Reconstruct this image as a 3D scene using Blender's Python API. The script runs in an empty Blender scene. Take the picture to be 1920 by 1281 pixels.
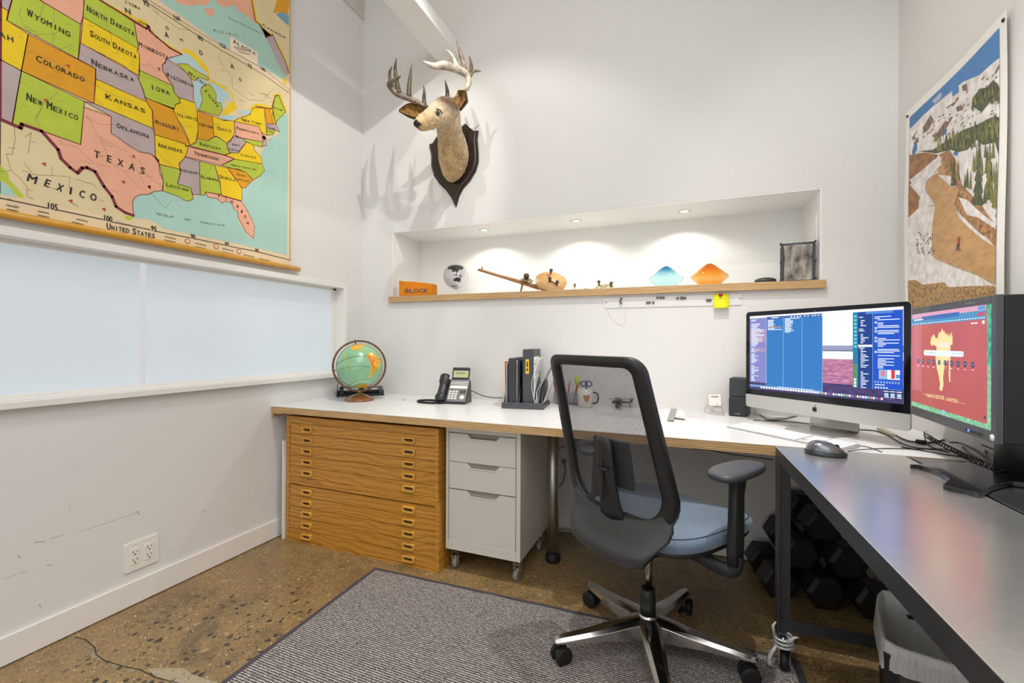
import bpy, bmesh, math, random
from mathutils import Vector, Matrix
from mathutils.geometry import tessellate_polygon
random.seed(7)
PI = math.pi
S = bpy.context.scene
C = S.collection
# ---------------------------------------------------------------- camera
FPX, YAW, ROLL, CH = 834.6, 0.3757, 0.0045, 1.13
_ct, _st = math.cos(YAW), math.sin(YAW)
FW = Vector((-_st, _ct, 0)); _R0 = Vector((_ct, _st, 0)); _U0 = Vector((0, 0, 1))
RT = _R0*math.cos(ROLL)+_U0*math.sin(ROLL); UP = _U0*math.cos(ROLL)-_R0*math.sin(ROLL)
EYE = Vector((0, 0, CH))
cd = bpy.data.cameras.new('camera'); cam = bpy.data.objects.new('camera', cd); C.objects.link(cam)
cd.sensor_width = 36; cd.lens = FPX*36/1920; cd.clip_start = 0.02; cd.clip_end = 60
cam.matrix_world = Matrix(((RT.x, UP.x, -FW.x, EYE.x), (RT.y, UP.y, -FW.y, EYE.y), (RT.z, UP.z, -FW.z, EYE.z), (0, 0, 0, 1)))
S.camera = cam
# surveying helpers: where a sight line meets a real plane of the room
def ray(u, v): return RT*(u-960)-UP*(v-640.5)+FW*FPX
def onz(u, v, z): d = ray(u, v); return EYE+d*((z-CH)/d.z)
def ony(u, v, y): d = ray(u, v); return EYE+d*(y/d.y)
def onx(u, v, x): d = ray(u, v); return EYE+d*(x/d.x)
def onpl(u, v, p, n): d = ray(u, v); n = Vector(n); return EYE+d*((Vector(p)-EYE).dot(n)/d.dot(n))
# ---------------------------------------------------------------- light, world, exposure
S.view_settings.view_transform = 'Standard'; S.view_settings.look = 'None'
S.view_settings.gamma = 1; S.view_settings.use_curve_mapping = False
S.view_settings.exposure = 0.15
w = bpy.data.worlds.new('world'); S.world = w; w.use_nodes = True
w.node_tree.nodes['Background'].inputs[0].default_value = (0.97, 0.985, 1.0, 1)
w.node_tree.nodes['Background'].inputs[1].default_value = 1.08
def lamp(kind, name, loc, energy, color=(1, 1, 1), target=None, **kw):
    l = bpy.data.lights.new(name, kind); l.energy = energy; l.color = color
    for k, val in kw.items(): setattr(l, k, val)
    o = bpy.data.objects.new(name, l); C.objects.link(o); o.location = loc
    if target is not None:
        o.rotation_euler = (Vector(target)-Vector(loc)).to_track_quat('-Z', 'Y').to_euler()
    return o
WARM = (1.0, 0.975, 0.935)
# an added area lamp for soft fill, then the ceiling track spots
lamp('AREA', 'soft_fill', (0.15, -0.05, 3.2), 30, (1, 0.995, 0.99), (-1.7, 0.85, 0.5), shape='RECTANGLE', size=2.0, size_y=2.2)
lamp('SPOT', 'track_spot_deer', (-0.6, 1.35, 3.38), 58, WARM, (-2.0, 2.45, 2.0), spot_size=0.95, spot_blend=0.5, shadow_soft_size=0.012)
lamp('SPOT', 'track_spot_left', (-1.1, 1.52, 3.40), 22, WARM, (-1.1, 2.4, 1.0), spot_size=1.7, spot_blend=0.4, shadow_soft_size=0.012)
lamp('SPOT', 'track_spot_desk', (0.1, 1.50, 3.40), 125, WARM, (-0.1, 1.45, 0.0), spot_size=1.35, spot_blend=0.55, shadow_soft_size=0.015)
lamp('SPOT', 'track_spot_rug', (-0.9, 1.40, 3.40), 36, WARM, (-1.0, 1.3, 0.0), spot_size=1.35, spot_blend=0.55, shadow_soft_size=0.015)
lamp('SPOT', 'fill_spot_right', (-0.15, 0.95, 3.3), 34, WARM, (0.9, 2.15, 1.5), spot_size=1.3, spot_blend=0.8, shadow_soft_size=0.015)  # extra lamp added to brighten the right wall
# ---------------------------------------------------------------- materials
def lin(c):
    c = c/255
    return c/12.92 if c <= 0.04045 else ((c+0.055)/1.055)**2.4
def hexc(h):
    h = h.lstrip('#'); return (lin(int(h[0:2], 16)), lin(int(h[2:4], 16)), lin(int(h[4:6], 16)), 1)
_mats = {}
def mat(name, col, rough=0.5, metal=0.0, vary=0.0, scale=8, bump=0.0, bscale=None, coat=0, spec=None, emit=0, trans=0, ior=None, sheen=0, stretch=None, col2=None):
    if name in _mats: return _mats[name]
    m = bpy.data.materials.new(name); m.use_nodes = True; nt = m.node_tree; b = nt.nodes['Principled BSDF']
    c = hexc(col); b.inputs['Base Color'].default_value = c
    b.inputs['Roughness'].default_value = rough; b.inputs['Metallic'].default_value = metal
    if coat: b.inputs['Coat Weight'].default_value = coat
    if spec is not None: b.inputs['Specular IOR Level'].default_value = spec
    if sheen: b.inputs['Sheen Weight'].default_value = sheen
    if trans: b.inputs['Transmission Weight'].default_value = trans
    if ior: b.inputs['IOR'].default_value = ior
    if emit:
        b.inputs['Emission Color'].default_value = c; b.inputs['Emission Strength'].default_value = emit
        b.inputs['Base Color'].default_value = (0, 0, 0, 1)
    tc = nt.nodes.new('ShaderNodeTexCoord'); mp = nt.nodes.new('ShaderNodeMapping')
    nt.links.new(tc.outputs['Object'], mp.inputs[0])
    if stretch: mp.inputs['Scale'].default_value = stretch
    if vary or col2:
        n = nt.nodes.new('ShaderNodeTexNoise'); n.inputs['Scale'].default_value = scale; n.inputs['Detail'].default_value = 5
        nt.links.new(mp.outputs[0], n.inputs['Vector'])
        cr = nt.nodes.new('ShaderNodeValToRGB'); nt.links.new(n.outputs[0], cr.inputs[0])
        a = [x*(1-vary) for x in c[:3]]; d = [min(1, x*(1+vary)) for x in c[:3]]
        if col2: a = hexc(col2)[:3]; d = c[:3]
        cr.color_ramp.elements[0].position = 0.35; cr.color_ramp.elements[1].position = 0.65
        cr.color_ramp.elements[0].color = (*a, 1); cr.color_ramp.elements[1].color = (*d, 1)
        if not emit: nt.links.new(cr.outputs[0], b.inputs['Base Color'])
        else: nt.links.new(cr.outputs[0], b.inputs['Emission Color'])
    if bump:
        n2 = nt.nodes.new('ShaderNodeTexNoise'); n2.inputs['Scale'].default_value = bscale or scale*4; n2.inputs['Detail'].default_value = 4
        nt.links.new(mp.outputs[0], n2.inputs['Vector'])
        bp = nt.nodes.new('ShaderNodeBump'); bp.inputs['Strength'].default_value = bump; bp.inputs['Distance'].default_value = 0.002
        nt.links.new(n2.outputs[0], bp.inputs['Height']); nt.links.new(bp.outputs[0], b.inputs['Normal'])
    _mats[name] = m
    return m
class NT:
    """small node helper"""
    def __init__(s, name):
        s.m = bpy.data.materials.new(name); s.m.use_nodes = True; s.nt = s.m.node_tree
        s.b = s.nt.nodes['Principled BSDF']; s.out = s.nt.nodes['Material Output']; _mats[name] = s.m
    def n(s, t, **kw):
        x = s.nt.nodes.new('ShaderNode'+t)
        for k, v in kw.items():
            if k in ('operation', 'blend_type', 'data_type', 'wave_type', 'bands_direction', 'feature', 'wave_profile', 'distance'): setattr(x, k, v)
            else: x.inputs[k.replace('_', ' ')].default_value = v
        return x
    def l(s, a, b): s.nt.links.new(a, b)
    def ramp(s, src, stops):
        r = s.nt.nodes.new('ShaderNodeValToRGB'); s.l(src, r.inputs[0])
        e = r.color_ramp.elements
        while len(e) < len(stops): e.new(0.5)
        for i, (p, c) in enumerate(stops):
            e[i].position = p; e[i].color = hexc(c) if isinstance(c, str) else (c, c, c, 1)
        return r.outputs[0]
    def coord(s, sc=(1, 1, 1), rot=(0, 0, 0), kind='Object'):
        t = s.nt.nodes.new('ShaderNodeTexCoord'); m = s.nt.nodes.new('ShaderNodeMapping')
        m.inputs['Scale'].default_value = sc; m.inputs['Rotation'].default_value = rot
        s.l(t.outputs[kind], m.inputs[0]); return m.outputs[0]
    def noise(s, vec, scale, detail=4, rough=0.5, dist=0):
        n = s.n('TexNoise', Scale=scale, Detail=detail, Roughness=rough, Distortion=dist); s.l(vec, n.inputs['Vector']); return n.outputs[0]
    def mix(s, f, a, b, bt='MIX'):
        x = s.nt.nodes.new('ShaderNodeMix'); x.data_type = 'RGBA'; x.blend_type = bt
        for i, v in ((0, f), (6, a), (7, b)):
            if hasattr(v, 'is_linked') or hasattr(v, 'links'): s.l(v, x.inputs[i])
            elif isinstance(v, str): x.inputs[i].default_value = hexc(v)
            else: x.inputs[i].default_value = v
        return x.outputs[2]
    def bump(s, h, strength=0.3, dist=0.002):
        b = s.n('Bump', Strength=strength, Distance=dist); s.l(h, b.inputs['Height']); s.l(b.outputs[0], s.b.inputs['Normal'])
# ---------------------------------------------------------------- mesh builder
class MB:
    def __init__(s): s.v = []; s.f = []; s.m = []; s.s = []
    def add(s, vs, fs, m=0, smooth=False, X=None):
        o = len(s.v)
        s.v += [tuple(X @ Vector(v)) if X else tuple(v) for v in vs]
        for f in fs: s.f.append([i+o for i in f]); s.m.append(m); s.s.append(smooth)
        return s
    def box(s, x0, x1, y0, y1, z0, z1, m=0, X=None):
        vs = [(x, y, z) for z in (z0, z1) for y in (y0, y1) for x in (x0, x1)]
        return s.add(vs, [(0, 2, 3, 1), (4, 5, 7, 6), (0, 1, 5, 4), (2, 6, 7, 3), (0, 4, 6, 2), (1, 3, 7, 5)], m, X=X)
    def cbox(s, c, d, m=0, X=None):
        return s.box(c[0]-d[0]/2, c[0]+d[0]/2, c[1]-d[1]/2, c[1]+d[1]/2, c[2]-d[2]/2, c[2]+d[2]/2, m, X)
    def prism(s, poly, a, b, axis='z', m=0, X=None, smooth=False):
        def P(p, h):
            return {'z': (p[0], p[1], h), 'y': (p[0], h, p[1]), 'x': (h, p[0], p[1])}[axis]
        n = len(poly); vs = [P(p, a) for p in poly]+[P(p, b) for p in poly]
        tri = tessellate_polygon([[Vector((p[0], p[1], 0)) for p in poly]])
        fs = [tuple(t) for t in tri]+[tuple(i+n for i in reversed(t)) for t in tri]
        s.add(vs, fs, m, X=X); o = len(s.v)-2*n
        for i in range(n):
            j = (i+1) % n; s.f.append([o+i, o+j, o+j+n, o+i+n]); s.m.append(m); s.s.append(smooth)
        return s
    def rings(s, rings, m=0, smooth=True, cap=True, closed=True, X=None, loop=False):
        n = len(rings[0]); vs = [p for r in rings for p in r]; fs = []
        R = len(rings)
        for i in range(R if loop else R-1):
            a = i*n; b = ((i+1) % R)*n
            for j in range(n if closed else n-1):
                k = (j+1) % n; fs.append((a+j, a+k, b+k, b+j))
        s.add(vs, fs, m, smooth, X)
        if cap and not loop:
            o = len(s.v)-len(vs)
            s.f.append([o+j for j in reversed(range(n))]); s.m.append(m); s.s.append(False)
            s.f.append([o+(R-1)*n+j for j in range(n)]); s.m.append(m); s.s.append(False)
        return s
    def lathe(s, prof, seg=32, m=0, X=None, smooth=True, cap=True):
        return s.rings([[(r*math.cos(2*PI*j/seg), r*math.sin(2*PI*j/seg), z) for j in range(seg)] for r, z in prof], m, smooth, cap, X=X)
    def cyl(s, p0, p1, r, seg=20, m=0, r2=None, X=None):
        return s.tube([p0, p1], [r, r if r2 is None else r2], seg, m, X=X)
    def tube(s, pts, r, seg=8, m=0, flat=None, X=None, loop=False, up=None):
        pts = [Vector(p) for p in pts]; n = len(pts)
        rs = r if isinstance(r, (list, tuple)) else [r]*n
        rings = []; prev = None
        for i, p in enumerate(pts):
            if loop: t = pts[(i+1) % n]-pts[i-1]
            else: t = pts[min(i+1, n-1)]-pts[max(i-1, 0)]
            if t.length < 1e-9: t = Vector((0, 0, 1))
            t.normalize()
            if up is not None: a = t.cross(Vector(up)); a = a if a.length > 1e-4 else t.orthogonal()
            elif prev is None: a = t.orthogonal()
            else:
                a = prev-t*prev.dot(t)
                if a.length < 1e-5: a = t.orthogonal()
            a.normalize(); prev = a; b = t.cross(a)
            fx, fy = flat if flat else (1, 1)
            rings.append([tuple(p+a*math.cos(2*PI*j/seg)*rs[i]*fx+b*math.sin(2*PI*j/seg)*rs[i]*fy) for j in range(seg)])
        return s.rings(rings, m, True, True, X=X, loop=loop)
    def ball(s, c, r, seg=20, m=0, sc=(1, 1, 1), X=None):
        h = seg//2
        pr = [[(c[0]+r*sc[0]*math.sin(PI*i/h)*math.cos(2*PI*j/seg), c[1]+r*sc[1]*math.sin(PI*i/h)*math.sin(2*PI*j/seg), c[2]-r*sc[2]*math.cos(PI*i/h)) for j in range(seg)] for i in range(h+1)]
        pr[0] = [(x*0+c[0]+(x-c[0])*1e-3, c[1]+(y-c[1])*1e-3, z) for x, y, z in pr[0]]
        return s.rings(pr, m, True, True, X=X)
    def build(s, name, mats, parent=None, bevel=0, sub=0, world=False, seg=2, origin=None, solid=0, weld=False):
        me = bpy.data.meshes.new(name)
        vs = s.v
        o = bpy.data.objects.new(name, me); C.objects.link(o)
        if world and parent is not None:
            Mi = parent_matrix(parent).inverted(); vs = [tuple(Mi @ Vector(v)) for v in vs]
        elif origin is not None:
            O = Vector(origin); vs = [tuple(Vector(v)-O) for v in vs]; o.location = O
        me.from_pydata(vs, [], s.f)
        if not isinstance(mats, (list, tuple)): mats = [mats]
        for m in mats: me.materials.append(m)
        me.polygons.foreach_set('material_index', s.m); me.polygons.foreach_set('use_smooth', s.s)
        me.update()
        bm = bmesh.new(); bm.from_mesh(me)
        if weld: bmesh.ops.remove_doubles(bm, verts=bm.verts, dist=1e-5)
        bmesh.ops.recalc_face_normals(bm, faces=bm.faces); bm.to_mesh(me); bm.free()
        if parent is not None: o.parent = parent
        if solid:
            md = o.modifiers.new('solid', 'SOLIDIFY'); md.thickness = solid; md.offset = 0
        if bevel:
            md = o.modifiers.new('bevel', 'BEVEL'); md.width = bevel; md.segments = seg; md.limit_method = 'ANGLE'; md.angle_limit = 0.6
            me.polygons.foreach_set('use_smooth', [True]*len(me.polygons))
            md.harden_normals = True
        if sub:
            md = o.modifiers.new('sub', 'SUBSURF'); md.levels = sub; md.render_levels = sub
        return o
def parent_matrix(o):
    m = Matrix.Translation(o.location) @ o.rotation_euler.to_matrix().to_4x4()
    return parent_matrix(o.parent) @ m if o.parent else m
def thing(name, label, cat, loc=(0, 0, 0), rotz=0, group=None):
    o = bpy.data.objects.new(name, None); C.objects.link(o); o.location = loc; o.rotation_euler = (0, 0, rotz)
    o.empty_display_size = 0.05
    return tag(o, label, cat, group)
def tag(o, label, cat, group=None):
    o['label'] = label; o['category'] = cat
    if group: o['group'] = group
    return o
def struct(o): o['kind'] = 'structure'; return o
def dup(root, loc, rot=None, label=None, group=None):
    r = root.copy(); C.objects.link(r); r.location = loc
    if rot is not None: r.rotation_euler = rot
    if label: r['label'] = label
    if group: r['group'] = group
    for ch in list(root.children):
        c = ch.copy(); C.objects.link(c); c.parent = r
        for g in list(ch.children):
            d = g.copy(); C.objects.link(d); d.parent = c
    return r
def TR(x, y, z, rz=0, rx=0, ry=0):
    return Matrix.Translation((x, y, z)) @ Matrix.Rotation(rz, 4, 'Z') @ Matrix.Rotation(ry, 4, 'Y') @ Matrix.Rotation(rx, 4, 'X')
def smooth_path(pts, k=6, loop=False):
    P = [Vector(p) for p in pts]; out = []; n = len(P)
    for i in range(n if loop else n-1):
        p0 = P[i-1] if (i > 0 or loop) else P[0]; p1 = P[i]; p2 = P[(i+1) % n]; p3 = P[(i+2) % n] if (i+2 < n or loop) else P[-1]
        for j in range(k):
            t = j/k
            out.append(0.5*((2*p1)+(p2-p0)*t+(2*p0-5*p1+4*p2-p3)*t*t+(3*p1-3*p2+p3-p0)*t**3))
    if not loop: out.append(P[-1])
    return out
def rrect(w, h, r, k=5):
    out = []
    for cx, cy, a in ((w/2-r, h/2-r, 0), (-w/2+r, h/2-r, 90), (-w/2+r, -h/2+r, 180), (w/2-r, -h/2+r, 270)):
        for i in range(k+1):
            t = math.radians(a+90*i/k); out.append((cx+r*math.cos(t), cy+r*math.sin(t)))
    return out
# ---------------------------------------------------------------- flat printing (inks lying on a real sheet)
_tx = {}
def text2d(st, serif=False):
    if st in _tx: return _tx[st]
    cu = bpy.data.curves.new('t', 'FONT'); cu.body = st; cu.size = 1; cu.resolution_u = 2
    o = bpy.data.objects.new('t', cu); me = bpy.data.meshes.new_from_object(o)
    vs = [(v.co.x, v.co.y) for v in me.vertices]; fs = [tuple(p.vertices) for p in me.polygons]
    bpy.data.meshes.remove(me); bpy.data.objects.remove(o); bpy.data.curves.remove(cu)
    x0 = min(v[0] for v in vs); x1 = max(v[0] for v in vs)
    r = ([((x-x0)/(x1-x0), y/0.7) for x, y in vs], fs, (x1-x0)/0.7); _tx[st] = r
    return r
class Print:
    def __init__(s, f, n, step=0.00025):
        s.f = f; s.nrm = Vector(n).normalized(); s.mb = MB(); s.mats = []; s.step = step
    def mi(s, m):
        if m not in s.mats: s.mats.append(m)
        return s.mats.index(m)
    def P(s, p, L): return s.f(p[0], p[1])+s.nrm*s.step*L
    def poly(s, pts, m, L=0):
        w = [s.P(p, L) for p in pts]; tri = tessellate_polygon([[Vector((p[0], p[1], 0)) for p in pts]])
        s.mb.add(w, [tuple(t) for t in tri], s.mi(m)); return s
    def line(s, pts, wd, m, L=3, loop=False):
        w = [s.P(p, L) for p in pts]; k = s.mi(m)
        if loop: w.append(w[0])
        for a, b in zip(w, w[1:]):
            d = b-a
            if d.length < 1e-6: continue
            d.normalize(); q = s.nrm.cross(d)*wd/2; e = d*wd*0.35
            s.mb.add([a-e+q, b+e+q, b+e-q, a-e-q], [(0, 1, 2, 3)], k)
        return s
    def text(s, st, p0, p1, h, m, L=5):
        """st from p0 to p1 (baseline ends), h = capital height in metres"""
        vs, fs, asp = text2d(st); a = s.P(p0, L); b = s.P(p1, L); d = b-a; u = s.nrm.cross(d).normalized()
        dn_ = d.normalized()
        for k_ in ((0, 0), (.055, 0), (.0275, .03)): s.mb.add([a+d*x+u*h*(y+k_[1])+dn_*h*k_[0]+s.nrm*s.step*k_[0]*6 for x, y in vs], fs, s.mi(m))
        return s
    def dot(s, c, r, m, L=4, seg=12, ry=None):
        w = s.P(c, L); k = s.mi(m); e = Vector((0, 0, 1)); e = (e-s.nrm*e.dot(s.nrm)).normalized(); q = s.nrm.cross(e)
        s.mb.add([w+q*r*math.cos(2*PI*i/seg)+e*(ry or r)*math.sin(2*PI*i/seg) for i in range(seg)], [tuple(range(seg))], k); return s
    def build(s, name, parent, **kw): return s.mb.build(name, s.mats, parent, world=True, **kw)
# ================================================================ THE SETTING
XL, XR, YB, ZC = -2.197, 0.915, 2.605, 3.75
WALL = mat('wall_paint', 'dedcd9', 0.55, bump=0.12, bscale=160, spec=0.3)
WALL_LIT = mat('niche_lit_paint', 'eeede9', 0.5, bump=0.06, bscale=160, spec=0.3)  # whiter than the walls: the downlights' brightness is put into the colour
TRIM = mat('trim_paint', 'e6e2dc', 0.35, bump=0.05, bscale=60)
DARKM = mat('dark_gap', '15130f', 0.8)
# polished concrete with exposed aggregate
t = NT('concrete_floor'); co = t.coord()
big = t.noise(co, 1.6, 6, 0.6, 0.6); mid = t.noise(co, 9, 6, 0.65); fine = t.noise(co, 120, 3, 0.7)
base = t.ramp(big, [(0.30, '66563f'), (0.46, '8a7351'), (0.6, '9c845e'), (0.75, '7c6a50')])
base = t.mix(0.55, base, t.ramp(mid, [(0.3, '6b583c'), (0.5, 'a48a60'), (0.7, 'b79e74')]), 'OVERLAY')
v1 = t.n('TexVoronoi', Scale=340); t.l(co, v1.inputs['Vector'])
v1r = t.ramp(v1.outputs['Color'], [(0.0, '3d3226'), (0.4, '8c7450'), (0.75, 'a8905f'), (1.0, 'e2cda0')])
base = t.mix(0.5, base, v1r)
sx = t.n('SeparateXYZ'); t.l(co, sx.inputs[0])
# stones large towards the left front, small elsewhere
v2 = t.n('TexVoronoi', Scale=34, Randomness=1); 
wr = t.n('TexNoise', Scale=25); t.l(co, wr.inputs['Vector'])
wm = t.n('VectorMath', operation='MULTIPLY_ADD'); t.l(wr.outputs[1], wm.inputs[0]); wm.inputs[1].default_value = (0.03, 0.03, 0.03); t.l(co, wm.inputs[2])
t.l(wm.outputs[0], v2.inputs['Vector'])
sz = t.ramp(v2.outputs['Distance'], [(0.30, 1.0), (0.36, 0.0)])
pick = t.n('SeparateXYZ'); t.l(v2.outputs['Color'], pick.inputs[0])
pk = t.ramp(pick.outputs[0], [(0.42, 0.0), (0.44, 1.0)])
reg = t.ramp(t.noise(co, 1.3, 2), [(0.45, 0.0), (0.55, 1.0)])
# region: near (-1.75, 1.25)
dn = t.n('VectorMath', operation='DISTANCE'); t.l(co, dn.inputs[0]); dn.inputs[1].default_value = (-1.62, 1.12, 0)
rg = t.ramp(dn.outputs['Value'], [(0.36, 1.0), (0.52, 0.0)])
m1 = t.n('Math', operation='MULTIPLY'); t.l(sz, m1.inputs[0]); t.l(pk, m1.inputs[1])
m2 = t.n('Math', operation='MULTIPLY'); t.l(m1.outputs[0], m2.inputs[0]); t.l(rg, m2.inputs[1])
stone = t.ramp(pick.outputs[1], [(0.0, '2d2a26'), (0.55, '3c3832'), (0.8, '5a4d3c'), (1.0, 'c0a578')])
base = t.mix(m2.outputs[0], base, stone)
v3 = t.n('TexVoronoi', Scale=110); t.l(wm.outputs[0], v3.inputs['Vector'])
p3 = t.n('SeparateXYZ'); t.l(v3.outputs['Color'], p3.inputs[0])
s3 = t.ramp(v3.outputs['Distance'], [(0.28, 1.0), (0.36, 0.0)]); k3 = t.ramp(p3.outputs[0], [(0.66, 0.0), (0.68, 1.0)])
m3 = t.n('Math', operation='MULTIPLY'); t.l(s3, m3.inputs[0]); t.l(k3, m3.inputs[1])
base = t.mix(m3.outputs[0], base, t.ramp(p3.outputs[1], [(0.0, '332c24'), (0.7, '4d4232'), (0.85, 'd6bd8c'), (1.0, 'efe0bb')]))
dk0 = t.ramp(t.noise(t.coord((1, 1, 1), (0, 0, .4)), 3.2, 6, .72, 1.2), [(0.50, 0.0), (0.66, 1.0)])
dkm = t.n('Math', operation='MULTIPLY'); t.l(dk0, dkm.inputs[0]); dkm.inputs[1].default_value = .55; base = t.mix(dkm.outputs[0], base, '4a3f33')
t.l(base, t.b.inputs['Base Color'])
rr = t.ramp(mid, [(0.3, 0.22), (0.7, 0.42)]); t.l(rr, t.b.inputs['Roughness'])
t.bump(fine, 0.15, 0.001)
FLOOR = t.m
mb = MB(); mb.box(XL-0.1, XR+0.1, -1.7, YB+0.5, -0.06, 0, 0)
fl = struct(mb.build('floor', [FLOOR]))
# cement repairs and hairline cracks in the slab
def worn(name, col, cut, sc=28):
    t_ = NT(name); cc_ = t_.coord(); n_ = t_.noise(cc_, sc, 6, .7); f_ = t_.ramp(n_, [(cut-.06, 1.0), (cut+.06, 0.0)])
    t_.l(t_.mix(.4, col, t_.ramp(t_.noise(cc_, 140, 3, .7), [(.3, '6e6048'), (.7, 'c9b995')])), t_.b.inputs['Base Color']); t_.b.inputs['Roughness'].default_value = .5
    tr_ = t_.nt.nodes.new('ShaderNodeBsdfTransparent'); mx_ = t_.nt.nodes.new('ShaderNodeMixShader'); t_.l(f_, mx_.inputs[0]); t_.l(t_.b.outputs[0], mx_.inputs[1]); t_.l(tr_.outputs[0], mx_.inputs[2]); t_.l(mx_.outputs[0], t_.out.inputs[0]); return t_.m
CEM = worn('cement_patch', 'a39680', .40); CEM2 = worn('cement_vein', '8d7f62', .50, 40); CEM3 = worn('cement_streak', 'a08f6d', .54, 60)
CRK = mat('crack_dark', '2b241b', 0.9)
pf = Print(lambda u, v: onz(u, v, 0.0), (0, 0, 1), 0.0002)
pf.poly([(130, 1194), (150, 1196), (175, 1215), (190, 1233), (215, 1243), (262, 1254), (275, 1262), (250, 1262), (200, 1250), (165, 1235), (150, 1215)], CEM2, 2)
pf.poly([(275, 1254), (345, 1253), (362, 1266), (390, 1275), (410, 1281), (350, 1290), (322, 1281), (290, 1268)], CEM, 3)
pf.line([(140, 1195), (160, 1200), (178, 1215), (180, 1228), (197, 1240), (232, 1250), (262, 1256), (290, 1270), (340, 1283)], 0.003, CRK, 4)
pf.poly([(625, 1080), (636, 1060), (632, 1052), (622, 1064), (606, 1082), (596, 1098), (586, 1116), (574, 1140), (584, 1138), (596, 1118), (608, 1102)], CEM3, 2)
pf.poly([(1022, 1118), (1040, 1106), (1062, 1090), (1090, 1076), (1120, 1066), (1148, 1060), (1120, 1062), (1085, 1070), (1055, 1082), (1046, 1096), (1020, 1110), (996, 1122)], CEM2, 2)
pf.poly([(1268, 1045), (1284, 1043), (1290, 1075), (1284, 1082), (1268, 1078)], CEM2, 2)
pf.line([(1016, 1041), (1030, 1060), (1036, 1068), (1060, 1068), (1082, 1072)], 0.004, CEM2, 3)
pf.line([(1030, 1068), (1020, 1076), (1012, 1090)], 0.003, CEM2, 3)
pf.line([(1330, 1055), (1327, 1075), (1335, 1092)], 0.002, CRK, 3)
pf.line([(1340, 1100), (1390, 1118), (1440, 1150), (1500, 1180), (1560, 1215), (1620, 1245)], 0.006, CEM2, 3)
pf.build('cement_repair', fl)
# walls
WT = 0.12; WY0, WY1, WZ0, WZ1 = -0.75, 2.405, 0.918, 1.489
mb = MB()
mb.box(XL-WT, XL, -1.0, YB+0.4, 0, WZ0); mb.box(XL-WT, XL, -1.0, YB+0.4, WZ1, ZC)
mb.box(XL-WT, XL, -1.0, WY0, WZ0, WZ1); mb.box(XL-WT, XL, WY1, YB+0.4, WZ0, WZ1)
wl = struct(mb.build('wall_left', [WALL]))
NX0, NX1, NZ0, NZ1, ND = -1.937, 0.613, 1.40, 1.897, 0.35
mb = MB()
mb.box(XL, NX0, YB, YB+ND, 0, ZC); mb.box(NX1, XR+WT, YB, YB+ND, 0, ZC)
mb.box(NX0, NX1, YB, YB+ND, 0, NZ0); mb.box(NX0, NX1, YB, YB+ND, NZ1, ZC)
struct(mb.build('wall_back', [WALL]))
mb = MB(); e = 0.0015   # the lining of the display niche, its lamplight put into the colour
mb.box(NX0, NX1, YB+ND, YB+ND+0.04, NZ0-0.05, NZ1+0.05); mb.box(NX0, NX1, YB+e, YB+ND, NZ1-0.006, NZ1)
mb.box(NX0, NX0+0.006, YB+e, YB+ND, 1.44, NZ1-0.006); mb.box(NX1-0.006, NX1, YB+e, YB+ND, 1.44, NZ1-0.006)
struct(mb.build('wall_niche', [WALL_LIT]))
mb = MB(); mb.box(XR, XR+WT, -0.35, YB, 0, ZC); struct(mb.build('wall_right', [WALL]))
mb = MB(); mb.box(XL-WT, XR+WT, -1.0, YB+0.4, ZC, ZC+0.1); struct(mb.build('ceiling', [WALL]))
mb = MB(); mb.box(XL, XL+0.013, -1.0, YB, 0.004, 0.102, 0); struct(mb.build('baseboard_left', [TRIM], bevel=0.002))
mb = MB(); mb.box(XL+0.013, XR-0.013, YB-0.013, YB, 0.004, 0.102, 0); struct(mb.build('baseboard_back', [TRIM], bevel=0.002))
mb = MB(); mb.box(XR-0.013, XR, -0.35, YB-0.013, 0.004, 0.102, 0); struct(mb.build('baseboard_right', [TRIM], bevel=0.002))
# window: trim boards, reveal, stop and frosted pane
wn = bpy.data.objects.new('window_1', None); C.objects.link(wn); wn.location = (XL, 0.8, 0.9); struct(wn)
mb = MB(); g = XL+0.022
mb.box(XL-WT, g, WY0, WY1+0.028, WZ1-0.003, WZ1+0.03); mb.box(XL-WT, g, WY0, WY1+0.028, WZ0-0.022, WZ0+0.003)
mb.box(XL-WT, g, WY1-0.003, WY1+0.028, WZ0, WZ1)
mb.box(g, g+0.012, WY0, WY1+0.034, WZ0-0.03, WZ0-0.004)
mb.build('window_trim', [TRIM], wn, world=True, bevel=0.003)
mb = MB(); s0 = XL-0.075
mb.box(s0, s0+0.022, WY0, WY1, WZ1-0.016, WZ1); mb.box(s0, s0+0.022, WY0, WY1, WZ0, WZ0+0.012); mb.box(s0, s0+0.022, WY1-0.03, WY1, WZ0, WZ1)
mb.build('pane_stop', [TRIM], wn, world=True, bevel=0.002)
t = NT('frosted_glass'); cc = t.coord(); n = t.noise(cc, 0.7, 2)
col = t.ramp(n, [(0.3, 'd9e0e6'), (0.7, 'dfe4e8')])
t.l(col, t.b.inputs['Emission Color']); t.b.inputs['Emission Strength'].default_value = 0.40
t.b.inputs['Base Color'].default_value = hexc('a4adb3'); t.b.inputs['Roughness'].default_value = 0.35
mb = MB(); yj = onx(268, 600, s0).y
mb.box(s0-0.006, s0, WY0, yj-0.012, WZ0, WZ1, 0); mb.box(s0-0.006, s0, yj+0.012, WY1, WZ0, WZ1, 0); mb.box(s0-0.006, s0, yj-0.012, yj+0.012, WZ0, WZ1, 1)
GJ = mat('glass_joint', 'e9e6ea', 0.4, emit=0.70)
mb.build('frosted_pane', [t.m, GJ], wn, world=True)
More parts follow.
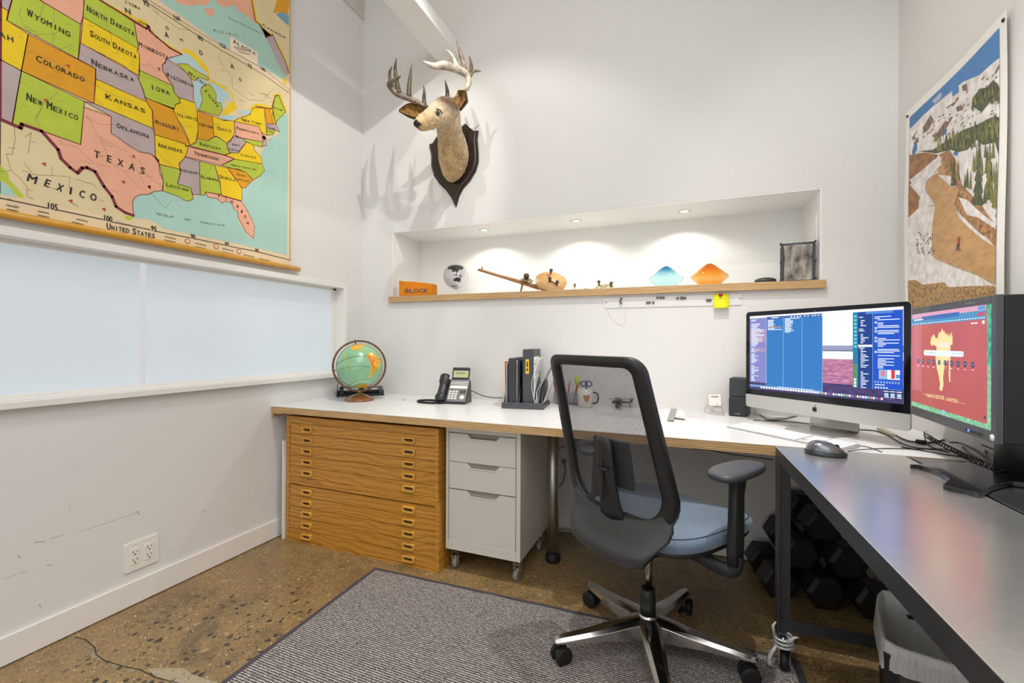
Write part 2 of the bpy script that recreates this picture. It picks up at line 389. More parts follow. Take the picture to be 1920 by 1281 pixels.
# ceiling beam (white painted steel) and the joint line high on the left wall
mb = MB(); b0 = ony(823, 119, YB); b1 = ony(864, 108, YB); zt = ony(864, 88, YB).z
bz = (b0.z+b1.z)/2
mb.box(b0.x, b1.x, -1.0, YB, bz, bz+0.014); mb.box(b0.x+0.01, b1.x-0.012, -1.0, YB, bz+0.014, bz+0.10)
BM = mat('beam_paint', 'efece8', 0.4)
struct(mb.build('trim_1', [BM], bevel=0.003))
mb = MB(); mb.box(XL, XL+0.012, -1.0, YB, 3.452, ZC); struct(mb.build('trim_2', [mat('bulkhead_paint', 'cbc6be', 0.6, vary=0.08, scale=12)]))
# scuffs and pin holes on the left wall
SC = mat('scuff_grey', 'c4bdb3', 0.8); SC2 = mat('scuff_dark', 'aaa398', 0.8)
ps = Print(lambda u, v: onx(u, v, XL), (1, 0, 0), 0.0002)
for l, wdt, m in (([(66, 1017), (84, 1016)], .006, SC), ([(95, 1010), (118, 1004)], .004, SC), ([(150, 997), (200, 981), (238, 968)], .0018, SC2), ([(240, 968), (258, 960), (262, 966)], .004, SC),
                  ([(8, 1086), (30, 1078)], .0015, SC2), ([(38, 1075), (54, 1071)], .0018, SC2), ([(88, 1060), (98, 1060)], .003, SC2), ([(33, 1042), (38, 1046)], .003, SC2),
                  ([(128, 942), (132, 957)], .002, SC), ([(122, 887), (152, 875)], .001, SC), ([(380, 957), (385, 958)], .003, SC2), ([(466, 940), (470, 938)], .003, SC2), ([(318, 1033), (321, 1033)], .003, SC2), ([(73, 1134), (77, 1138)], .003, SC2)):
    ps.line(l, wdt, m, 1)
ps.build('scuff_marks', wl)
# ---------------------------------------------------------------- power outlets
PLAS = mat('white_plastic', 'e9e5dd', 0.35); SLOT = mat('slot_black', '15130f', 0.7)
def outlet(label, loc, rotz):
    t = thing('power_outlet', label, 'outlet', loc, rotz)      # local: plate in xz plane facing -y
    mb = MB(); mb.prism(rrect(0.128, 0.122, 0.008), -0.006, 0, 'y'); mb.build('cover_plate', [PLAS], t, bevel=0.003)
    for sx in (-0.027, 0.027):
        mb = MB(); mb.prism([(x+sx, z) for x, z in rrect(0.034, 0.068, 0.003)], -0.0085, -0.006, 'y', 0)
        for sz in (-0.017, 0.017):
            mb.box(sx-0.0085, sx-0.006, -0.0090, -0.0084, sz-0.001, sz+0.008, 1); mb.box(sx+0.006, sx+0.0085, -0.0090, -0.0084, sz, sz+0.007, 1)
            mb.prism([(sx+x, sz-0.009+z) for x, z in rrect(0.006, 0.005, 0.002)], -0.0090, -0.0084, 'y', 1)
        mb.build('receptacle', [PLAS, SLOT], t)
    for sx in (-0.027, 0.027):
        for sz in (-0.048, 0.048): mb = MB(); mb.cyl((sx, -0.0075, sz), (sx, -0.005, sz), 0.0022, 10); mb.build('screw', [mat('screw_paint', 'cfcac0', 0.4)], t)
    return t
outlet('white double power outlet low on the left wall above the baseboard', (XL, 1.206, 0.206), PI/2)
outlet('white double power outlet on back wall under the desk beside steel pole leg', (-0.660, YB, 0.407), 0)
# ================================================================ DESK
t = NT('plywood_edge'); co = t.coord((1, 1, 1))
sz_ = t.n('SeparateXYZ'); t.l(co, sz_.inputs[0])
wv = t.n('TexWave', Scale=38, Distortion=0.5, Detail=2, bands_direction='Z'); t.l(co, wv.inputs['Vector'])
ln = t.noise(t.coord((3, 3, 160)), 3, 5)
c1 = t.ramp(wv.outputs[0], [(0.2, '8a6238'), (0.5, 'c09562'), (0.8, 'dcb887')]); c2 = t.ramp(ln, [(0.35, 'a07848'), (0.65, 'd8b684')])
t.l(t.mix(0.5, c1, c2), t.b.inputs['Base Color']); t.b.inputs['Roughness'].default_value = 0.5
PLY = t.m
LAM = mat('white_laminate', 'e3e3e2', 0.28, bump=0.02, bscale=200)
STEEL = mat('brushed_steel', 'c2bfba', 0.36, 1.0, vary=0.12, scale=6, stretch=(60, 60, 1))
BLKR = mat('black_rubber', '141314', 0.6)
BLKP = mat('black_plastic', '1c1d1f', 0.42, bump=0.05, bscale=300)
YF, ZD = 1.848, 0.758
dk = thing('desk', 'long white laminate desk with plywood edge running along the back wall', 'desk', (-0.64, 2.2, 0))
mb = MB(); mb.box(XL+.001, XR-.001, YF, YB-.001, ZD-0.036, ZD-0.0015, 0); mb.box(XL+.001, XR-.001, YF, YB-.001, ZD-0.0015, ZD, 1)
mb.build('worktop', [PLY, LAM], dk, world=True)
mb = MB(); mb.box(XL+0.001, XL+0.014, YF+0.002, YB-.001, ZD-0.06, ZD-0.036); mb.box(XL+0.014, XL+0.075, YF+0.004, YF+0.03, ZD-0.043, ZD-0.036)
mb.build('cleat', [PLY], dk, world=True)
px, py = -0.642, 2.215
mb = MB(); mb.cyl((px, py, 0.03), (px, py, ZD-0.036), 0.0295, 28); mb.build('pole_leg', [STEEL], dk, world=True)
mb = MB(); mb.lathe([(0.036, 0), (0.038, 0.006), (0.038, 0.028), (0.033, 0.034), (0.033, 0.044)], 28, X=TR(px, py, 0)); mb.build('leg_foot', [BLKR], dk, world=True)
q = onz(980*0+755, 751, ZD)
mb = MB(); mb.lathe([(0.022, 0), (0.022, 0.002), (0.017, 0.002), (0.016, 0.0005)], 28, X=TR(q.x, q.y, ZD), m=0); mb.cyl((q.x+0.004, q.y, ZD+0.0005), (q.x+0.004, q.y, ZD+0.003), 0.007, 12, 1)
mb.build('cable_grommet', [PLAS, BLKR], dk, world=True)
# ================================================================ FLAT FILES
t = NT('oak_orange'); cc = t.coord((1, 1, 9))
g1 = t.n('TexWave', Scale=5.0, Distortion=16, Detail=2, Detail_Scale=0.55, bands_direction='Z'); t.l(t.coord((0.9, 0.5, 2.4)), g1.inputs['Vector'])
g2 = t.noise(t.coord((4, 4, 90)), 4, 6, 0.6)
ca = t.ramp(g1.outputs[0], [(0.0, 'a2671c'), (0.35, 'b97d29'), (0.8, 'c68d34')]); cb = t.ramp(g2, [(0.35, 'a86c20'), (0.65, 'd29c42')])
t.l(t.mix(0.45, ca, cb), t.b.inputs['Base Color']); t.b.inputs['Roughness'].default_value = 0.33; t.b.inputs['Coat Weight'].default_value = 0.2
OAK = t.m
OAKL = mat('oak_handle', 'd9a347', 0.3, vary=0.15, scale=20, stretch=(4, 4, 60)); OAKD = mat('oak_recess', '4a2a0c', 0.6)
FY = 1.885
def zleft(v): return ony(540, v, FY).z
def flat_file(label, x0, x1, y0, zb, zt, lines, handles, lip):
    t = thing('flat_file_cabinet', label, 'cabinet', ((x0+x1)/2, (y0+2.56)/2, zb))
    mb = MB(); th = 0.022
    mb.box(x0, x0+th, y0, 2.56, zb, zt); mb.box(x1-th, x1, y0, 2.56, zb, zt)
    mb.box(x0+th, x1-th, y0, 2.56, zt-0.016, zt); mb.box(x0+th, x1-th, y0, 2.56, zb, lines[-1]-0.001)
    mb.box(x0+th, x1-th, y0+0.03, 2.56, lines[-1]-0.001, zt-0.016)
    if lines[0] < zt-0.03: mb.box(x0+th, x1-th, y0+0.002, y0+0.03, lines[0]+0.001, zt-0.016)
    mb.build('carcass', [OAK], t, world=True, bevel=0.0012)
    for a, b in zip(lines, lines[1:]):
        d = MB(); d.box(x0+th+0.0015, x1-th-0.0015, y0+0.004, y0+0.028, b+0.0012, a-0.0012)
        d = d.build('drawer', [OAK], t, world=True, bevel=0.0012)
        for hx in handles:
            zc = (a+b)/2; w_, h_ = 0.070, 0.031
            fr = MB(); o = rrect(w_, h_, 0.006, 3); i = rrect(w_-0.020, h_-0.016, 0.005, 3); n = len(o)
            yy = y0+0.004
            fr.rings([[(hx+p[0], yy, zc+p[1]) for p in o], [(hx+p[0], yy-0.012, zc+p[1]*0.96) for p in o], [(hx+p[0]*1.12, yy-0.012, zc+p[1]*1.1) for p in i], [(hx+p[0], yy-0.001, zc+p[1]) for p in i]], 0, False, False)
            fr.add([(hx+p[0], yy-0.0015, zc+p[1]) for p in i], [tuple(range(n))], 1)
            fr.build('pull', [OAKL, OAKD], d, world=True, bevel=0.0015)
    return t
zs_u = [zleft(v) for v in (620+462/2.668, 620+513/2.668, 620+568/2.668, 620+620/2.668, 620+675/2.668, 620+728/2.668)]
zs_l = [zleft(v) for v in (620+767/2.668, 620+822/2.668, 620+875/2.668, 620+930/2.668, 620+985/2.668, 620+1040/2.668)]
zm = zleft(620+748/2.668); ztop = zleft(780)
hl = ony(575, 830, FY).x; hr = ony(766, 860, FY).x; fx0 = ony(536, 900, FY).x
flat_file('upper of two stacked orange oak flat files, directly beneath the white desk', fx0, -1.128, FY+0.003, zm+0.001, ztop, zs_u, (hl, hr), 0)
flat_file('lower of two stacked orange oak flat files, standing on the concrete floor', fx0, -1.122, FY+0.001, 0.0, zm, zs_l, (hl, hr), 0)
mb = MB(); mb.box(fx0-0.018, fx0-0.006, 1.875, 2.5, 0.002, 0.56)
tag(mb.build('board_panel', [mat('board_white', 'e4e2dc', 0.5)], origin=(fx0-0.012, 2.2, 0)), 'thin white board slotted upright between left wall and flat files', 'board')
# ================================================================ PEDESTAL
PW = mat('pedestal_white', 'd3cdc2', 0.35, bump=0.03, bscale=300); PWD = mat('pedestal_gap', '3a352d', 0.8)
x0, x1, y0, y1, zb, zt = -1.107, -0.714, 1.925, 2.36, 0.108, 0.708
pd = thing('filing_pedestal', 'white metal three drawer filing pedestal on casters beside the oak flat files', 'filing cabinet', ((x0+x1)/2, (y0+y1)/2, 0))
mb = MB(); mb.box(x0, x0+0.014, y0, y1, zb, zt); mb.box(x1-0.022, x1, y0, y1, zb, zt); mb.box(x0+0.014, x1-0.022, y0, y1, zt-0.022, zt)
mb.box(x0+0.014, x1-0.022, y0, y1, zb, zb+0.045); mb.box(x0+0.014, x1-0.022, y0+0.02, y1, zb+0.045, zt-0.022, 0)
mb.build('body', [PW], pd, world=True, bevel=0.002)
zf = lambda v: ony(845, v, y0).z
dz = [(zf(812), zf(864.5)), (zf(865.5), zf(915)), (zf(917), zf(1024))]
for i, (a, b) in enumerate(dz):
    n0, n1 = x0+0.017, x1-0.025; c = ony(906, 820, y0).x
    sh = [(n0, b), (n1, b), (n1, a), (c+0.085, a), (c+0.07, a-0.016), (c-0.07, a-0.016), (c-0.085, a), (n0, a)]
    d = MB(); d.prism(sh, y0+0.001, y0+0.018, 'y', 0); d = d.build('drawer', [PW], pd, world=True, bevel=0.001)
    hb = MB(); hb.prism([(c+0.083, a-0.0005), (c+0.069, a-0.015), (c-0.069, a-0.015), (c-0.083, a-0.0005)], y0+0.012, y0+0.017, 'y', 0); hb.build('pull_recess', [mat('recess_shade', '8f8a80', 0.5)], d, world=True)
    hb = MB(); hb.box(c-0.066, c+0.066, y0-0.003, y0+0.006, a-0.019, a-0.015); hb.box(c-0.066, c+0.066, y0-0.003, y0-0.0015, a-0.026, a-0.015)
    hb.build('pull_lip', [PW], d, world=True, bevel=0.001)
CHR = mat('chrome', 'c9c8c6', 0.12, 1.0); GRW = mat('grey_wheel', '8b8880', 0.5)
def caster(x, y, par, rz, r=0.026, zt=0.108):
    k = MB(); X = TR(x, y, 0, rz)
    k.box(-0.02, 0.02, -0.02, 0.02, zt-0.004, zt, X=X); k.box(-0.017, -0.014, -0.014, 0.012, r-0.006, zt-0.004, X=X); k.box(0.014, 0.017, -0.014, 0.012, r-0.006, zt-0.004, X=X); k.box(-0.017, 0.017, -0.014, 0.012, zt-0.03, zt-0.026, X=X)
    k.cyl((-0.03, -0.002, r+0.026), (0.02, -0.002, r+0.026), 0.0025, 8, X=X)
    k = k.build('caster', [CHR], par, world=True)
    wv = MB(); wv.tube([(-0.011, -0.004, r), (-0.008, -0.004, r), (0.008, -0.004, r), (0.011, -0.004, r)], [r*0.86, r, r, r*0.86], 24, 0, X=X); wv.build('wheel', [GRW], k, world=True)
for x, y, a in ((x0+0.03, y0+0.05, 0.3), (x1-0.03, y0+0.05, -0.25), (x0+0.03, y1-0.05, 0.1), (x1-0.03, y1-0.05, 0.1)): caster(x, y, pd, a, zt=zb)
# ================================================================ RUG
t = NT('ribbed_carpet'); co = t.coord(rot=(0, 0, 0.0))
w1 = t.n('TexWave', Scale=33, Distortion=2.2, Detail=2, Detail_Scale=3, bands_direction='Y'); t.l(t.coord(rot=(0, 0, 0.02)), w1.inputs['Vector'])
n1 = t.noise(t.coord((1, 1, 1)), 170, 3, 0.8); n2 = t.noise(co, 60, 2)
nm = t.n('Math', operation='ADD'); t.l(w1.outputs[0], nm.inputs[0]); 
ms = t.n('Math', operation='MULTIPLY_ADD'); t.l(n1, ms.inputs[0]); ms.inputs[1].default_value = 2.4; ms.inputs[2].default_value = -1.2; t.l(ms.outputs[0], nm.inputs[1])
cr = t.ramp(nm.outputs[0], [(0.15, '3a3130'), (0.5, '6f635e'), (0.8, 'b5a9a1'), (1.05, 'e9dfd8')])
t.l(cr, t.b.inputs['Base Color']); t.b.inputs['Roughness'].default_value = 0.95; t.b.inputs['Sheen Weight'].default_value = 0.2
t.bump(nm.outputs[0], 0.9, 0.004); RUG = t.m
rg = thing('rug', 'grey ribbed carpet mat with dark border on the concrete floor', 'rug', (-0.55, 0.9, 0))
A = Vector((-1.442, 1.812, 0)); ex = Vector((1.814, 0.036, 0)).normalized(); ey = Vector((0.021, -1, 0)).normalized(); W_, H_ = 1.814, 2.2
def rq(a, b, z): p = A+ex*a+ey*b; return (p.x, p.y, z)
mb = MB(); bd = 0.028
o = [rq(0, 0, 0.003), rq(W_, 0, 0.003), rq(W_, H_, 0.003), rq(0, H_, 0.003)]
mb.add([rq(0, 0, 0.0005), rq(W_, 0, 0.0005), rq(W_, H_, 0.0005), rq(0, H_, 0.0005)]+o, [(0, 1, 2, 3), (4, 5, 6, 7), (0, 1, 5, 4), (1, 2, 6, 5), (2, 3, 7, 6), (3, 0, 4, 7)])
mb.build('border', [mat('rug_border', '47434a', 0.8)], rg, world=True)
i = [rq(bd, bd, 0.0095), rq(W_-bd, bd, 0.0095), rq(W_-bd, H_-bd, 0.0095), rq(bd, H_-bd, 0.0095)]
mb = MB(); mb.add([rq(bd-0.005, bd-0.005, 0.003), rq(W_-bd+0.005, bd-0.005, 0.003), rq(W_-bd+0.005, H_-bd, 0.003), rq(bd-0.005, H_-bd, 0.003)]+i, [(4, 5, 6, 7), (0, 1, 5, 4), (1, 2, 6, 5), (2, 3, 7, 6), (3, 0, 4, 7)])
mb.build('pile', [RUG], rg, world=True)
# ================================================================ STEEL TABLE
t = NT('steel_top'); cc = t.coord((1, 1, 1)); nb = t.noise(t.coord((5, 90, 1)), 6, 4); ns = t.noise(cc, 3, 3)
t.l(t.ramp(nb, [(0.3, 'd2d2cf'), (0.7, 'dededa')]), t.b.inputs['Base Color']); t.b.inputs['Metallic'].default_value = 0.85
t.l(t.ramp(ns, [(0.3, 0.22), (0.7, 0.29)]), t.b.inputs['Roughness']); STT = t.m
GUN = mat('gunmetal_frame', '4a4b4d', 0.38, 0.5, vary=0.1, scale=10)
TX, TY, TZ = 0.290, 1.800, 0.765; TA = 0.026
stt = thing('steel_table', 'brushed grey steel table with open frame on right of room beside desk', 'table', (TX, TY, 0), TA)
TW = 0.365; TL = 2.05
mb = MB(); mb.box(0, TW, -TL, 0, TZ-0.003, TZ); mb.build('tabletop', [STT], stt, bevel=0.001)
mb = MB(); mb.box(0, 0.003, -TL, 0, TZ-0.045, TZ-0.003); mb.box(0.003, TW, -0.003, 0, TZ-0.045, TZ-0.003); mb.box(TW-0.003, TW, -TL, 0, TZ-0.045, TZ-0.003)
mb.build('apron', [GUN], stt)
for (lx, ly, sx, sy) in ((0, 0, 1, -1), (TW, 0, -1, -1), (0, -TL, 1, 1), (TW, -TL, -1, 1)):
    L = MB(); L.box(min(lx, lx+sx*0.004), max(lx, lx+sx*0.004), min(ly, ly+sy*0.042), max(ly, ly+sy*0.042), 0.115, TZ-0.045)
    L.box(min(lx+sx*0.004, lx+sx*0.046), max(lx+sx*0.004, lx+sx*0.046), min(ly, ly+sy*0.004), max(ly, ly+sy*0.004), 0.115, TZ-0.045)
    for bz_ in (0.15, TZ-0.02): L.cyl((lx+sx*0.02, ly-sy*0.0, bz_), (lx+sx*0.02, ly+sy*0.008, bz_), 0.006, 10)
    L.build('leg', [GUN], stt)
    k = MB(); cx, cy = lx+sx*0.022, ly+sy*0.022
    k.lathe([(0.012, 0.085), (0.012, 0.115)], 16, X=TR(cx, cy, 0)); k.box(cx-0.018, cx-0.014, cy-0.02, cy+0.02, 0.03, 0.085); k.box(cx+0.014, cx+0.018, cy-0.02, cy+0.02, 0.03, 0.085); k.box(cx-0.018, cx+0.018, cy-0.02, cy+0.02, 0.082, 0.088)
    k = k.build('caster', [CHR], stt)
    wv = MB(); wv.tube([(cx-0.012, cy, 0.036), (cx-0.009, cy, 0.036), (cx+0.009, cy, 0.036), (cx+0.012, cy, 0.036)], [0.031, 0.036, 0.036, 0.031], 24); wv.build('wheel', [BLKR], k)
mb = MB(); mb.box(0.006, TW-0.006, -0.006, -0.002, 0.126, 0.166); mb.build('lower_rail', [GUN], stt)
mb = MB(); mb.lathe([(0.004, -0.002), (0.006, 0), (0.004, 0.002)], 12, X=Matrix.Translation((0.004, -0.0, TZ-0.02)) @ Matrix.Rotation(PI/2, 4, 'X')); mb.build('rivet', [CHR], stt)
st2 = thing('side_table', 'dark grey metal side table filling the gap against the right wall', 'table', (0.79, 0.9, 0), TA)
mb = MB(); mb.box(-0.10, 0.085, -1.2, 0.90, TZ-0.03, TZ-0.0015); mb.build('tabletop', [mat('dark_steel', '8a8b8b', 0.24, 0.9, vary=0.1, scale=14)], st2, bevel=0.001)
for sx, sy in ((-0.08, -1.18), (0.065, -1.18), (-0.08, 0.87), (0.065, 0.87)):
    mb = MB(); mb.box(sx-0.012, sx+0.012, sy-0.012, sy+0.012, 0, TZ-0.03); mb.build('leg', [GUN], st2)
# ================================================================ NICHE SHELF AND LIGHTS
ZS = 1.4395
mb = MB(); mb.box(-1.949, 0.628, YB-0.026, YB, 1.400, ZS); mb.box(NX0+0.007, NX1-0.010, YB+.001, YB+ND-0.001, 1.401, ZS-.001); mb.box(NX0+0.007, NX1-0.010, YB-.02, YB+ND-0.001, ZS-.001, ZS, 1)  # unseen white top added to bounce light up inside the niche
sh = tag(mb.build('display_shelf', [PLY, LAM], origin=(-0.66, YB, 1.40)), 'plywood shelf board lining the bottom of the lit wall niche', 'shelf')
GLOWM = mat('lamp_glow', 'fff6e6', 0.5, emit=3)
for (u, v), lb in zip(((908, 432), (1080, 415), (1283, 397)), ('round recessed downlight in niche ceiling above the silver world globe and wooden rod reel', 'round recessed downlight in niche ceiling, the middle one of three', 'round recessed downlight in niche ceiling above blue and orange glass')):
    p = onz(u, v, NZ1-0.008)
    t = thing('recessed_downlight', lb, 'light', (p.x, p.y, NZ1-0.006), 0, 'recessed lights in the niche ceiling')
    mb = MB(); mb.lathe([(0.036, 0), (0.036, -0.003), (0.026, -0.003), (0.022, 0.0), (0.022, -0.0005)], 28); mb.build('trim_ring', [TRIM], t)
    mb = MB(); mb.lathe([(0.021, -0.0005), (0.021, -0.0015)], 24); mb.build('lamp_lens', [GLOWM], t)
    lamp('SPOT', 'downlight_lamp', (p.x, p.y, NZ1-0.012), 6.0, (1.0, 0.96, 0.88), (p.x, p.y+0.02, 0), spot_size=2.5, spot_blend=0.4, shadow_soft_size=0.02)
# access panel on the right cheek of the niche
mb = MB(); mb.box(NX1-0.009, NX1-0.006, YB+0.06, YB+0.19, 1.47, 1.78); mb.box(NX1-0.0095, NX1-0.009, YB+0.062, YB+0.188, 1.472, 1.778)
tag(mb.build('access_panel', [WALL_LIT], origin=(NX1-0.006, YB+0.12, 1.47), bevel=0.001), 'flush white access panel on the right cheek of the niche', 'panel')
def sp(u, v, y): return ony(u, v, y)
# orange foam block
OR = mat('orange_felt', 'df8212', 0.9, vary=0.08, scale=60, bump=0.5, bscale=220)
a = onz(757, 554, ZS); b = onz(808, 551, ZS)
t = thing('foam_block', 'orange yoga style block printed BLOCK at the left end of niche shelf', 'block', (a.x, YB-0.012, ZS))
bw = ony(809, 540, YB-0.012).x-ony(748, 540, YB-0.012).x; bx = ony(748, 540, YB-0.012).x-a.x
hL = ony(748, 526, YB-0.012).z-ZS; hR = ony(809, 532, YB-0.012).z-ZS
mb = MB()
top = smooth_path([(bx, 0, hL), (bx+0.02, 0, hL-0.004), (bx+0.055, 0, hL-0.009), (bx+0.11, 0, hL-0.012), (bx+bw, 0, hR)], 4)
for yy0, yy1 in ((0, 0.075),):
    rs = []
    for p in top: rs.append([(p.x, yy0, 0), (p.x, yy1, 0), (p.x, yy1, p.z), (p.x, yy0, p.z)])
    mb.rings(rs, 0, False)
mb.build('block_body', [OR], t, bevel=0.004)
pr = Print(lambda u, v: ony(u, v, YB-0.0125), (0, -1, 0), 0.0004)
BRN = mat('block_ink', '5d5350', 0.9)
for k_, (u0, u1) in zip('BLOCK', ((759, 766.5), (768, 774), (775.5, 784), (785.5, 793), (794.5, 802.5))): pr.text(k_, (u0, 549.4), (u1, 549.0), 0.028, BRN, 1)
for k_, (u0, u1) in zip('BLOCK', ((759.5, 767), (768.5, 774.5), (776, 784.5), (786, 793.5), (795, 803))): pr.text(k_, (u0, 549.3), (u1, 548.9), 0.027, BRN, 2)
pr.build('block_lettering', t)
# silver world globe: clear sphere with black continents on an acrylic base
CLR = mat('clear_acrylic', 'ffffff', 0.02, trans=1.0, ior=1.3, spec=0.4)
gp = onz(855, 549, ZS); gy = 2.72
gc = ony(855, 518.5, gy); R_ = 22.5/FPX*(gc-EYE).dot(FW)
t = thing('silver_globe', 'small mirrored world globe with black continents on a clear stand', 'globe', (gc.x, gy, ZS), 0)
SIL = mat('silver_mirror', 'e6e2e6', 0.30, 0.35)
hgt = gc.z-ZS
g_ = MB(); g_.ball((0, 0, hgt), R_*0.90, 40); g_ = g_.build('globe_ball', [SIL], t)
CONT = mat('continent_black', '33312f', 0.4)
def onball(c, r, a, b):   # a = angle right, b = angle up on the side that faces the viewer
    d = (EYE-c); d.z = 0; d.normalize(); rt = Vector((-d.y, d.x, 0))
    return c+(d*math.cos(b)*math.cos(a)+rt*math.cos(b)*math.sin(a)+Vector((0, 0, 1))*math.sin(b))*r
cen = Vector((gc.x, gy, gc.z))
def patch(mb_, pts, r, m=0, cen=cen, sub=2):
    # fine fan so that the patch hugs the sphere
    P = [Vector((x, y, 0)) for x, y in pts]; tri = [list(map(lambda i: P[i], t_)) for t_ in tessellate_polygon([P])]
    for _ in range(sub):
        nt_ = []
        for A_, B_, C_ in tri:
            ab, bc, ca_ = (A_+B_)/2, (B_+C_)/2, (C_+A_)/2
            nt_ += [[A_, ab, ca_], [ab, B_, bc], [ca_, bc, C_], [ab, bc, ca_]]
        tri = nt_
    for t_ in tri: mb_.add([onball(cen, r, p.x, p.y) for p in t_], [(0, 1, 2)], m, True)
rr_ = R_*0.905
cm = MB(); patch(cm, [(-1.2, 0.75), (-0.9, 1.0), (0.0, 1.12), (0.9, 1.0), (1.1, 0.78), (0.75, 0.6), (0.5, 0.45), (0.32, 0.52), (0.16, 0.24), (0.02, 0.12), (-0.1, 0.32), (-0.26, 0.2), (-0.42, 0.48), (-0.9, 0.55)], rr_, 0, cen, 4); cm.build('continent', [CONT], g_, world=True)
cm = MB(); patch(cm, [(-0.1, 0.05), (0.05, 0.12), (0.12, 0.0), (0.0, -0.1)], rr_, 0, cen, 4); cm.build('continent', [CONT], g_, world=True); cm = MB(); patch(cm, [(-0.25, 0.02), (-0.2, 0.08), (-0.08, -0.1), (-0.14, -0.12)], rr_, 0, cen, 4); cm.build('continent', [CONT], g_, world=True); cm = MB(); patch(cm, [(0.28, -0.02), (0.36, 0.02), (0.55, -0.16), (0.45, -0.2)], rr_, 0, cen, 4); cm.build('continent', [CONT], g_, world=True)
cm = MB(); patch(cm, [(-0.25, -0.42), (-0.05, -0.26), (0.12, -0.22), (0.27, -0.28), (0.36, -0.20), (0.50, -0.48), (0.36, -0.70), (0.14, -0.58), (-0.2, -0.60)], rr_, 0, cen, 4); cm.build('continent', [CONT], g_, world=True); cm = MB(); patch(cm, [(0.5, -0.72), (0.6, -0.62), (0.66, -0.66), (0.58, -0.78)], rr_, 0, cen, 4); cm.build('continent', [CONT], g_, world=True)
cm = MB(); patch(cm, [(-0.9, -0.95), (-0.3, -1.08), (0.1, -1.12), (-0.1, -1.2), (-0.8, -1.1)], rr_, 0, cen, 4); cm.build('continent', [CONT], g_, world=True)
mb = MB(); mb.ball((0, 0, hgt), R_*1.06, 40); mb.build('clear_shell', [CLR], t)
mb = MB(); mb.tube([(0, 0, 0), (0, 0, hgt-R_*1.05)], 0.006, 12); mb.lathe([(0.035, 0), (0.035, 0.004), (0.006, 0.006)], 24); mb.build('stand', [CLR], t)
# old wooden rod reels
WD = mat('aged_wood', 'a5794a', 0.5, vary=0.2, scale=18, stretch=(3, 20, 20)); WDL = mat('reel_wood', 'c79a63', 0.42, vary=0.12, scale=9, stretch=(2, 12, 2)); KNB = mat('knob_wood', '4f3d2c', 0.4, vary=0.15, scale=20)
BRS = mat('old_brass', '8a7a52', 0.35, 0.8); LINE = mat('fish_line', 'd8d4c8', 0.4)
y_ = 2.71
P = lambda u, v, y=y_: ony(u, v, y)
t = thing('rod_reel', 'old wooden fishing rod with round tan reel lying on the niche shelf', 'fishing reel', (P(980, 540).x, y_, ZS))
a, b = P(897, 505.5), P(1012, 540)
mb = MB(); mb.tube([a, a.lerp(b, .5), b], [0.009, 0.011, 0.014], 8, flat=(1, 1.1)); mb.build('rod', [WD], t, world=True)
mb = MB(); mb.tube([P(976, 529), P(978, 534), P(993, 531), P(1000, 526)], [0.004, 0.005, 0.005, 0.003], 8); mb.lathe([(0.035, -0.004), (0.038, 0), (0.035, 0.005), (0.0001, 0.006)], 28, X=Matrix.Translation(P(986, 525, y_-0.02)) @ Matrix.Rotation(0.15, 4, 'Y') @ Matrix.Rotation(0.35, 4, 'X')); mb.build('brass_saddle', [BRS], t, world=True)
c = P(987, 517, y_-0.03); mb = MB(); mb.lathe([(0.0001, -0.022), (0.012, -0.02), (0.018, -0.01), (0.019, 0.002), (0.014, 0.012), (0.0001, 0.015)], 20, X=Matrix.Translation(c)); mb.cyl(c+Vector((0, 0, -0.04)), c, 0.006, 10); mb.build('knob', [KNB], t, world=True)
mb = MB(); f0 = P(980, 532); f0b = onz(976, 543.5, ZS); mb.tube([f0, Vector((f0.x-0.016, y_, ZS+0.004))], [0.007, 0.006], 8); mb.build('support_leg', [WD], t, world=True)
mb = MB(); e0 = P(904, 506); mb.cyl(e0, e0+Vector((0, 0, 0.022)), 0.005, 8); mb.tube(smooth_path([e0+Vector((0, 0, 0.016)), P(912, 504), P(919, 503), P(923, 506)], 4), 0.0008, 5); mb.build('line_guide', [BRS], t, world=True)
rc = P(1033, 529, y_-0.03); ax = Vector((0.30, -0.62, 0.72)).normalized(); Q = ax.to_track_quat('Z', 'Y').to_matrix().to_4x4(); X = Matrix.Translation(rc) @ Q
mb = MB(); mb.lathe([(0.0001, -0.022), (0.080, -0.022), (0.092, -0.017), (0.088, -0.010), (0.088, 0.000), (0.099, 0.003), (0.099, 0.008), (0.0001, 0.010)], 40, X=X); mb.build('reel_drum', [WDL], t, world=True)
for dx, dy in ((0.006, 0.078), (-0.012, -0.008), (0.030, -0.045)):
    mb = MB(); kk = X @ Matrix.Translation((dx, dy, 0.01)); mb.lathe([(0.0055, 0), (0.0055, 0.014), (0.010, 0.018), (0.012, 0.026), (0.008, 0.033), (0.0001, 0.034)], 16, X=kk); mb.build('handle', [KNB], t, world=True)
mb = MB(); mb.tube([X @ Vector((-0.012, -0.008, 0.018)), X @ Vector((0.030, -0.045, 0.018))], 0.006, 8, flat=(1, .5)); mb.build('crank', [KNB], t, world=True)
y_ = 2.72
t = thing('brass_reel', 'small brass spoked reel with two dark knobs lying right of the wooden reel', 'fishing reel', (P(1134, 530).x, y_, ZS))
c = P(1133, 531, y_-0.02); c.z = ZS+0.020; X = Matrix.Translation(c) @ Matrix.Rotation(0.42, 4, 'X')
PALE = mat('pale_brass', 'c9bd94', 0.35, 0.5)
mb = MB(); mb.tube([X @ Vector((0.052*math.cos(i*PI/16), 0.052*math.sin(i*PI/16), 0)) for i in range(32)], 0.006, 8, loop=True); mb.lathe([(0.0001, 0.004), (0.012, 0.004), (0.012, 0.010), (0.0001, 0.010)], 16, X=X)
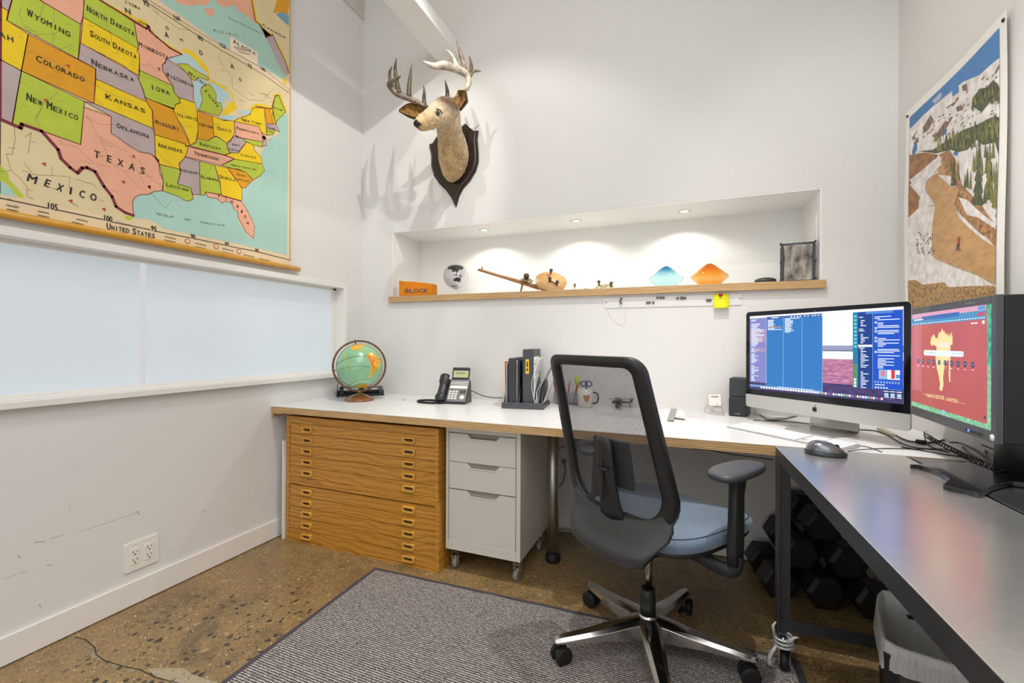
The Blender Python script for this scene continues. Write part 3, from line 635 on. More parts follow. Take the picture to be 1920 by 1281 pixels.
for i in range(6): mb.tube([X @ Vector((0.01*math.cos(i*PI/3), 0.01*math.sin(i*PI/3), 0.004)), X @ Vector((0.05*math.cos(i*PI/3), 0.05*math.sin(i*PI/3), 0.002))], [0.004, 0.009], 6, flat=(1, .4))
mb.build('spoked_drum', [PALE], t, world=True)
for dx, dy in ((-0.036, 0.03), (0.045, -0.01)):
    mb = MB(); mb.lathe([(0.006, 0), (0.004, 0.012), (0.009, 0.018), (0.010, 0.028), (0.0001, 0.034)], 14, X=X @ Matrix.Translation((dx, dy, 0.004))); mb.build('handle', [KNB], t, world=True)
mb = MB(); mb.box(c.x-0.055, c.x+0.06, y_-0.035, y_+0.03, ZS, ZS+0.006); mb.tube([(c.x-0.05, y_-0.02, ZS+0.008), (c.x-0.085, y_-0.03, ZS+0.010), (c.x-0.12, y_-0.03, ZS+0.016)], [0.004, 0.003, 0.002], 6); mb.build('foot_plate', [BRS], t, world=True)
mb = MB(); mb.tube(smooth_path([P(1096, 530), P(1092, 519), P(1100, 512), P(1115, 500), P(1124, 502), P(1126, 522)], 6), 0.0006, 5); mb.build('fishing_line', [LINE], t, world=True)
q = P(1077, 527)
t = thing('brass_hook', 'small brass spoon on a bent wire stem between the two reels', 'ornament', (q.x, y_, ZS))
mb = MB(); mb.tube(smooth_path([(0.004, 0, 0.001), (-0.002, 0, 0.012), (0, 0, 0.030)], 4), 0.0022, 8); mb.build('wire_stem', [BRS], t)
mb = MB(); mb.ball((0, 0, 0.042), 0.014, 16, sc=(0.55, 0.4, 1)); mb.build('spoon', [BRS], t)
# glass vessels
def vessel(name, lb, u, v0, v1, hw, col, colt, tipc):
    q = onz(u, v1-3, ZS); y = 2.735; c = ony(u, v1, y); h = ony(u, v0, y).z-ZS; R1 = hw/FPX*(c-EYE).dot(FW)
    t = thing(name, lb, 'glass vase', (c.x, y, ZS))
    n = NT(name+'_glass'); b = n.b; b.inputs['Transmission Weight'].default_value = 1; b.inputs['IOR'].default_value = 1.04; b.inputs['Roughness'].default_value = 0.0
    s_ = n.n('SeparateXYZ'); n.l(n.coord(), s_.inputs[0]); mr = n.n('MapRange'); mr.inputs[1].default_value = 0; mr.inputs[2].default_value = h; n.l(s_.outputs[2], mr.inputs[0])
    b.inputs['Coat Weight'].default_value = .5
    n.l(n.ramp(mr.outputs[0], [(0.0, col), (0.45, colt), (0.62, col), (0.97, tipc)]), b.inputs['Base Color'])
    prof = smooth_path([(0.0001, 0, 0.001), (R1*0.42, 0, 0.001), (R1*0.55, 0, h*0.1), (R1*0.80, 0, h*0.27), (R1*0.99, 0, h*0.42), (R1*0.97, 0, h*0.50), (R1*0.72, 0, h*0.66), (R1*0.40, 0, h*0.86), (R1*0.18, 0, h*0.97), (R1*0.07, 0, h)], 5)
    o = [(max(p.x, 1e-4), p.z) for p in prof]; inn = [(max(p.x-0.004, 1e-4), min(max(p.z, 0.006), h-0.003)) for p in reversed(prof)]
    mb = MB(); mb.lathe(o+inn, 48, cap=False); mb.build('vase_body', [n.m], t)
    return t
vessel('blue_glass_vase', 'low pointed blue glass vessel on the niche shelf', 1249, 499.5, 533.5, 30.5, 'dcf7fa', 'e8fafb', '2aa5d0')
vessel('orange_glass_vase', 'low pointed orange glass vessel on the niche shelf', 1330, 494.5, 530, 32.5, 'fdc25c', 'fde0b0', 'e39a28')
c = ony(1435, 524, 2.68); t = thing('black_stone', 'smooth flat black pebble on the niche shelf', 'stone', (c.x, 2.68, ZS))
mb = MB(); mb.ball((0, 0, 0.0175), 0.052, 28, sc=(1, 0.7, 0.34)); mb.build('pebble', [mat('black_stone', '34332f', 0.35)], t)
# pin art toy: rods pressed into a face-like relief between acrylic sheets
t = thing('pin_art_frame', 'black framed pin art toy with grey relief at the right end of niche shelf', 'pin art', (ony(1496, 520, 2.66).x, 2.66, ZS), -0.10)
w2, h2 = 0.075, 0.205
mb = MB()
for x_, y2, z_, a_, b_, c_ in ((-w2, 0.0, 0, 0.012, 0.014, h2), (w2-0.012, 0.0, 0, 0.012, 0.014, h2)): mb.box(x_, x_+a_, y2, y2+b_, z_, z_+c_)
mb.box(-w2+0.012, w2-0.012, 0, 0.014, 0.0, 0.010); mb.box(-w2+0.012, w2-0.012, 0, 0.014, h2-0.012, h2)
mb.box(w2-0.002, w2+0.010, 0.045, 0.062, 0, h2-0.005); mb.box(-w2, w2-0.002, 0.055, 0.062, 0, h2-0.01); mb.build('frame', [BLKP], t, bevel=0.002)
PIN = mat('pin_steel', 'eee5d6', 0.55, 0.0, col2='6a6055', scale=22, stretch=(1.6, 1, .55))
mb = MB(); nx, nz = 44, 62
hm = []
for j in range(nz+1):
    row = []
    for i_ in range(nx+1):
        x_ = -w2+0.014+(2*w2-0.028)*i_/nx; z_ = 0.011+(h2-0.024)*j/nz
        s_ = math.exp(-((x_+0.006+0.012*math.sin(z_*40))**2)/0.0009)*0.020*(0.5+0.5*math.sin(z_*33+1))+math.exp(-((x_-0.022)**2+(z_-0.06)**2)/0.0006)*0.018+math.exp(-((x_+0.03)**2+(z_-0.055)**2)/0.0004)*0.012
        row.append((x_, -0.002-s_+random.uniform(-0.0035, 0.0035), z_))
    hm.append(row)
mb.rings(hm, 0, False, False, closed=False); mb.build('pin_relief', [PIN], t)
mb = MB(); mb.box(-w2-0.012, w2+0.012, -0.032, -0.029, 0, h2+0.006); mb.build('acrylic_sheet', [CLR], t)
mb = MB()
for x_ in (-w2-0.002, w2-0.004):
    for z_ in (0.012, h2*0.5, h2-0.006): mb.cyl((x_, -0.038, z_), (x_, 0.004, z_), 0.0045, 12)
mb.build('standoff', [BLKP], t)
# ================================================================ MAGNETIC STRIP UNDER THE SHELF
YS = YB-0.004
q0, q1, q2, q3 = [ony(u, v, YS) for u, v in ((1132, 561), (1391, 548.5), (1391, 572), (1132, 578))]
t = thing('magnet_strip', 'long clear acrylic strip screwed to the wall under the niche shelf', 'magnet board', ((q0.x+q1.x)/2, YS, (q0.z+q2.z)/2))
ACR = mat('acrylic_strip', 'dddbd8', 0.12, spec=0.6)
zt_ = (q0.z+q1.z)/2; zb_ = (q2.z+q3.z)/2
mb = MB(); mb.prism([((q0.x+q1.x)/2+x_, (zt_+zb_)/2+z_) for x_, z_ in rrect(q1.x-q0.x, zt_-zb_, 0.004)], YB-0.004, YB, 'y'); mb.build('strip', [ACR], t, world=True, bevel=0.001)
mb = MB()
for u, v in ((1136, 567.5), (1388, 560.5)): p = ony(u, v, YS); mb.cyl((p.x, YS-0.0015, p.z), (p.x, YS+0.001, p.z), 0.003, 12)
mb.build('screw', [mat('screw_dark', '5a5650', 0.4, 0.7)], t, world=True)
MAG = mat('magnet_nickel', '6c6660', 0.35, 0.8)
dots = [(1213.5, 568, 2.2), (1218, 567.5, 2.2), (1225, 567.5, 2.3), (1233, 558.5, 2.4), (1239, 558.5, 2.4), (1244, 558.5, 2.4), (1270.5, 559.5, 2.4), (1278, 559, 2.9), (1284, 559.2, 2.5), (1326.5, 563.2, 2.6), (1331.5, 563.2, 2.5)]
dl = ['tiny round magnet at the left of the lowest trio on the acrylic strip', 'tiny round magnet in the middle of the lowest trio on the acrylic strip', 'tiny round magnet at the right of the lowest trio on the acrylic strip', 'tiny round magnet at the left of the upper left trio on the strip', 'tiny round magnet in the middle of the upper left trio on the strip', 'tiny round magnet at the right of the upper left trio on the strip', 'small round magnet left of the largest round magnet on the strip', 'largest round magnet on the strip, middle of the central trio', 'small round magnet right of the largest round magnet on the strip', 'small round magnet, left one of the pair beside yellow note', 'small round magnet directly left of the yellow sticky note']
for (u, v, r), lb in zip(dots, dl):
    p = ony(u, v, YS); mb = MB(); k = r/FPX*2.55; mb.lathe([(k, 0), (k, 0.005), (k*0.8, 0.006)], 16, X=Matrix.Translation((p.x, YS, p.z)) @ Matrix.Rotation(PI/2, 4, 'X'))
    tag(mb.build('magnet', [MAG], origin=(p.x, YS, p.z)), lb, 'magnet', 'round magnets on the acrylic strip')
mb = MB(); pts = [ony(u, v, YS-0.006) for u, v in ((1166, 559), (1163.5, 562), (1163, 565.5), (1165.5, 570))]
mb.tube(smooth_path(pts, 4), 0.006, 8, flat=(1, 0.7)); tag(mb.build('bent_magnet', [mat('cork_brown', '6e6255', 0.6)], origin=pts[0]), 'curved brown bone-like magnet near the left end of the acrylic strip', 'magnet')
mb = MB(); n0 = ony(1337.5, 552, YS-0.008); n1 = ony(1366.5, 578, YS-0.008)
rs = []
for i_ in range(7):
    f_ = i_/6; z_ = n0.z+(n1.z-n0.z)*f_; yy = YS-0.007-0.018*f_**2.2; rs.append([(n0.x+0.002*f_, yy, z_), (n1.x-0.001*f_, yy, z_)])
mb.rings(rs, 0, True, False, closed=False)
t = thing('sticky_note', 'yellow sticky note pinned to the acrylic strip under the shelf', 'note', ((n0.x+n1.x)/2, YS-0.007, n0.z))
mb.build('note_paper', [mat('note_yellow', 'f3ec1c', 0.7)], t, world=True, solid=0.0006)
pr = Print(lambda u, v: ony(u, v, YS-0.0095), (0, -1, 0), 0.0006); PENCIL = mat('pencil_grey', 'b4aa3a', 0.8)
for v_ in (560, 562.5, 565, 568): pr.line([(1341, v_), (1348, v_-0.6), (1354, v_-0.3), (1361, v_-0.8)], 0.0009, PENCIL, 2)
pr.build('pencil_writing', t)
p = ony(1351, 553.2, YS-0.009); mb = MB(); mb.lathe([(0.009, 0), (0.010, 0.004), (0.008, 0.010), (0.0001, 0.012)], 20, X=Matrix.Translation((p.x, YS-0.008, p.z)) @ Matrix.Rotation(PI/2, 4, 'X'))
tag(mb.build('red_magnet', [mat('red_plastic', 'a8161a', 0.3)], origin=(p.x, YS-0.008, p.z)), 'dark red round magnet holding the yellow sticky note', 'magnet')
# fine wire hanging below the strip
mb = MB(); mb.tube(smooth_path([ony(u, v, YB-0.003) for u, v in ((1138, 578), (1143, 592), (1157, 606), (1169, 609), (1173, 598), (1171, 580))], 5), 0.0005, 5)
tag(mb.build('hanging_thread', [mat('thread_grey', 'c3beb8', 0.6)], origin=ony(1157, 606, YB-0.003)), 'fine pale thread loop hanging on wall below the acrylic strip', 'thread')
# ================================================================ DEER MOUNT
t = thing('deer_head_mount', 'mounted antlered deer head on dark wooden shield on the back wall', 'deer mount', (-1.435, YB, 2.3))
SHW = mat('shield_walnut', '2c1d18', 0.28, vary=0.25, scale=14, coat=0.3)
T = lambda u, v, y: ony(u, v, y)
outl = [(874, 233), (881, 240), (890, 247), (898, 246), (896, 262), (898, 285), (898, 305), (893, 322), (882, 340), (870, 353), (862, 368), (856, 389), (848, 372), (838, 358), (825, 345), (815, 330), (810, 312), (810, 290), (806, 272), (812, 270), (820, 258), (835, 246), (850, 240), (864, 241)]
pl = [(T(u, v, YB).x, T(u, v, YB).z) for u, v in outl]; cx_ = sum(p[0] for p in pl)/len(pl); cz_ = sum(p[1] for p in pl)/len(pl)
def scl(f, dx=0, dz=0): return [(cx_+(p[0]-cx_)*f+dx, cz_+(p[1]-cz_)*f+dz) for p in pl]
mb = MB(); rs = []
for f_, y__ in ((1, 0), (1.0, 0.012), (0.975, 0.016), (0.95, 0.013), (0.93, 0.024), (0.90, 0.027)): rs.append([(p[0], YB-y__, p[1]) for p in scl(f_)])
mb.rings(rs, 0, False, False); tri = tessellate_polygon([[Vector((p[0], p[1], 0)) for p in pl]]); mb.add([(p[0], YB-0.027, p[1]) for p in scl(0.90)], [tuple(x) for x in tri])
mb.build('shield', [SHW], t, world=True, bevel=0.001)
# hide: one continuous skin (neck, skull, muzzle), remeshed
def ell(c, tx, up, a, b, n=20):
    tx = Vector(tx).normalized(); sd = tx.cross(Vector(up)).normalized(); u2 = sd.cross(tx).normalized()
    return [tuple(Vector(c)+sd*a*math.cos(2*PI*i/n)+u2*b*math.sin(2*PI*i/n)) for i in range(n)]
mb = MB()
ck = [(T(853, 303, 2.585), .100, .150), (T(850, 290, 2.52), .098, .148), (T(847, 268, 2.44), .085, .125), (T(843, 245, 2.36), .074, .100), (T(841, 225, 2.30), .066, .085), (T(842, 206, 2.26), .060, .068), (T(846, 192, 2.25), .045, .04)]
rs = []
for i, (c, a, b) in enumerate(ck):
    nx_ = ck[min(i+1, len(ck)-1)][0]-ck[max(i-1, 0)][0]
    if i == 0: nx_ = Vector((0, -1, 0.15))
    rs.append(ell(c, nx_, (0, -0.55, 0.8) if i > 2 else (0, 0, 1), a, b))
mb.rings(rs, 0, True)
hk = [(T(850, 200, 2.285), .035, .035), (T(845, 203, 2.265), .058, .062), (T(836, 206, 2.235), .066, .074), (T(823, 214, 2.19), .058, .068), (T(811, 221, 2.145), .046, .056), (T(800, 227, 2.105), .039, .048), (T(791, 231, 2.075), .036, .043), (T(785, 233.5, 2.055), .031, .035), (T(781, 234.5, 2.048), .018, .020)]
rs = []
for i, (c, a, b) in enumerate(hk): rs.append(ell(c, hk[min(i+1, len(hk)-1)][0]-hk[max(i-1, 0)][0], (0, 0, 1), a, b))
mb.rings(rs, 0, True)
FN = Vector(hk[8][0]); FB = Vector(hk[2][0]); ax = (FN-FB).normalized()
n = NT('deer_hide'); tg = n.nt.nodes.new('ShaderNodeNewGeometry')
pos = tg.outputs['Position']
def dist(pt, r0, r1):
    d = n.n('VectorMath', operation='DISTANCE'); n.l(pos, d.inputs[0]); d.inputs[1].default_value = tuple(pt); return n.ramp(n_norm(d.outputs['Value'], r0, r1), [(0, 1.0), (1, 0.0)])
def n_norm(src, a, b):
    m_ = n.n('MapRange'); m_.inputs[1].default_value = a; m_.inputs[2].default_value = b; n.l(src, m_.inputs[0]); return m_.outputs[0]
sc_ = n.nt.nodes.new('ShaderNodeMapping'); n.l(pos, sc_.inputs[0]); sc_.inputs['Scale'].default_value = (1, 1, 0.35)
hn = n.noise(sc_.outputs[0], 60, 5, 0.7); hb = n.noise(pos, 14, 3)
neck = n.mix(.5, n.ramp(hb, [(0.35, '94682f'), (0.5, 'c8964c'), (0.65, 'dfc088')]), n.ramp(n.noise(sc_.outputs[0], 110, 4, .8), [(.3, '8a6636'), (.7, 'eedcb0')]))
s_ = n.n('SeparateXYZ'); n.l(pos, s_.inputs[0])
face = n.mix(0.5, 'd6c3a2', n.ramp(hn, [(0.35, 'b0926a'), (0.65, 'eee2cb')]))
zf_ = n_norm(s_.outputs[2], 2.30, 2.44)
base = n.mix(zf_, neck, face)
base = n.mix(dist(T(845, 182, 2.22), 0.065, 0.120), base, '543a22')
base = n.mix(dist(T(792, 222, 2.09), 0.012, 0.035), base, 'b59a78')
base = n.mix(dist(FN, 0.012, 0.026), base, '2b211b')
low = n.ramp(n_norm(s_.outputs[2], 2.06, 2.2), [(0, 1.0), (1, 0.0)]); base = n.mix(low, base, 'd9b672')
dk_ = n.ramp(hn, [(0.45, 0.0), (0.70, 0.75)])
base = n.mix(dk_, base, '8d6a40')
n.l(base, n.b.inputs['Base Color']); n.b.inputs['Roughness'].default_value = 0.85; n.b.inputs['Sheen Weight'].default_value = 0.3
n.bump(hn, 0.7, 0.006)
hide = mb.build('head_and_neck', [n.m], t, world=True)
md = hide.modifiers.new('r', 'REMESH'); md.mode = 'VOXEL'; md.voxel_size = 0.006; md.use_smooth_shade = True
md = hide.modifiers.new('s', 'SMOOTH'); md.factor = 0.5; md.iterations = 6
txr = bpy.data.textures.new('fur_tufts', 'CLOUDS'); txr.noise_scale = .022; txr.noise_depth = 3
md = hide.modifiers.new('d', 'DISPLACE'); md.texture = txr; md.strength = .014; md.mid_level = .5; md.texture_coords = 'GLOBAL'
EYEM = mat('glass_eye', '120d0a', 0.05, coat=1); FURD = mat('ear_fur', '4d3720', 0.9, vary=0.4, scale=30, bump=0.6); FURI = mat('ear_inner', '7d5a2c', 0.9, vary=0.65, scale=35, bump=0.6)
ec = T(820.5, 212.5, 2.13); mb = MB(); mb.ball(ec, 0.0125, 20); mb.build('eye', [EYEM], t, world=True)
mb = MB(); pts = [ec+Vector(d) for d in ((-0.021, 0.006, 0.004), (-0.012, -0.004, 0.015), (0.003, -0.006, 0.019), (0.018, 0.0, 0.010), (0.023, 0.010, -0.004))]
mb.tube(smooth_path(pts, 4), 0.0035, 6); mb.build('eyelid', [mat('eyelid_dark', '3a2a1e', 0.8)], t, world=True)
NOSE = mat('nose_black', '1d1613', 0.35, bump=0.4, bscale=200)
mb = MB(); nc = Vector(hk[7][0])+Vector((0, 0, 0.006)); mb.ball(nc+ax*0.004, 0.027, 18, sc=(1.0, 0.85, 0.8)); mb.build('nose', [NOSE], t, world=True)
mth = []
for k_ in (7, 6, 5, 4):
    c_, a_, b_ = hk[k_]; te = (EYE-c_); te.z = 0; te.normalize(); mth.append(c_+te*a_*.93+Vector((0, 0, -b_*.42-.002*(7-k_))))
mb = MB(); mb.tube(smooth_path(mth, 4), [.0015]*3+[.003]*8+[.0015]*2, 6); mb.build('mouth_line', [mat('mouth_dark', '4b3623', 0.9)], t, world=True)
def ear(pts_c, ws, nrm, name='ear'):
    mb = MB(); rs = []; nn = Vector(nrm).normalized()
    C_ = smooth_path(pts_c, 4); W2 = smooth_path([(w_, 0, 0) for w_ in ws], 4)
    for i, c in enumerate(C_):
        tg_ = (C_[min(i+1, len(C_)-1)]-C_[max(i-1, 0)]).normalized(); sd = tg_.cross(nn).normalized(); w_ = W2[i].x
        rs.append([c+sd*w_*math.cos(a_)-nn*w_*0.55*math.sin(a_) for a_ in [PI*k/8 for k in range(9)]])
    mb.rings(rs, 0, True, False, closed=False)
    o = mb.build(name, [FURD], t, world=True, solid=0.006)
    mb = MB(); rs2 = [[Vector(p)+nn*0.006 for p in r] for r in rs[1:-1]]
    cc_ = []
    for r in rs2:
        m_ = sum((Vector(p) for p in r), Vector())/len(r); cc_.append([m_+(Vector(p)-m_)*0.78 for p in r])
    mb.rings(cc_, 0, True, False, closed=False); mb.build('ear_lining', [FURI], o, world=True)
ear([T(797, 214, 2.21), T(783, 210, 2.20), T(765, 206, 2.20), T(748, 207.5, 2.20)], [0.022, 0.042, 0.036, 0.004], (0.1, -1, -0.1))
ear([T(856, 205, 2.28), T(860, 190, 2.27), T(866, 180, 2.27), T(873, 172, 2.27)], [0.03, 0.052, 0.048, 0.006], (-0.2, -1, -0.15))
ANT = NT('antler'); tg = ANT.nt.nodes.new('ShaderNodeNewGeometry'); an = ANT.noise(tg.outputs['Position'], 16, 5, 0.7); an2 = ANT.noise(tg.outputs['Position'], 90, 3)
ANT.l(ANT.mix(0.3, ANT.ramp(an, [(0.35, '46382a'), (0.58, '77654f'), (0.75, 'c4b8a4')]), ANT.ramp(an2, [(0.3, '4a3c2c'), (0.7, 'b9aa92')])), ANT.b.inputs['Base Color']); ANT.b.inputs['Roughness'].default_value = 0.45
ANT2 = mat('antler_pale', 'bdb19e', 0.4, vary=0.35, scale=26, bump=0.2); ANTD = mat('antler_dark', '4f4232', 0.5, vary=0.3, scale=40, bump=0.4)
def horn(mb, pts, rs, m=0, flat=None):
    P_ = smooth_path(pts, 5); R2 = smooth_path([(r, 0, 0) for r in rs], 5); mb.tube(P_, [max(x.x, 0.0012) for x in R2], 12, m, flat)
dz_ = lambda L, y: [T(u, v, y+dy) for u, v, dy in L]
mb = MB()
horn(mb, dz_([(798, 203, 0.0), (785, 193, -.02), (765, 184, -.05), (745, 176, -.08), (734, 166, -.10), (730, 158, -.12), (735, 152, -.14), (744, 148, -.16), (751.5, 142, -.18)], 2.24), [.017, .016, .0165, .017, .016, .015, .012, .009, .002], 0)
for L, R3, mi_ in (([(796, 197, 0), (795, 185, 0), (795.5, 172, 0.01), (794, 160, 0.01)], [.013, .011, .008, .002], 1), ([(767, 183, -.05), (767, 165, -.04), (769, 145, -.03), (772, 121, -.02)], [.016, .013, .010, .002], 1), ([(748, 177, -.08), (744, 155, -.06), (741, 130, -.05), (743, 109, -.04)], [.018, .014, .010, .002], 1), ([(735, 163, -.1), (731, 148, -.08), (731, 135, -.06), (735, 124.5, -.05)], [.013, .010, .008, .002], 1)): horn(mb, dz_(L, 2.24), R3, mi_)
mb.build('antler', [ANT.m, ANTD], t, world=True)
mb = MB()
horn(mb, dz_([(840, 195, 0), (850, 182, .0), (862, 172, .01), (874, 165, .01), (879, 155, .01), (876, 142, .0), (866, 134, -.03), (850, 128, -.07), (833, 122.5, -.11), (815, 124, -.14), (803, 120, -.16), (793, 114, -.18)], 2.28), [.018, .017, .017, .018, .017, .018, .021, .020, .024, .017, .012, .002], 1)
for L, R3, mi_ in (([(838, 188, 0), (839, 175, 0), (837, 162, 0.0), (834.5, 150, 0)], [.014, .012, .008, .002], 2), ([(858, 130, -.05), (854, 118, -.05), (847, 103, -.05), (836, 92, -.05)], [.016, .012, .009, .002], 1), ([(873, 139, 0), (869, 120, 0.01), (862, 95, .01), (856, 77, .01)], [.017, .014, .010, .002], 0), ([(878, 148, .01), (883, 133, .02), (883, 118, .03), (880, 105, .03)], [.014, .012, .008, .002], 2), ([(880, 144, .01), (887, 134, .03), (895, 133, .05), (902, 134, .07)], [.012, .010, .007, .002], 0), ([(833, 200, -.04), (829, 192, -.05), (828, 184, -.05)], [.012, .009, .002], 2)): horn(mb, dz_(L, 2.28), R3, mi_)
mb.build('antler', [ANT.m, ANT2, ANTD], t, world=True)
for u, v, y in ((798, 203, 2.235), (838, 193, 2.275), (830, 199, 2.23)): mb = MB(); mb.ball(T(u, v, y), 0.024, 14, sc=(1.1, 1, 0.7)); mb.build('burr', [ANTD], t, world=True)
# ================================================================ OFFICE CHAIR  (local: +y faces forward, +x is the sitter's right)
ch = thing('office_chair', 'blue seated office chair with mesh back and chrome star base on the rug', 'chair', (-0.13, 1.692, 0), math.radians(-32))
ALU = mat('polished_aluminium', 'dbd9d5', 0.17, 1.0)
GRP = mat('dark_grey_plastic', '222324', 0.38, bump=0.05, bscale=300); GRP2 = mat('grey_frame_plastic', '393a3c', 0.33, bump=0.04, bscale=300)
SEATF = NT('seat_fabric'); cc = SEATF.coord(); v_ = SEATF.n('TexVoronoi', Scale=420); SEATF.l(cc, v_.inputs['Vector'])
SEATF.l(SEATF.ramp(v_.outputs['Distance'], [(0.1, '8c9db0'), (0.6, '62758a')]), SEATF.b.inputs['Base Color']); SEATF.b.inputs['Roughness'].default_value = 0.85; SEATF.b.inputs['Sheen Weight'].default_value = 0.35
SEATF.bump(v_.outputs['Distance'], 0.3, 0.001)
angs = [math.radians(a+32) for a in (-4, 68, 140, 212, 284)]
for a in angs:
    d = Vector((math.cos(a), math.sin(a), 0)); q = Vector((-d.y, d.x, 0)); rs = []
    for r, w_, z0, z1 in ((0.03, .038, .068, .137), (0.07, .038, .070, .133), (0.14, .033, .074, .120), (0.22, .027, .077, .108), (0.31, .022, .078, .099), (0.342, .018, .077, .095), (0.352, .012, .077, .090)):
        c = d*r; rs.append([tuple(c+q*x+Vector((0, 0, z))) for x, z in ((w_, z0+.002), (w_*1.0, z1-.010), (w_*.55, z1), (-w_*.55, z1), (-w_, z1-.010), (-w_, z0+.002), (-w_*.5, z0), (w_*.5, z0))])
    mb = MB(); mb.rings(rs, 0, False); mb.build('base_leg', [ALU], ch, bevel=0.003)
    cs = MB(); c = d*0.336; cs.cyl(c+Vector((0, 0, .055)), c+Vector((0, 0, .084)), 0.008, 12)
    ra = a+0.9+random.uniform(-.5, .5) if False else a+PI/2+0.25
    wx = Vector((math.cos(ra), math.sin(ra), 0)); c2 = c+Vector((math.cos(ra+PI/2), math.sin(ra+PI/2), 0))*0.010
    cs.tube([c2-wx*0.010+Vector((0, 0, .034)), c2+wx*0.010+Vector((0, 0, .034))], [0.026, 0.026], 20); cs = cs.build('caster', [BLKP], ch)
    for s_ in (-1, 1):
        wh = MB(); p0 = c2+wx*s_*0.010+Vector((0, 0, .0315)); p1 = c2+wx*s_*0.028+Vector((0, 0, .0315))
        wh.tube([p0, p0.lerp(p1, .1), p0.lerp(p1, .75), p0.lerp(p1, .95), p1], [.028, .0315, .0315, .027, .02], 28); wh.build('wheel', [BLKR], cs, bevel=0.001)
mb = MB(); mb.lathe([(0.030, 0.066), (0.040, 0.08), (0.040, 0.125), (0.034, 0.138), (0.033, 0.145)], 32); mb.build('base_hub', [ALU], ch)
mb = MB(); mb.lathe([(0.027, 0.14), (0.0275, 0.20), (0.025, 0.215), (0.024, 0.235)], 32); mb.build('column_sleeve', [BLKP], ch)
mb = MB(); mb.cyl((0, 0, 0.232), (0, 0, 0.40), 0.0145, 24); mb.build('gas_column', [mat('column_steel', 'a89f90', 0.25, 1.0)], ch)
mb = MB(); mb.prism([(-0.045, -0.12), (0.045, -0.12), (0.07, 0.0), (0.07, 0.14), (-0.07, 0.14), (-0.07, 0.0)], 0.375, 0.43); mb.prism([(-0.03, -0.04), (0.03, -0.04), (0.03, 0.05), (-0.03, 0.05)], 0.352, 0.376); mb.build('tilt_mechanism', [BLKP], ch, bevel=0.012)
# seat: rounded waterfall cushion
def sq(t_, n_): c_, s_ = math.cos(t_), math.sin(t_); return math.copysign(abs(c_)**(2/n_), c_), math.copysign(abs(s_)**(2/n_), s_)
def seatring(k, z, dz=0.0, bot=False):
    out = []
    for i in range(48):
        x, y = sq(2*PI*i/48, 3.4); X_ = x*0.254*k*(1-0.06*max(0, -y)); Y_ = 0.108+y*0.270*k; z_up = 0.010
        fall = -0.030*max(0, (Y_-0.24)/0.12)**2 if Y_ > 0.24 else 0
        side = 0.008*(abs(X_)/0.25)**3
        out.append((X_, Y_, z+z_up+fall+side*(0 if bot else 1)))
    return out
mb = MB(); mb.rings([seatring(.90, .438, bot=True), seatring(.965, .444), seatring(1.0, .458), seatring(1.0, .474), seatring(.985, .486), seatring(.93, .494), seatring(.8, .497), seatring(.55, .4935), seatring(.25, .491), seatring(.02, .490)], 0, True); mb.build('seat', [SEATF.m], ch, weld=False)
mb = MB(); mb.rings([seatring(.72, .418, bot=True), seatring(.90, .425, bot=True), seatring(.965, .440, bot=True), seatring(.95, .446, bot=True)], 0, True); mb.build('seat_pan', [GRP], ch)
sm = MB(); sm.tube([Vector(p)+Vector((0, 0, 0.0015)) for p in seatring(.962, .4905)], 0.0012, 5, loop=True); sm.build('seat_seam', [mat('seam_dark', '2c3744', 0.9)], ch)
# back: frame, mesh, shell
def by(z):   # fore-aft line of the back
    k = (z-0.5)/0.58; return -0.170-0.150*k+0.022*math.sin(PI*min(max(k, 0), 1))*1.0
def outline(win, wout_t, zt, zb, r):
    pts = []
    def w_at(z): k = (z-zb)/(zt-zb); return win*(1-k)+wout_t*k
    raw = []
    for cx, cz, a in ((1, zt, 0), (-1, zt, 90), (-1, zb, 180), (1, zb, 270)):
        rr = r[0] if cz == zt else r[1]
        for i in range(9):
            tt = math.radians(a+90*i/8); zc = cz-rr if cz == zt else cz+rr
            raw.append((cx*(w_at(zc)-rr)+rr*math.cos(tt), zc+rr*math.sin(tt)))
    return raw
out = outline(0.238, 0.196, 1.086, 0.505, (0.050, 0.14)); inn = outline(0.192, 0.160, 1.052, 0.556, (0.026, 0.10))
curve = lambda x: 0.030*(x/0.23)**2     # wraps slightly forward at the sides
def bp(x, z, d=0): return (x, by(z)+curve(x)+d, z)
mb = MB(); rs = []
N_ = len(out)
for (xo, zo), (xi, zi) in zip(out, inn):
    rs.append([bp(xo, zo, .010), bp(xo, zo, -.010), bp(xo*.99, zo-.003*(1 if zo > .8 else -1), -.018), bp(xi*1.01, zi, -.016), bp(xi, zi, -.008), bp(xi, zi, .004), bp(xi*1.04, zi, .012)])
mb.rings(rs, 0, True, False, loop=True); mb.build('back_frame', [GRP], ch)
t = NT('back_mesh'); nt = t.nt; g1 = t.coord((1, 1, 1))
s_ = t.n('SeparateXYZ'); t.l(g1, s_.inputs[0])
def sinus(src, f_):
    a_ = t.n('Math', operation='MULTIPLY'); t.l(src, a_.inputs[0]); a_.inputs[1].default_value = f_
    b_ = t.n('Math', operation='SINE'); t.l(a_.outputs[0], b_.inputs[0]); return b_.outputs[0]
fx_, fz_ = sinus(s_.outputs[0], 2*PI/0.0044), sinus(s_.outputs[2], 2*PI/0.0036)
mm = t.n('Math', operation='MULTIPLY'); t.l(fx_, mm.inputs[0]); t.l(fz_, mm.inputs[1])
hole = t.ramp(mm.outputs[0], [(0.16, 0.0), (0.24, 1.0)])
tr = nt.nodes.new('ShaderNodeBsdfTransparent'); mx = nt.nodes.new('ShaderNodeMixShader'); t.l(hole, mx.inputs[0]); t.l(t.b.outputs[0], mx.inputs[1]); t.l(tr.outputs[0], mx.inputs[2]); t.l(mx.outputs[0], t.out.inputs[0])
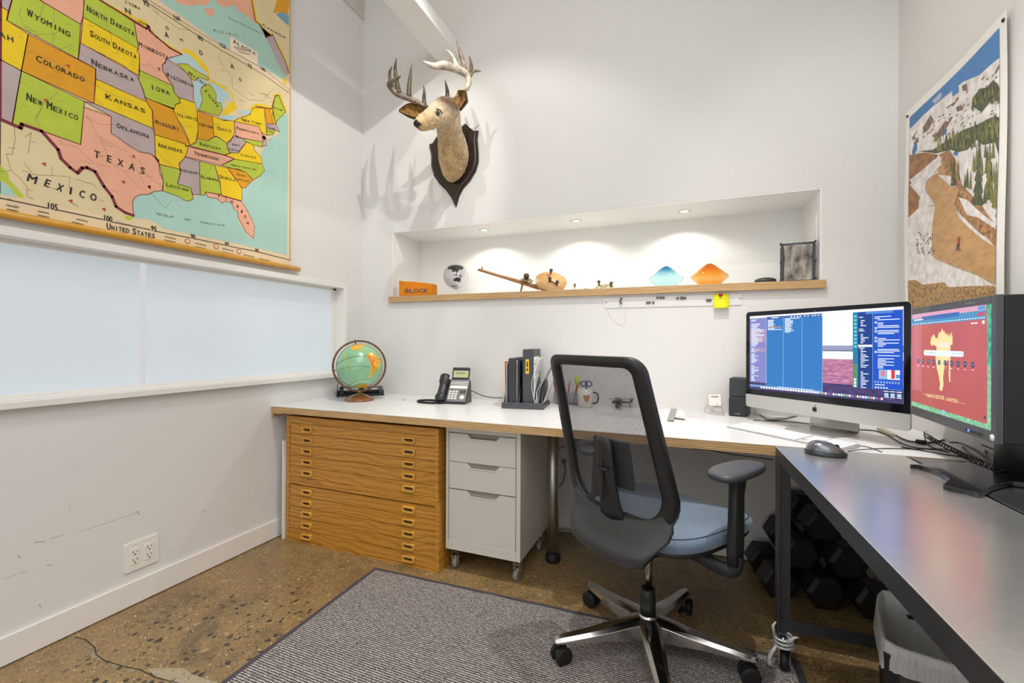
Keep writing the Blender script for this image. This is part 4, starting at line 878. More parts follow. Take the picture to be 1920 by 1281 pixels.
t.b.inputs['Base Color'].default_value = hexc('3b3c3e'); t.b.inputs['Roughness'].default_value = 0.7; MESHM = t.m
mb = MB(); rows = []
for j in range(25):
    z = 0.552+(1.056-0.552)*j/24; rows.append([])
    k = (z-0.556)/(1.052-0.556); w_ = 0.192*(1-k)+0.160*k+0.004
    if z < 0.66: u_ = (0.66-z)/0.104; w_ -= 0.10*(1-math.sqrt(max(0, 1-min(u_, 1)**2)))
    if z > 1.022: u_ = (z-1.022)/0.034; w_ -= 0.03*(1-math.sqrt(max(0, 1-min(u_, 1)**2)))
    for i in range(25): x = -w_+2*w_*i/24; rows[-1].append(bp(x, z, 0.0))
mb.rings(rows, 0, True, False, closed=False); mb.build('back_mesh', [MESHM], ch)
# lower shell: wraps from the frame bottom down and forward under the seat
def shell_row(z, w_, y, th):
    return [(w_*math.sin(a_)*1.0, y+0.035*(1-math.cos(a_)), z) for a_ in [(-1+2*k/16)*PI/2*0.95 for k in range(17)]]
prof = [(.585, .205, by(.585)-.012), (.550, .212, by(.550)-.018), (.520, .205, -.208), (.492, .185, -.238), (.468, .166, -.254), (.446, .150, -.262), (.430, .138, -.252), (.421, .126, -.222), (.415, .105, -.165), (.410, .076, -.04)]
def low_edge(x): return 0
mb = MB(); rs = []
for z, w_, y in prof: rs.append(shell_row(z, w_, y, 0))
# keep the arch open: start the shell beneath the mesh opening
def arch(x, z): return z
R0 = []
for k, p in enumerate(rs[0]):
    x = p[0]; zz = 0.552+0.055*min(1, (abs(x)/0.2))**3.0; R0.append((x, p[1], zz))
rs[0] = R0; rs[1] = [(p[0], p[1], min(p[2], q_[2]-0.01)) for p, q_ in zip(rs[1], R0)]
mb.rings(rs, 0, True, False, closed=False); mb.build('back_shell', [GRP2], ch, solid=0.012, bevel=0)
mb = MB()
for s_ in (-1, 1): mb.tube(smooth_path([(s_*0.088, -.235, .425), (s_*0.076, -.18, .405), (s_*0.060, -.09, .400), (s_*0.045, 0.0, .405)], 4), 0.012, 8)
mb.build('shell_arm', [GRP], ch)
# lumbar support riding on the outside of the mesh
mb = MB(); rows = []
lz = [.535, .56, .60, .66, .72, .77, .80, .812]; lw = [.052, .047, .041, .038, .037, .037, .034, .024]
for z, w_ in zip(lz, lw): y = by(z)-.016-.012*math.sin(PI*(z-.53)/.29); rows.append([(-w_+2*w_*i/8, y-0.010*math.cos(PI*(i/8-.5)), z) for i in range(9)])
mb.rings(rows, 0, True, False, closed=False); lb = mb.build('lumbar_bracket', [GRP], ch, solid=0.010)
ym = by(.70)-.016-.012*math.sin(PI*(.70-.53)/.29)-.0160
mb = MB(); mb.box(-.004, .004, ym-.0015, ym+.004, .60, .77); mb.build('slot', [SLOT], lb)
mb = MB(); mb.tube([(-.026, ym-.004, .712), (0, ym-.010, .712), (.026, ym-.004, .712)], 0.007, 8, flat=(1, .8)); mb.box(-.005, .005, ym-.008, ym, .705, .745); mb.build('slider_knob', [BLKP], lb, bevel=0.002)
mb = MB(); rows = []
for j in range(7):
    z = .64+.165*j/6; rows.append([(-.075+.15*i/10, by(z)+.016+curve(-.075+.15*i/10), z) for i in range(11)])
mb.rings(rows, 0, True, False, closed=False); mb.build('lumbar_pad', [BLKP], ch, solid=0.018, bevel=0.006)
# armrests
def arm(s_, lz_=0):
    X0 = s_*0.292
    P0 = [(s_*0.06, .03, .418), (s_*0.16, .035, .412), (s_*0.235, .04, .400), (s_*0.275, .045, .398), (X0, .05, .418), (X0, .05, .45)]
    a_ = MB(); a_.tube(smooth_path(P0, 5), 0.019, 12, flat=(1.25, .8), up=(0, 1, 0)); root = a_.build('armrest_bracket', [GRP], ch)
    p_ = MB(); p_.rings([[(X0+x, .05+y+dy, z) for x, y in rrect(w_, d_, .008, 3)] for z, w_, d_, dy in [(z_+(lz_ if z_ > .6 else 0), a1, a2, a3) for z_, a1, a2, a3 in ((.425, .032, .056, 0), (.47, .033, .060, .0), (.57, .031, .058, .004), (.64, .030, .054, .006), (.688, .034, .060, .012), (.702, .046, .085, .018))]], 0, True); p_.build('armrest_post', [GRP], ch)
    b_ = MB(); b_.cyl((X0, .080, .655+lz_), (X0, .099, .655+lz_), .006, 10); b_.build('height_button', [BLKP], ch)
    q_ = MB(); pr_ = []
    for z, k in ((.702, .80), (.706, .93), (.714, 1.0), (.724, 1.0), (.730, .93), (.732, .75), (.7325, .3)):
        row = []
        for i in range(32):
            x, y = sq(2*PI*i/32, 2.8); yy = .080+y*.135*k; row.append((X0-s_*.006+x*.054*k*(1-.12*y), yy, z+lz_+.004*max(0, (abs(yy-.080)/.135))**2*-1))
        pr_.append(row)
    q_.rings(pr_, 0, True); q_.build('armrest_pad', [mat('pad_soft', '3f4247', 0.42, bump=0.1, bscale=400)], ch)
arm(1); arm(-1, -.035)
# ================================================================ DESK GLOBE
gx, gy = onz(674, 751, ZD).x, onz(674, 751, ZD).y
dep = (Vector((gx, gy, ZD))-EYE).dot(FW)
gzc = CH-(687-640)*dep/FPX-ZD; GR = 43/FPX*dep*0.975
t = thing('world_globe', 'green political world globe on brown wooden base in the desk corner', 'globe', (gx, gy, ZD))
OCE = mat('globe_ocean', '86b88f', 0.22, vary=0.12, scale=7, coat=0.6)
g_ = MB(); g_.ball((0, 0, gzc), GR, 56, 0); g_ = g_.build('globe_ball', [OCE], t)
cen = Vector((gx, gy, ZD+gzc)); LAND = mat('globe_land', 'e0a91f', 0.22, vary=0.18, scale=24, coat=0.6); RED_ = mat('globe_red', 'd8783a', 0.25, vary=0.1, scale=30, coat=0.6); YG = mat('globe_lime', 'b9c040', 0.25); ICE = mat('globe_ice', 'd9e0c0', 0.3)
def ga(px, py): # crop pixels of the photograph's ball -> angles on the ball
    X_ = (px-480)/390; Y_ = (430-py)/365
    X_ = max(-.98, min(.98, X_)); Y_ = max(-.98, min(.98, Y_))
    b_ = math.asin(Y_); a_ = math.asin(max(-1, min(1, X_/max(.05, math.cos(b_))))); return (a_, b_)
rr = GR*1.004
def mk(L, m=0, r=rr):
    mb = MB(); patch(mb, [ga(*p) for p in L], r, 0, cen, 2); mb.build('land', [(LAND, RED_)[m]], g_, world=True)
mk([(600, 215), (640, 205), (700, 225), (740, 250), (790, 290), (830, 325), (835, 370), (800, 430), (765, 480), (720, 520), (690, 560), (650, 600), (628, 610), (625, 580), (655, 500), (665, 420), (625, 320), (590, 255)])
mk([(610, 270), (680, 275), (720, 330), (700, 400), (735, 440), (700, 470), (680, 420), (640, 330)], 1, GR*1.006)
mk([(330, 110), (420, 80), (500, 78), (580, 90), (560, 110), (500, 130), (470, 150), (430, 175), (400, 180), (360, 160)])
mk([(500, 150), (530, 155), (545, 185), (520, 200)])
mk([(440, 735), (520, 710), (600, 715), (640, 740), (660, 765), (600, 790), (520, 785), (450, 780)])
mb = MB()
def curve_on(L, w_=0.0012, m=0): mb.tube([onball(cen, GR*1.003, *ga(*p)) for p in [tuple(q) for q in [(v.x, v.y) for v in smooth_path([(a, b, 0) for a, b in L], 5)]]], w_, 5, m)
curve_on([(110, 400), (250, 310), (400, 268), (560, 258), (700, 280), (850, 340)], 0.0012, 0)
curve_on([(270, 195), (245, 240), (240, 400), (270, 460), (310, 475), (325, 440), (290, 320), (275, 250), (280, 200)], .0018, 1)
curve_on([(345, 745), (430, 685), (540, 665), (640, 675), (700, 710), (690, 740)], .0022, 2)
curve_on([(150, 470), (300, 430), (480, 415), (640, 430)], .0007, 0)
mb.build('globe_line', [mat('globe_ink', '3f5240', 0.5), YG, ICE], g_, world=True)
BRZ = mat('bronze_ring', '6e5340', 0.35, 0.55, vary=0.3, scale=60); WAL = mat('walnut_base', '7d4c22', 0.25, vary=0.25, scale=14, stretch=(1, 6, 6), coat=0.5)
dv = (cen-EYE); dv.z = 0; dv.normalize(); rtv = Vector((dv.y, -dv.x, 0)); ra_ = math.radians(0)
mb = MB(); rs = []
for i in range(64):
    a_ = 2*PI*i/64; rad = rtv*math.cos(a_)+Vector((0, 0, 1))*math.sin(a_)
    rs.append([tuple(Vector((0, 0, gzc))+rad*r_+dv*y_) for r_, y_ in ((GR*1.065, -.007), (GR*1.155, -.007), (GR*1.155, .007), (GR*1.065, .007))])
mb.rings(rs, 0, False, False, loop=True); mb.build('meridian_ring', [BRZ], t)
mb = MB(); tk = Vector((0, 0, gzc))
for s_ in (1, -1): a_ = math.radians(100); rad = (rtv*math.cos(a_)+Vector((0, 0, 1))*math.sin(a_))*s_; mb.cyl(tk+rad*GR*.98, tk+rad*GR*1.19, .005, 10)
mb.build('axis_pin', [BRS], t)
mb = MB(); mb.lathe([(0.088, 0), (0.090, 0.006), (0.086, 0.012), (0.070, 0.024), (0.045, 0.034), (0.030, 0.038), (0.0001, 0.039)], 40); mb.build('base', [WAL], t)
mb = MB(); mb.lathe([(0.030, 0.037), (0.022, 0.044), (0.012, 0.050), (0.010, 0.060), (0.014, 0.064), (0.010, 0.070), (0.009, gzc-GR*1.15)], 24); mb.build('stem', [BRS], t)
# ================================================================ HOLE PUNCH
t = thing('hole_punch', 'black metal three hole punch behind the globe in the desk corner', 'hole punch', (-2.055, 2.43, ZD), math.radians(42))
mb = MB(); mb.box(-.15, .15, -.03, .05, 0, .012); mb.box(-.15, .15, .030, .045, .012, .035); mb.build('base', [BLKP], t, bevel=.003)
for x in (-.125, 0.0, .125): mb = MB(); mb.prism([(-.025, .012), (.035, .012), (.035, .045), (.02, .060), (-.01, .055), (-.025, .03)], x-.014, x+.014, 'x'); mb.build('punch_head', [BLKP], t, bevel=.003)
mb = MB(); mb.prism([(-.045, .0), (.03, .0), (.03, .065), (.012, .082), (-.02, .080), (-.045, .05)], -.152, -.147, 'x'); mb.build('end_plate', [BLKP], t)
mb = MB(); mb.tube([(-.13, -.0, .062), (.14, -.0, .058)], .006, 8); mb.build('lever_bar', [mat('steel_plain', '9a9a98', .3, 1.0)], t)
# ================================================================ DESK PHONE
a, b = onz(817, 757, ZD), onz(872, 759, ZD); dr = b-a; ang = math.atan2(dr.y, dr.x); W = dr.length
t = thing('desk_phone', 'black office desk phone with raised screen left of the file sorter', 'phone', (a.x, a.y, ZD), ang)
PHB = mat('phone_black', '2a2b2d', 0.35); PHS = mat('phone_silver', '8d8f92', 0.35, 0.6)
mb = MB(); mb.prism([(0, 0), (.13, 0), (.115, .125), (.096, .140), (0, .012)], 0, W, 'x'); mb.build('body', [PHB], t, bevel=.004)
sl = math.atan2(.128, .096)
FX = Matrix.Translation((0, 0, .012)) @ Matrix.Rotation(sl, 4, 'X')   # keypad face
mb = MB(); mb.box(W*.34, W*.99, .004, .156, 0, .003, X=FX); mb.build('face_plate', [PHS], t, bevel=.001)
KEY = mat('key_white', 'e8e6e0', .4)
for r_ in range(4):
    for c_ in range(3):
        k = MB(); k.box(W*.385+c_*.0195, W*.385+c_*.0195+.0145, .018+r_*.0155, .029+r_*.0155, .003, .0065, X=FX); k.build('key', [KEY], t, bevel=.001)
for y0_, y1_ in ((.092, .112), (.121, .126), (.134, .139)): mb = MB(); mb.box(W*.37, W*.97, y0_, y1_, .003, .005, X=FX); mb.build('label_strip', [mat('label_paper', 'e9e7e2', .5)], t)
mb = MB(); mb.lathe([(.014, .003), (.014, .006), (.007, .006), (.006, .005)], 20, X=FX @ Matrix.Translation((W*.86, .032, 0))); mb.build('navigation_ring', [KEY], t)
for i in range(2):
    for j in range(2): mb = MB(); mb.box(W*.76+i*.019, W*.76+i*.019+.015, .062+j*.011, .067+j*.011, .003, .006, X=FX); mb.build('soft_key', [PHB], t)
SX = Matrix.Translation((0, .094, .138)) @ Matrix.Rotation(math.radians(72), 4, 'X')
mb = MB(); mb.box(W*.36, W*.96, 0, .076, -.012, .004, X=SX); scn = mb.build('screen_housing', [PHB], t, bevel=.004)
mb = MB(); mb.box(W*.41, W*.93, .012, .055, .004, .0052, X=SX); mb.build('lcd', [mat('lcd_olive', 'b9bd8c', .3)], scn)
pl_ = MB()
for i in range(7): pl_.box(W*.50+i*.0085, W*.50+i*.0085+.006, .036, .042, .0053, .0057, X=SX)
pl_.build('lcd_text', [mat('lcd_ink', '4c5236', .6)], scn)
mb = MB(); hs = [FX @ Vector((W*.17, y_, z_)) for y_, z_ in ((.000, .022), (.02, .030), (.06, .026), (.10, .026), (.145, .032), (.170, .028))]
mb.tube(smooth_path(hs, 5), [.020]+[.0235]*6+[.019]*10+[.0235]*8+[.021], 16, flat=(1.25, .75), up=FX.to_3x3() @ Vector((0, 0, 1))); mb.build('handset', [PHB], t)
mb = MB(); c0 = Vector((W*.1, -.012, .03)); mb.tube(smooth_path([(W*.12, -.005, .045), (W*.05, -.02, .012), (-.03, -.02, .006), (-.10, .0, .006), (-.135, .05, .006), (-.10, .085, .007), (-.03, .08, .008), (.01, .06, .01)], 6), .0065, 8); mb.build('handset_cord', [BLKR], t)
mb = MB(); e0 = Vector((0, 0, 0)); pts = [onz(868, 727, ZD+.07)]+[ony(u, v, YB-.05) for u, v in ((884, 733), (905, 742), (925, 746), (942, 746))]
mb.tube(smooth_path(pts, 6), .0028, 6); tag(mb.build('phone_cable', [BLKR], origin=pts[2]), 'thin black cable running from the desk phone to the file sorter', 'cable')
# ================================================================ FILE SORTER
a, b = onz(940, 766, ZD), onz(1019, 769, ZD); dr = b-a; ang = math.atan2(dr.y, dr.x); W = dr.length
t = thing('file_sorter', 'dark grey plastic upright file sorter on the desk holding folders', 'file sorter', (a.x, a.y, ZD), ang)
SRT = mat('sorter_grey', '4a4c50', .4)
mb = MB(); mb.box(0, W, 0, .26, 0, .022); mb.box(0, W, 0, .012, .022, .034); mb.build('tray', [SRT], t, bevel=.003)
for i in range(6):
    x = .012+(W-.024)*i/5; mb = MB(); mb.prism([(0, .02), (.25, .02), (.25, .13), (.20, .165), (.15, .165), (.08, .12), (.03, .07)], x-.0015, x+.0015, 'x'); mb.build('divider', [SRT], t)
sect = (W-.024)/5
def slab(name, lb, cat, x0_, x1_, y0_, y1_, z1_, m, grp=None, tilt=0, bevel=.001):
    X = Matrix.Translation(t.location) @ Matrix.Rotation(ang, 4, 'Z') @ Matrix.Translation((x0_, 0, .024)) @ Matrix.Rotation(tilt, 4, 'Y')
    mb = MB(); mb.box(0, x1_-x0_, y0_, y1_, 0, z1_, X=X); o = mb.build(name, [m], origin=X.translation, bevel=bevel); return tag(o, lb, cat, grp), X
slab('orange_folder', 'thin orange folder, leftmost in the file sorter', 'folder', .016, .019, .03, .25, .235, mat('orange_card', 'e39a5a', .6), tilt=-.03)
slab('cream_folder', 'cream paper folder between orange and blue folders', 'folder', .022, .024, .03, .25, .225, mat('cream_card', 'eee0c4', .6), tilt=-.01)
slab('blue_folder', 'bright blue folder beside the orange folder in file sorter', 'folder', .027, .030, .03, .25, .222, mat('blue_card', '2a6fae', .5), tilt=.0)
slab('black_portfolio', 'thick black leather portfolio standing in the file sorter', 'portfolio', .034, .034+sect*1.05, .02, .25, .255, mat('black_leather', '2d2d2c', .4, bump=.5, bscale=150), bevel=.006)
nb, X = slab('spiral_notebook', 'navy spiral notebook with white pages beside the black portfolio', 'notebook', sect*1.98, sect*1.98+.012, .03, .24, .245, mat('navy_cover', '1e2638', .5))
mb = MB(); mb.box(-.006, -.001, .032, .238, .002, .243, X=X); mb.build('page', [mat('page_white', 'eeece8', .7)], nb, world=True)
mb = MB()
for i in range(22): z_ = .01+.225*i/21; mb.tube([X @ Vector((.004+.010*math.cos(k*PI/4), .028+.006*math.sin(k*PI/4), z_)) for k in range(8)], .0012, 5, loop=True)
mb.build('spiral', [SRT], nb, world=True)
x0_ = sect*2.3+.018
bd_, X = slab('ring_binder', 'tall dark grey ring binder with yellow spine label in the sorter', 'binder', x0_, x0_+.062, .02, .26, .305, mat('binder_grey', '3c4046', .45), bevel=.003)
mb = MB(); mb.box(.017, .036, .0185, .0205, .17, .25, X=X); mb.build('spine_label', [mat('label_yellow', 'e9b51f', .5)], bd_, world=True)
mb = MB(); mb.box(.023, .030, .0178, .0186, .185, .20, X=X); mb.box(.023, .030, .0178, .0186, .208, .236, X=X); mb.build('label_print', [SLOT], bd_, world=True)
# leaning papers
def sheet(name, lb, pts_bot, pts_top, m, cat='paper', grp=None, lines=0, thick=.0012):
    mb = MB(); mb.rings([[tuple(p) for p in r] for r in zip(*[smooth_path([a_, (Vector(a_)+Vector(b_))/2+Vector(off), b_], 5) for a_, b_, off in zip(pts_bot, pts_top, ((0.0, -.0, -.0),)*len(pts_bot))])], 0, True, False, closed=False)
    o = mb.build(name, [m], origin=pts_bot[0], solid=thick); return tag(o, lb, cat, grp)
XS = Matrix.Translation(t.location) @ Matrix.Rotation(ang, 4, 'Z')
PAP = mat('paper_white', 'efedea', .7)
def curved(name, lb, x_b, x_m, x_t, h, m, y0_=.03, y1_=.24, cat='paper', taper=0, text=False):
    prof = smooth_path([(x_b, 0, .026), (x_m, 0, .026+h*.45), (x_t, 0, .026+h)], 8)
    mb = MB(); mb.rings([[XS @ Vector((p.x, y, p.z)) for y in [y0_+taper*(p.z/h)**2*.1+(y1_-y0_-taper*(p.z/h)**2*.1)*k/6 for k in range(7)]] for p in prof], 0, True, False, closed=False)
    o = tag(mb.build(name, [m], origin=XS @ Vector((x_b, y0_, .026)), solid=.0012), lb, cat)
    return o
ps_ = curved('printed_document', 'white printed pages leaning against the tall grey binder', W*.80, W*.62+.022, x0_+.090, .255, PAP, .01, .22)
# lines of print on the page side that shows
mb = MB(); INK = mat('print_ink', '4a4a4c', .7)
X = XS @ Matrix.Translation((x0_+.0655, 0, .026))
pg = MB(); pg.box(0, .0012, .004, .19, .03, .262, X=X); pg = tag(pg.build('document_page', [PAP], origin=X.translation), 'printed page clipped to the right side of the grey binder', 'paper')
for i in range(26):
    z_ = .25-.0085*i
    if i in (3, 7): mb.box(.0013, .0018, .02, .12, z_-.001, z_+.002, X=X)
    elif i not in (0, 2, 5, 12, 18): mb.box(.0013, .0018, .02, .17-.04*(i % 3 == 2), z_, z_+.0012, X=X)
mb.build('print_line', [INK], pg, world=True)
FRO = mat('frosted_plastic', 'c2c3c6', .35, spec=.5)
curved('clear_folder', 'curved grey translucent folder leaning right in the file sorter', W*.86, W*.90, W*1.12, .205, mat('folder_grey', '9b9ca0', .35), .02, .2, 'folder', .3)
curved('frosted_folder', 'frosted plastic folder standing at right end of the file sorter', W*.96, W*1.10, W*1.28, .21, FRO, .03, .2, 'folder', .4)
curved('loose_papers', 'curled white papers tucked at the right end of the file sorter', W*.84, W*.83, W*1.03, .16, PAP, .01, .17, 'paper', .3)
# pen tray beyond the sorter
q = onz(1066, 757, ZD)
t2 = thing('pen_tray', 'clear plastic tray of red and white pens right of file sorter', 'pen tray', (q.x, q.y, ZD), .05)
mb = MB()
o_ = rrect(.15, .10, .01, 3); mb.rings([[(x, y, 0) for x, y in o_], [(x*1.08, y*1.08, .075) for x, y in o_], [(x*1.05, y*1.05, .075) for x, y in o_], [(x*.96, y*.96, .004) for x, y in o_]], 0, True); mb.build('tray_wall', [mat('clear_tray', 'dfe0e4', .12, trans=.8, ior=1.1)], t2)
for i, (x, y, dx, dy, h, c) in enumerate(((-.06, -.02, -.03, .01, .13, 'c8372c'), (-.05, .01, -.02, .02, .125, 'e9e6e2'), (-.035, -.01, .01, .0, .135, 'bf2c24'), (-.02, .015, -.01, .02, .12, 'e9e6e2'), (-.008, -.015, .02, .01, .14, 'c8372c'), (.008, .0, -.01, .0, .13, 'f1efec'), (.022, .015, .02, .01, .12, 'd9d6e6'), (.035, -.01, .025, -.01, .125, 'c03028'), (.05, .01, .03, .01, .115, 'ece9e5'))):
    pn = MB(); b0_ = Vector((q.x+x, q.y+y, ZD+.006)); b1_ = b0_+Vector((dx, dy, h)); pn.tube([b0_, b0_.lerp(b1_, .08), b0_.lerp(b1_, .6), b1_], [.003, .0048, .0048, .0045], 10, 0)
    red = c.startswith('c') or c.startswith('b')
    where = ['leftmost red pen in the clear tray', 'white pen behind the leftmost red pen', 'red pen, second red one from the left', 'white pen between the two tall red pens', 'tallest red pen leaning right in the clear tray', 'bright white pen in the middle of the clear tray', 'pale lilac pen right of the middle white pen', 'red pen nearest the right end of the tray', 'white pen at the right end of the clear tray']
    tag(pn.build('pen', [mat('pen_'+c, c, .3)], origin=b0_), where[i], 'pen', 'pens in the clear tray')
# mug with scissors seen through the chair mesh
q = onz(1096, 764, ZD); t3 = thing('white_mug', 'white mug with tan crest seen through the chair mesh', 'mug', (q.x, q.y+.02, ZD), 0)
MUG = mat('mug_white', 'e4e0d8', .2, coat=.4)
mb = MB(); mb.lathe([(.036, 0), (.042, .004), (.044, .05), (.045, .105), (.042, .105), (.040, .06), (.036, .008), (.0001, .007)], 32, cap=False); mb.build('cup', [MUG], t3)
mb = MB(); mb.tube(smooth_path([(.042, 0, .085), (.066, 0, .080), (.074, 0, .055), (.064, 0, .028), (.042, 0, .022)], 5), .0045, 8); mb.build('mug_handle', [BLKP], t3)
mb = MB(); tl = EYE-Vector((q.x, q.y+.02, 0)); aa = math.atan2(tl.y, tl.x)+.15
for k in range(6):
    a0 = aa-.42+.14*k
    z0_ = .072; hgt_ = [.018, .034, .042, .042, .034, .018][k]
    mb.add([(.0453*math.cos(a0), .0453*math.sin(a0), z0_-hgt_), (.0453*math.cos(a0+.14), .0453*math.sin(a0+.14), z0_-hgt_), (.0453*math.cos(a0+.14), .0453*math.sin(a0+.14), z0_), (.0453*math.cos(a0), .0453*math.sin(a0), z0_)], [(0, 1, 2, 3)])
mb.build('crest', [mat('crest_tan', 'b87b45', .5)], t3)
BLU = mat('scissor_blue', '3b4f9a', .35)
sc = thing('scissors', 'blue handled scissors standing in the white mug', 'scissors', (q.x+.005, q.y+.02, ZD+.010), .2)
mb = MB()
for s_ in (-1, 1): mb.tube([(s_*.013+.018*math.cos(k*PI/6), 0, .122+.015*math.sin(k*PI/6)) for k in range(12)], .004, 6, loop=True)
mb.build('handle', [BLU], sc)
mb = MB(); mb.box(-.004, .004, -.002, .002, 0, .108); mb.build('blade', [CHR], sc)
hl_ = MB(); b0_ = Vector((q.x-.022, q.y+.02, ZD+.010)); hl_.tube([b0_, b0_+Vector((-.022, 0, .13))], .004, 8, 0); hl_.tube([b0_+Vector((-.020, 0, .115)), b0_+Vector((-.026, 0, .14)), b0_+Vector((-.031, 0, .165))], [.012, .015, .009], 12)
tag(hl_.build('highlighter', [mat('lime_plastic', 'c5cc3a', .4)], origin=b0_), 'lime yellow highlighter leaning out of the white mug', 'highlighter')
# model plane seen through the mesh
q = onz(1165, 766, ZD); t4 = thing('model_airplane', 'small dark model biplane on the desk behind the mesh chair back', 'model airplane', (q.x, q.y+.03, ZD), .25)
DK = mat('model_dark', '4a443c', .5)
mb = MB(); mb.tube([(-.055, 0, .03), (-.02, 0, .034), (.05, 0, .030)], [.009, .009, .003], 10); mb.build('fuselage', [DK], t4)
for z_ in (.022, .048): mb = MB(); mb.box(-.035, -.008, -.08, .08, z_, z_+.003); mb.box(-.075, .07, -.004, .004, z_, z_+.002) if z_ > .04 else None; mb.build('wing', [DK], t4)
mb = MB(); mb.prism([(.04, .03), (.058, .03), (.06, .055), (.050, .052)], -.001, .001, 'y'); mb.build('tail_fin', [DK], t4)
mb = MB(); mb.cyl((-.03, -.02, 0.008), (-.03, .02, .008), .008, 10); mb.cyl((.045, 0, 0), (.045, 0, .03), .002, 6); mb.build('landing_gear', [DK], t4)
def flat_sheet(name, lb, cor, m, cat='paper', z=ZD+.0006, th=.0006, grp=None):
    pts_ = [onz(u, v, z) for u, v in cor]; c_ = sum(pts_, Vector())/4; mb = MB(); mb.prism([(p.x, p.y) for p in pts_], z, z+th); return tag(mb.build(name, [m], origin=(c_.x, c_.y, z)), lb, cat, grp)
PAPB = mat('paper_grey', 'd3d2d4', .7)
flat_sheet('paper_sheet', 'white sheet of paper lying beneath the steel ruler on the desk', [(1243, 767), (1278, 769), (1284, 781), (1248, 783)], PAP)
flat_sheet('paper_sheet', 'grey printed sheet of paper between ruler and small white display', [(1282, 771), (1322, 773), (1326, 784), (1287, 782)], PAPB, z=ZD+.0004)
flat_sheet('notepad', 'pale notepad on the desk seen low through the chair mesh', [(1135, 772), (1225, 781), (1214, 788), (1125, 778)], PAPB)
a, b = onz(1263.5, 768, ZD+.004), onz(1257, 789, ZD+.004)
mb = MB(); d_ = (b-a).normalized(); q_ = Vector((-d_.y, d_.x, 0))*.015; mb.add([a+q_, b+q_, b-q_, a-q_]+[p+Vector((0, 0, .005)) for p in (a+q_, b+q_, b-q_, a-q_)], [(0, 1, 2, 3), (4, 5, 6, 7), (0, 1, 5, 4), (1, 2, 6, 5), (2, 3, 7, 6), (3, 0, 4, 7)])
tag(mb.build('scale_ruler', [mat('ruler_silver', 'a9a79f', .3, .6)], origin=a, bevel=.001), 'flat silver scale ruler lying on the desk right of the chair back', 'ruler')
a, b = onz(1263, 784, ZD+.004), onz(1285, 787, ZD+.004); mb = MB(); mb.tube([a, a.lerp(b, .9), b], [.0035, .0035, .001], 8); tag(mb.build('pencil', [mat('pencil_grey_wood', '6c625a', .5)], origin=a), 'grey pencil lying at the foot of the silver ruler', 'pencil')
# small white display on a stand
q = onz(1346, 777, ZD); t = thing('desk_thermometer', 'small white square display on a stand left of the black speaker', 'display', (q.x, q.y, ZD), math.radians(-8))
mb = MB(); mb.box(-.03, .03, -.025, .03, 0, .010); mb.prism([(-.01, .010), (.02, .010), (.012, .045), (.0, .045)], -.02, .02, 'x'); mb.build('stand', [mat('stand_grey', 'b9b6b0', .3)], t, bevel=.002)
X = Matrix.Translation((-.012, -.004, .042)) @ Matrix.Rotation(-.18, 4, 'X') @ Matrix.Rotation(-.06, 4, 'Y'); mb = MB(); mb.box(-.030, .030, -.006, .006, 0, .060, X=X); mb.build('case', [PLAS], t, bevel=.004)
mb = MB(); mb.box(-.018, .018, -.0066, -.006, .044, .052, X=X); mb.box(.008, .016, -.0066, -.006, .006, .010, X=X); mb.build('readout', [mat('readout_grey', '9a968e', .4)], t)
mb = MB(); mb.tube(smooth_path([(-.03, 0, .05), (-.055, .005, .035), (-.065, .0, .012), (-.05, -.01, .003), (-.03, -.01, .003)], 5), .0012, 6); mb.build('sensor_wire', [mat('wire_grey', '8c8a86', .5)], t)
# speakers
SPK = mat('speaker_black', '26282a', .5, bump=.3, bscale=400); SPG = mat('speaker_grille', '313437', .6, bump=.6, bscale=500)
q = onz(1366, 780, ZD); t = thing('desktop_speaker', 'dark grey desktop speaker left of the large silver computer', 'speaker', (q.x, q.y, ZD), math.radians(-14))
mb = MB(); mb.box(0, .082, 0, .125, 0, .098); mb.build('lower_case', [SPK], t, bevel=.006)
mb = MB(); mb.rings([[(x_, y_, z_) for x_, y_ in ((0.001, k_), (.081, k_), (.081, .11), (0.001, .11))] for z_, k_ in ((.099, .004), (.192, .010))], 0, False); mb.build('grille', [SPG], t, bevel=.005)
pr = MB(); vs, fs, asp = text2d('BOSE'); pr.add([(.030+x*.022, -.0006, .012+y*.0045) for x, y in vs], fs); pr.build('speaker_badge', [mat('badge_silver', 'c9c9c9', .3)], t)
# ================================================================ WALL MAP
XM = XL+0.022
crops = {'A': (0, 0, 5.568), 'B': (260, 0, 5.337), 'C': (0, 200, 5.337), 'D': (260, 200, 4.003)}
def cp(s):
    """'A 125,0 70,213 B 3,4' -> photograph pixels"""
    out = []; k = 'A'
    for tok in s.split():
        if tok in crops: k = tok; continue
        x, y = map(float, tok.split(',')); ox, oy, sc_ = crops[k]; out.append((ox+x/sc_, oy+y/sc_))
    return out
mp_ = thing('wall_map', 'large pull-down wall map of the United States on left wall', 'map', (XM, 1.1, 1.57))
r0, r1 = onx(0, 402, XM), onx(561, 504.5, XM)
zr = (r0.z+r1.z)/2; ye = r1.y
PPR = mat('map_paper', 'e6cda4', .5, vary=.04, scale=5); SEA = mat('map_sea', 'a9cdbf', .5, vary=.05, scale=4)
M_ = {'g': mat('map_green', 'b5c43a', .5, vary=.05, scale=12), 'y': mat('map_yellow', 'ecc80f', .5, vary=.04, scale=12), 'o': mat('map_orange', 'dd9a14', .5, vary=.05, scale=12), 'p': mat('map_pink', 'e9ab8c', .5, vary=.04, scale=12), 'm': mat('map_mauve', 'b8a5a2', .5, vary=.04, scale=12), 'l': mat('map_lake', 'b3cfd0', .5)}
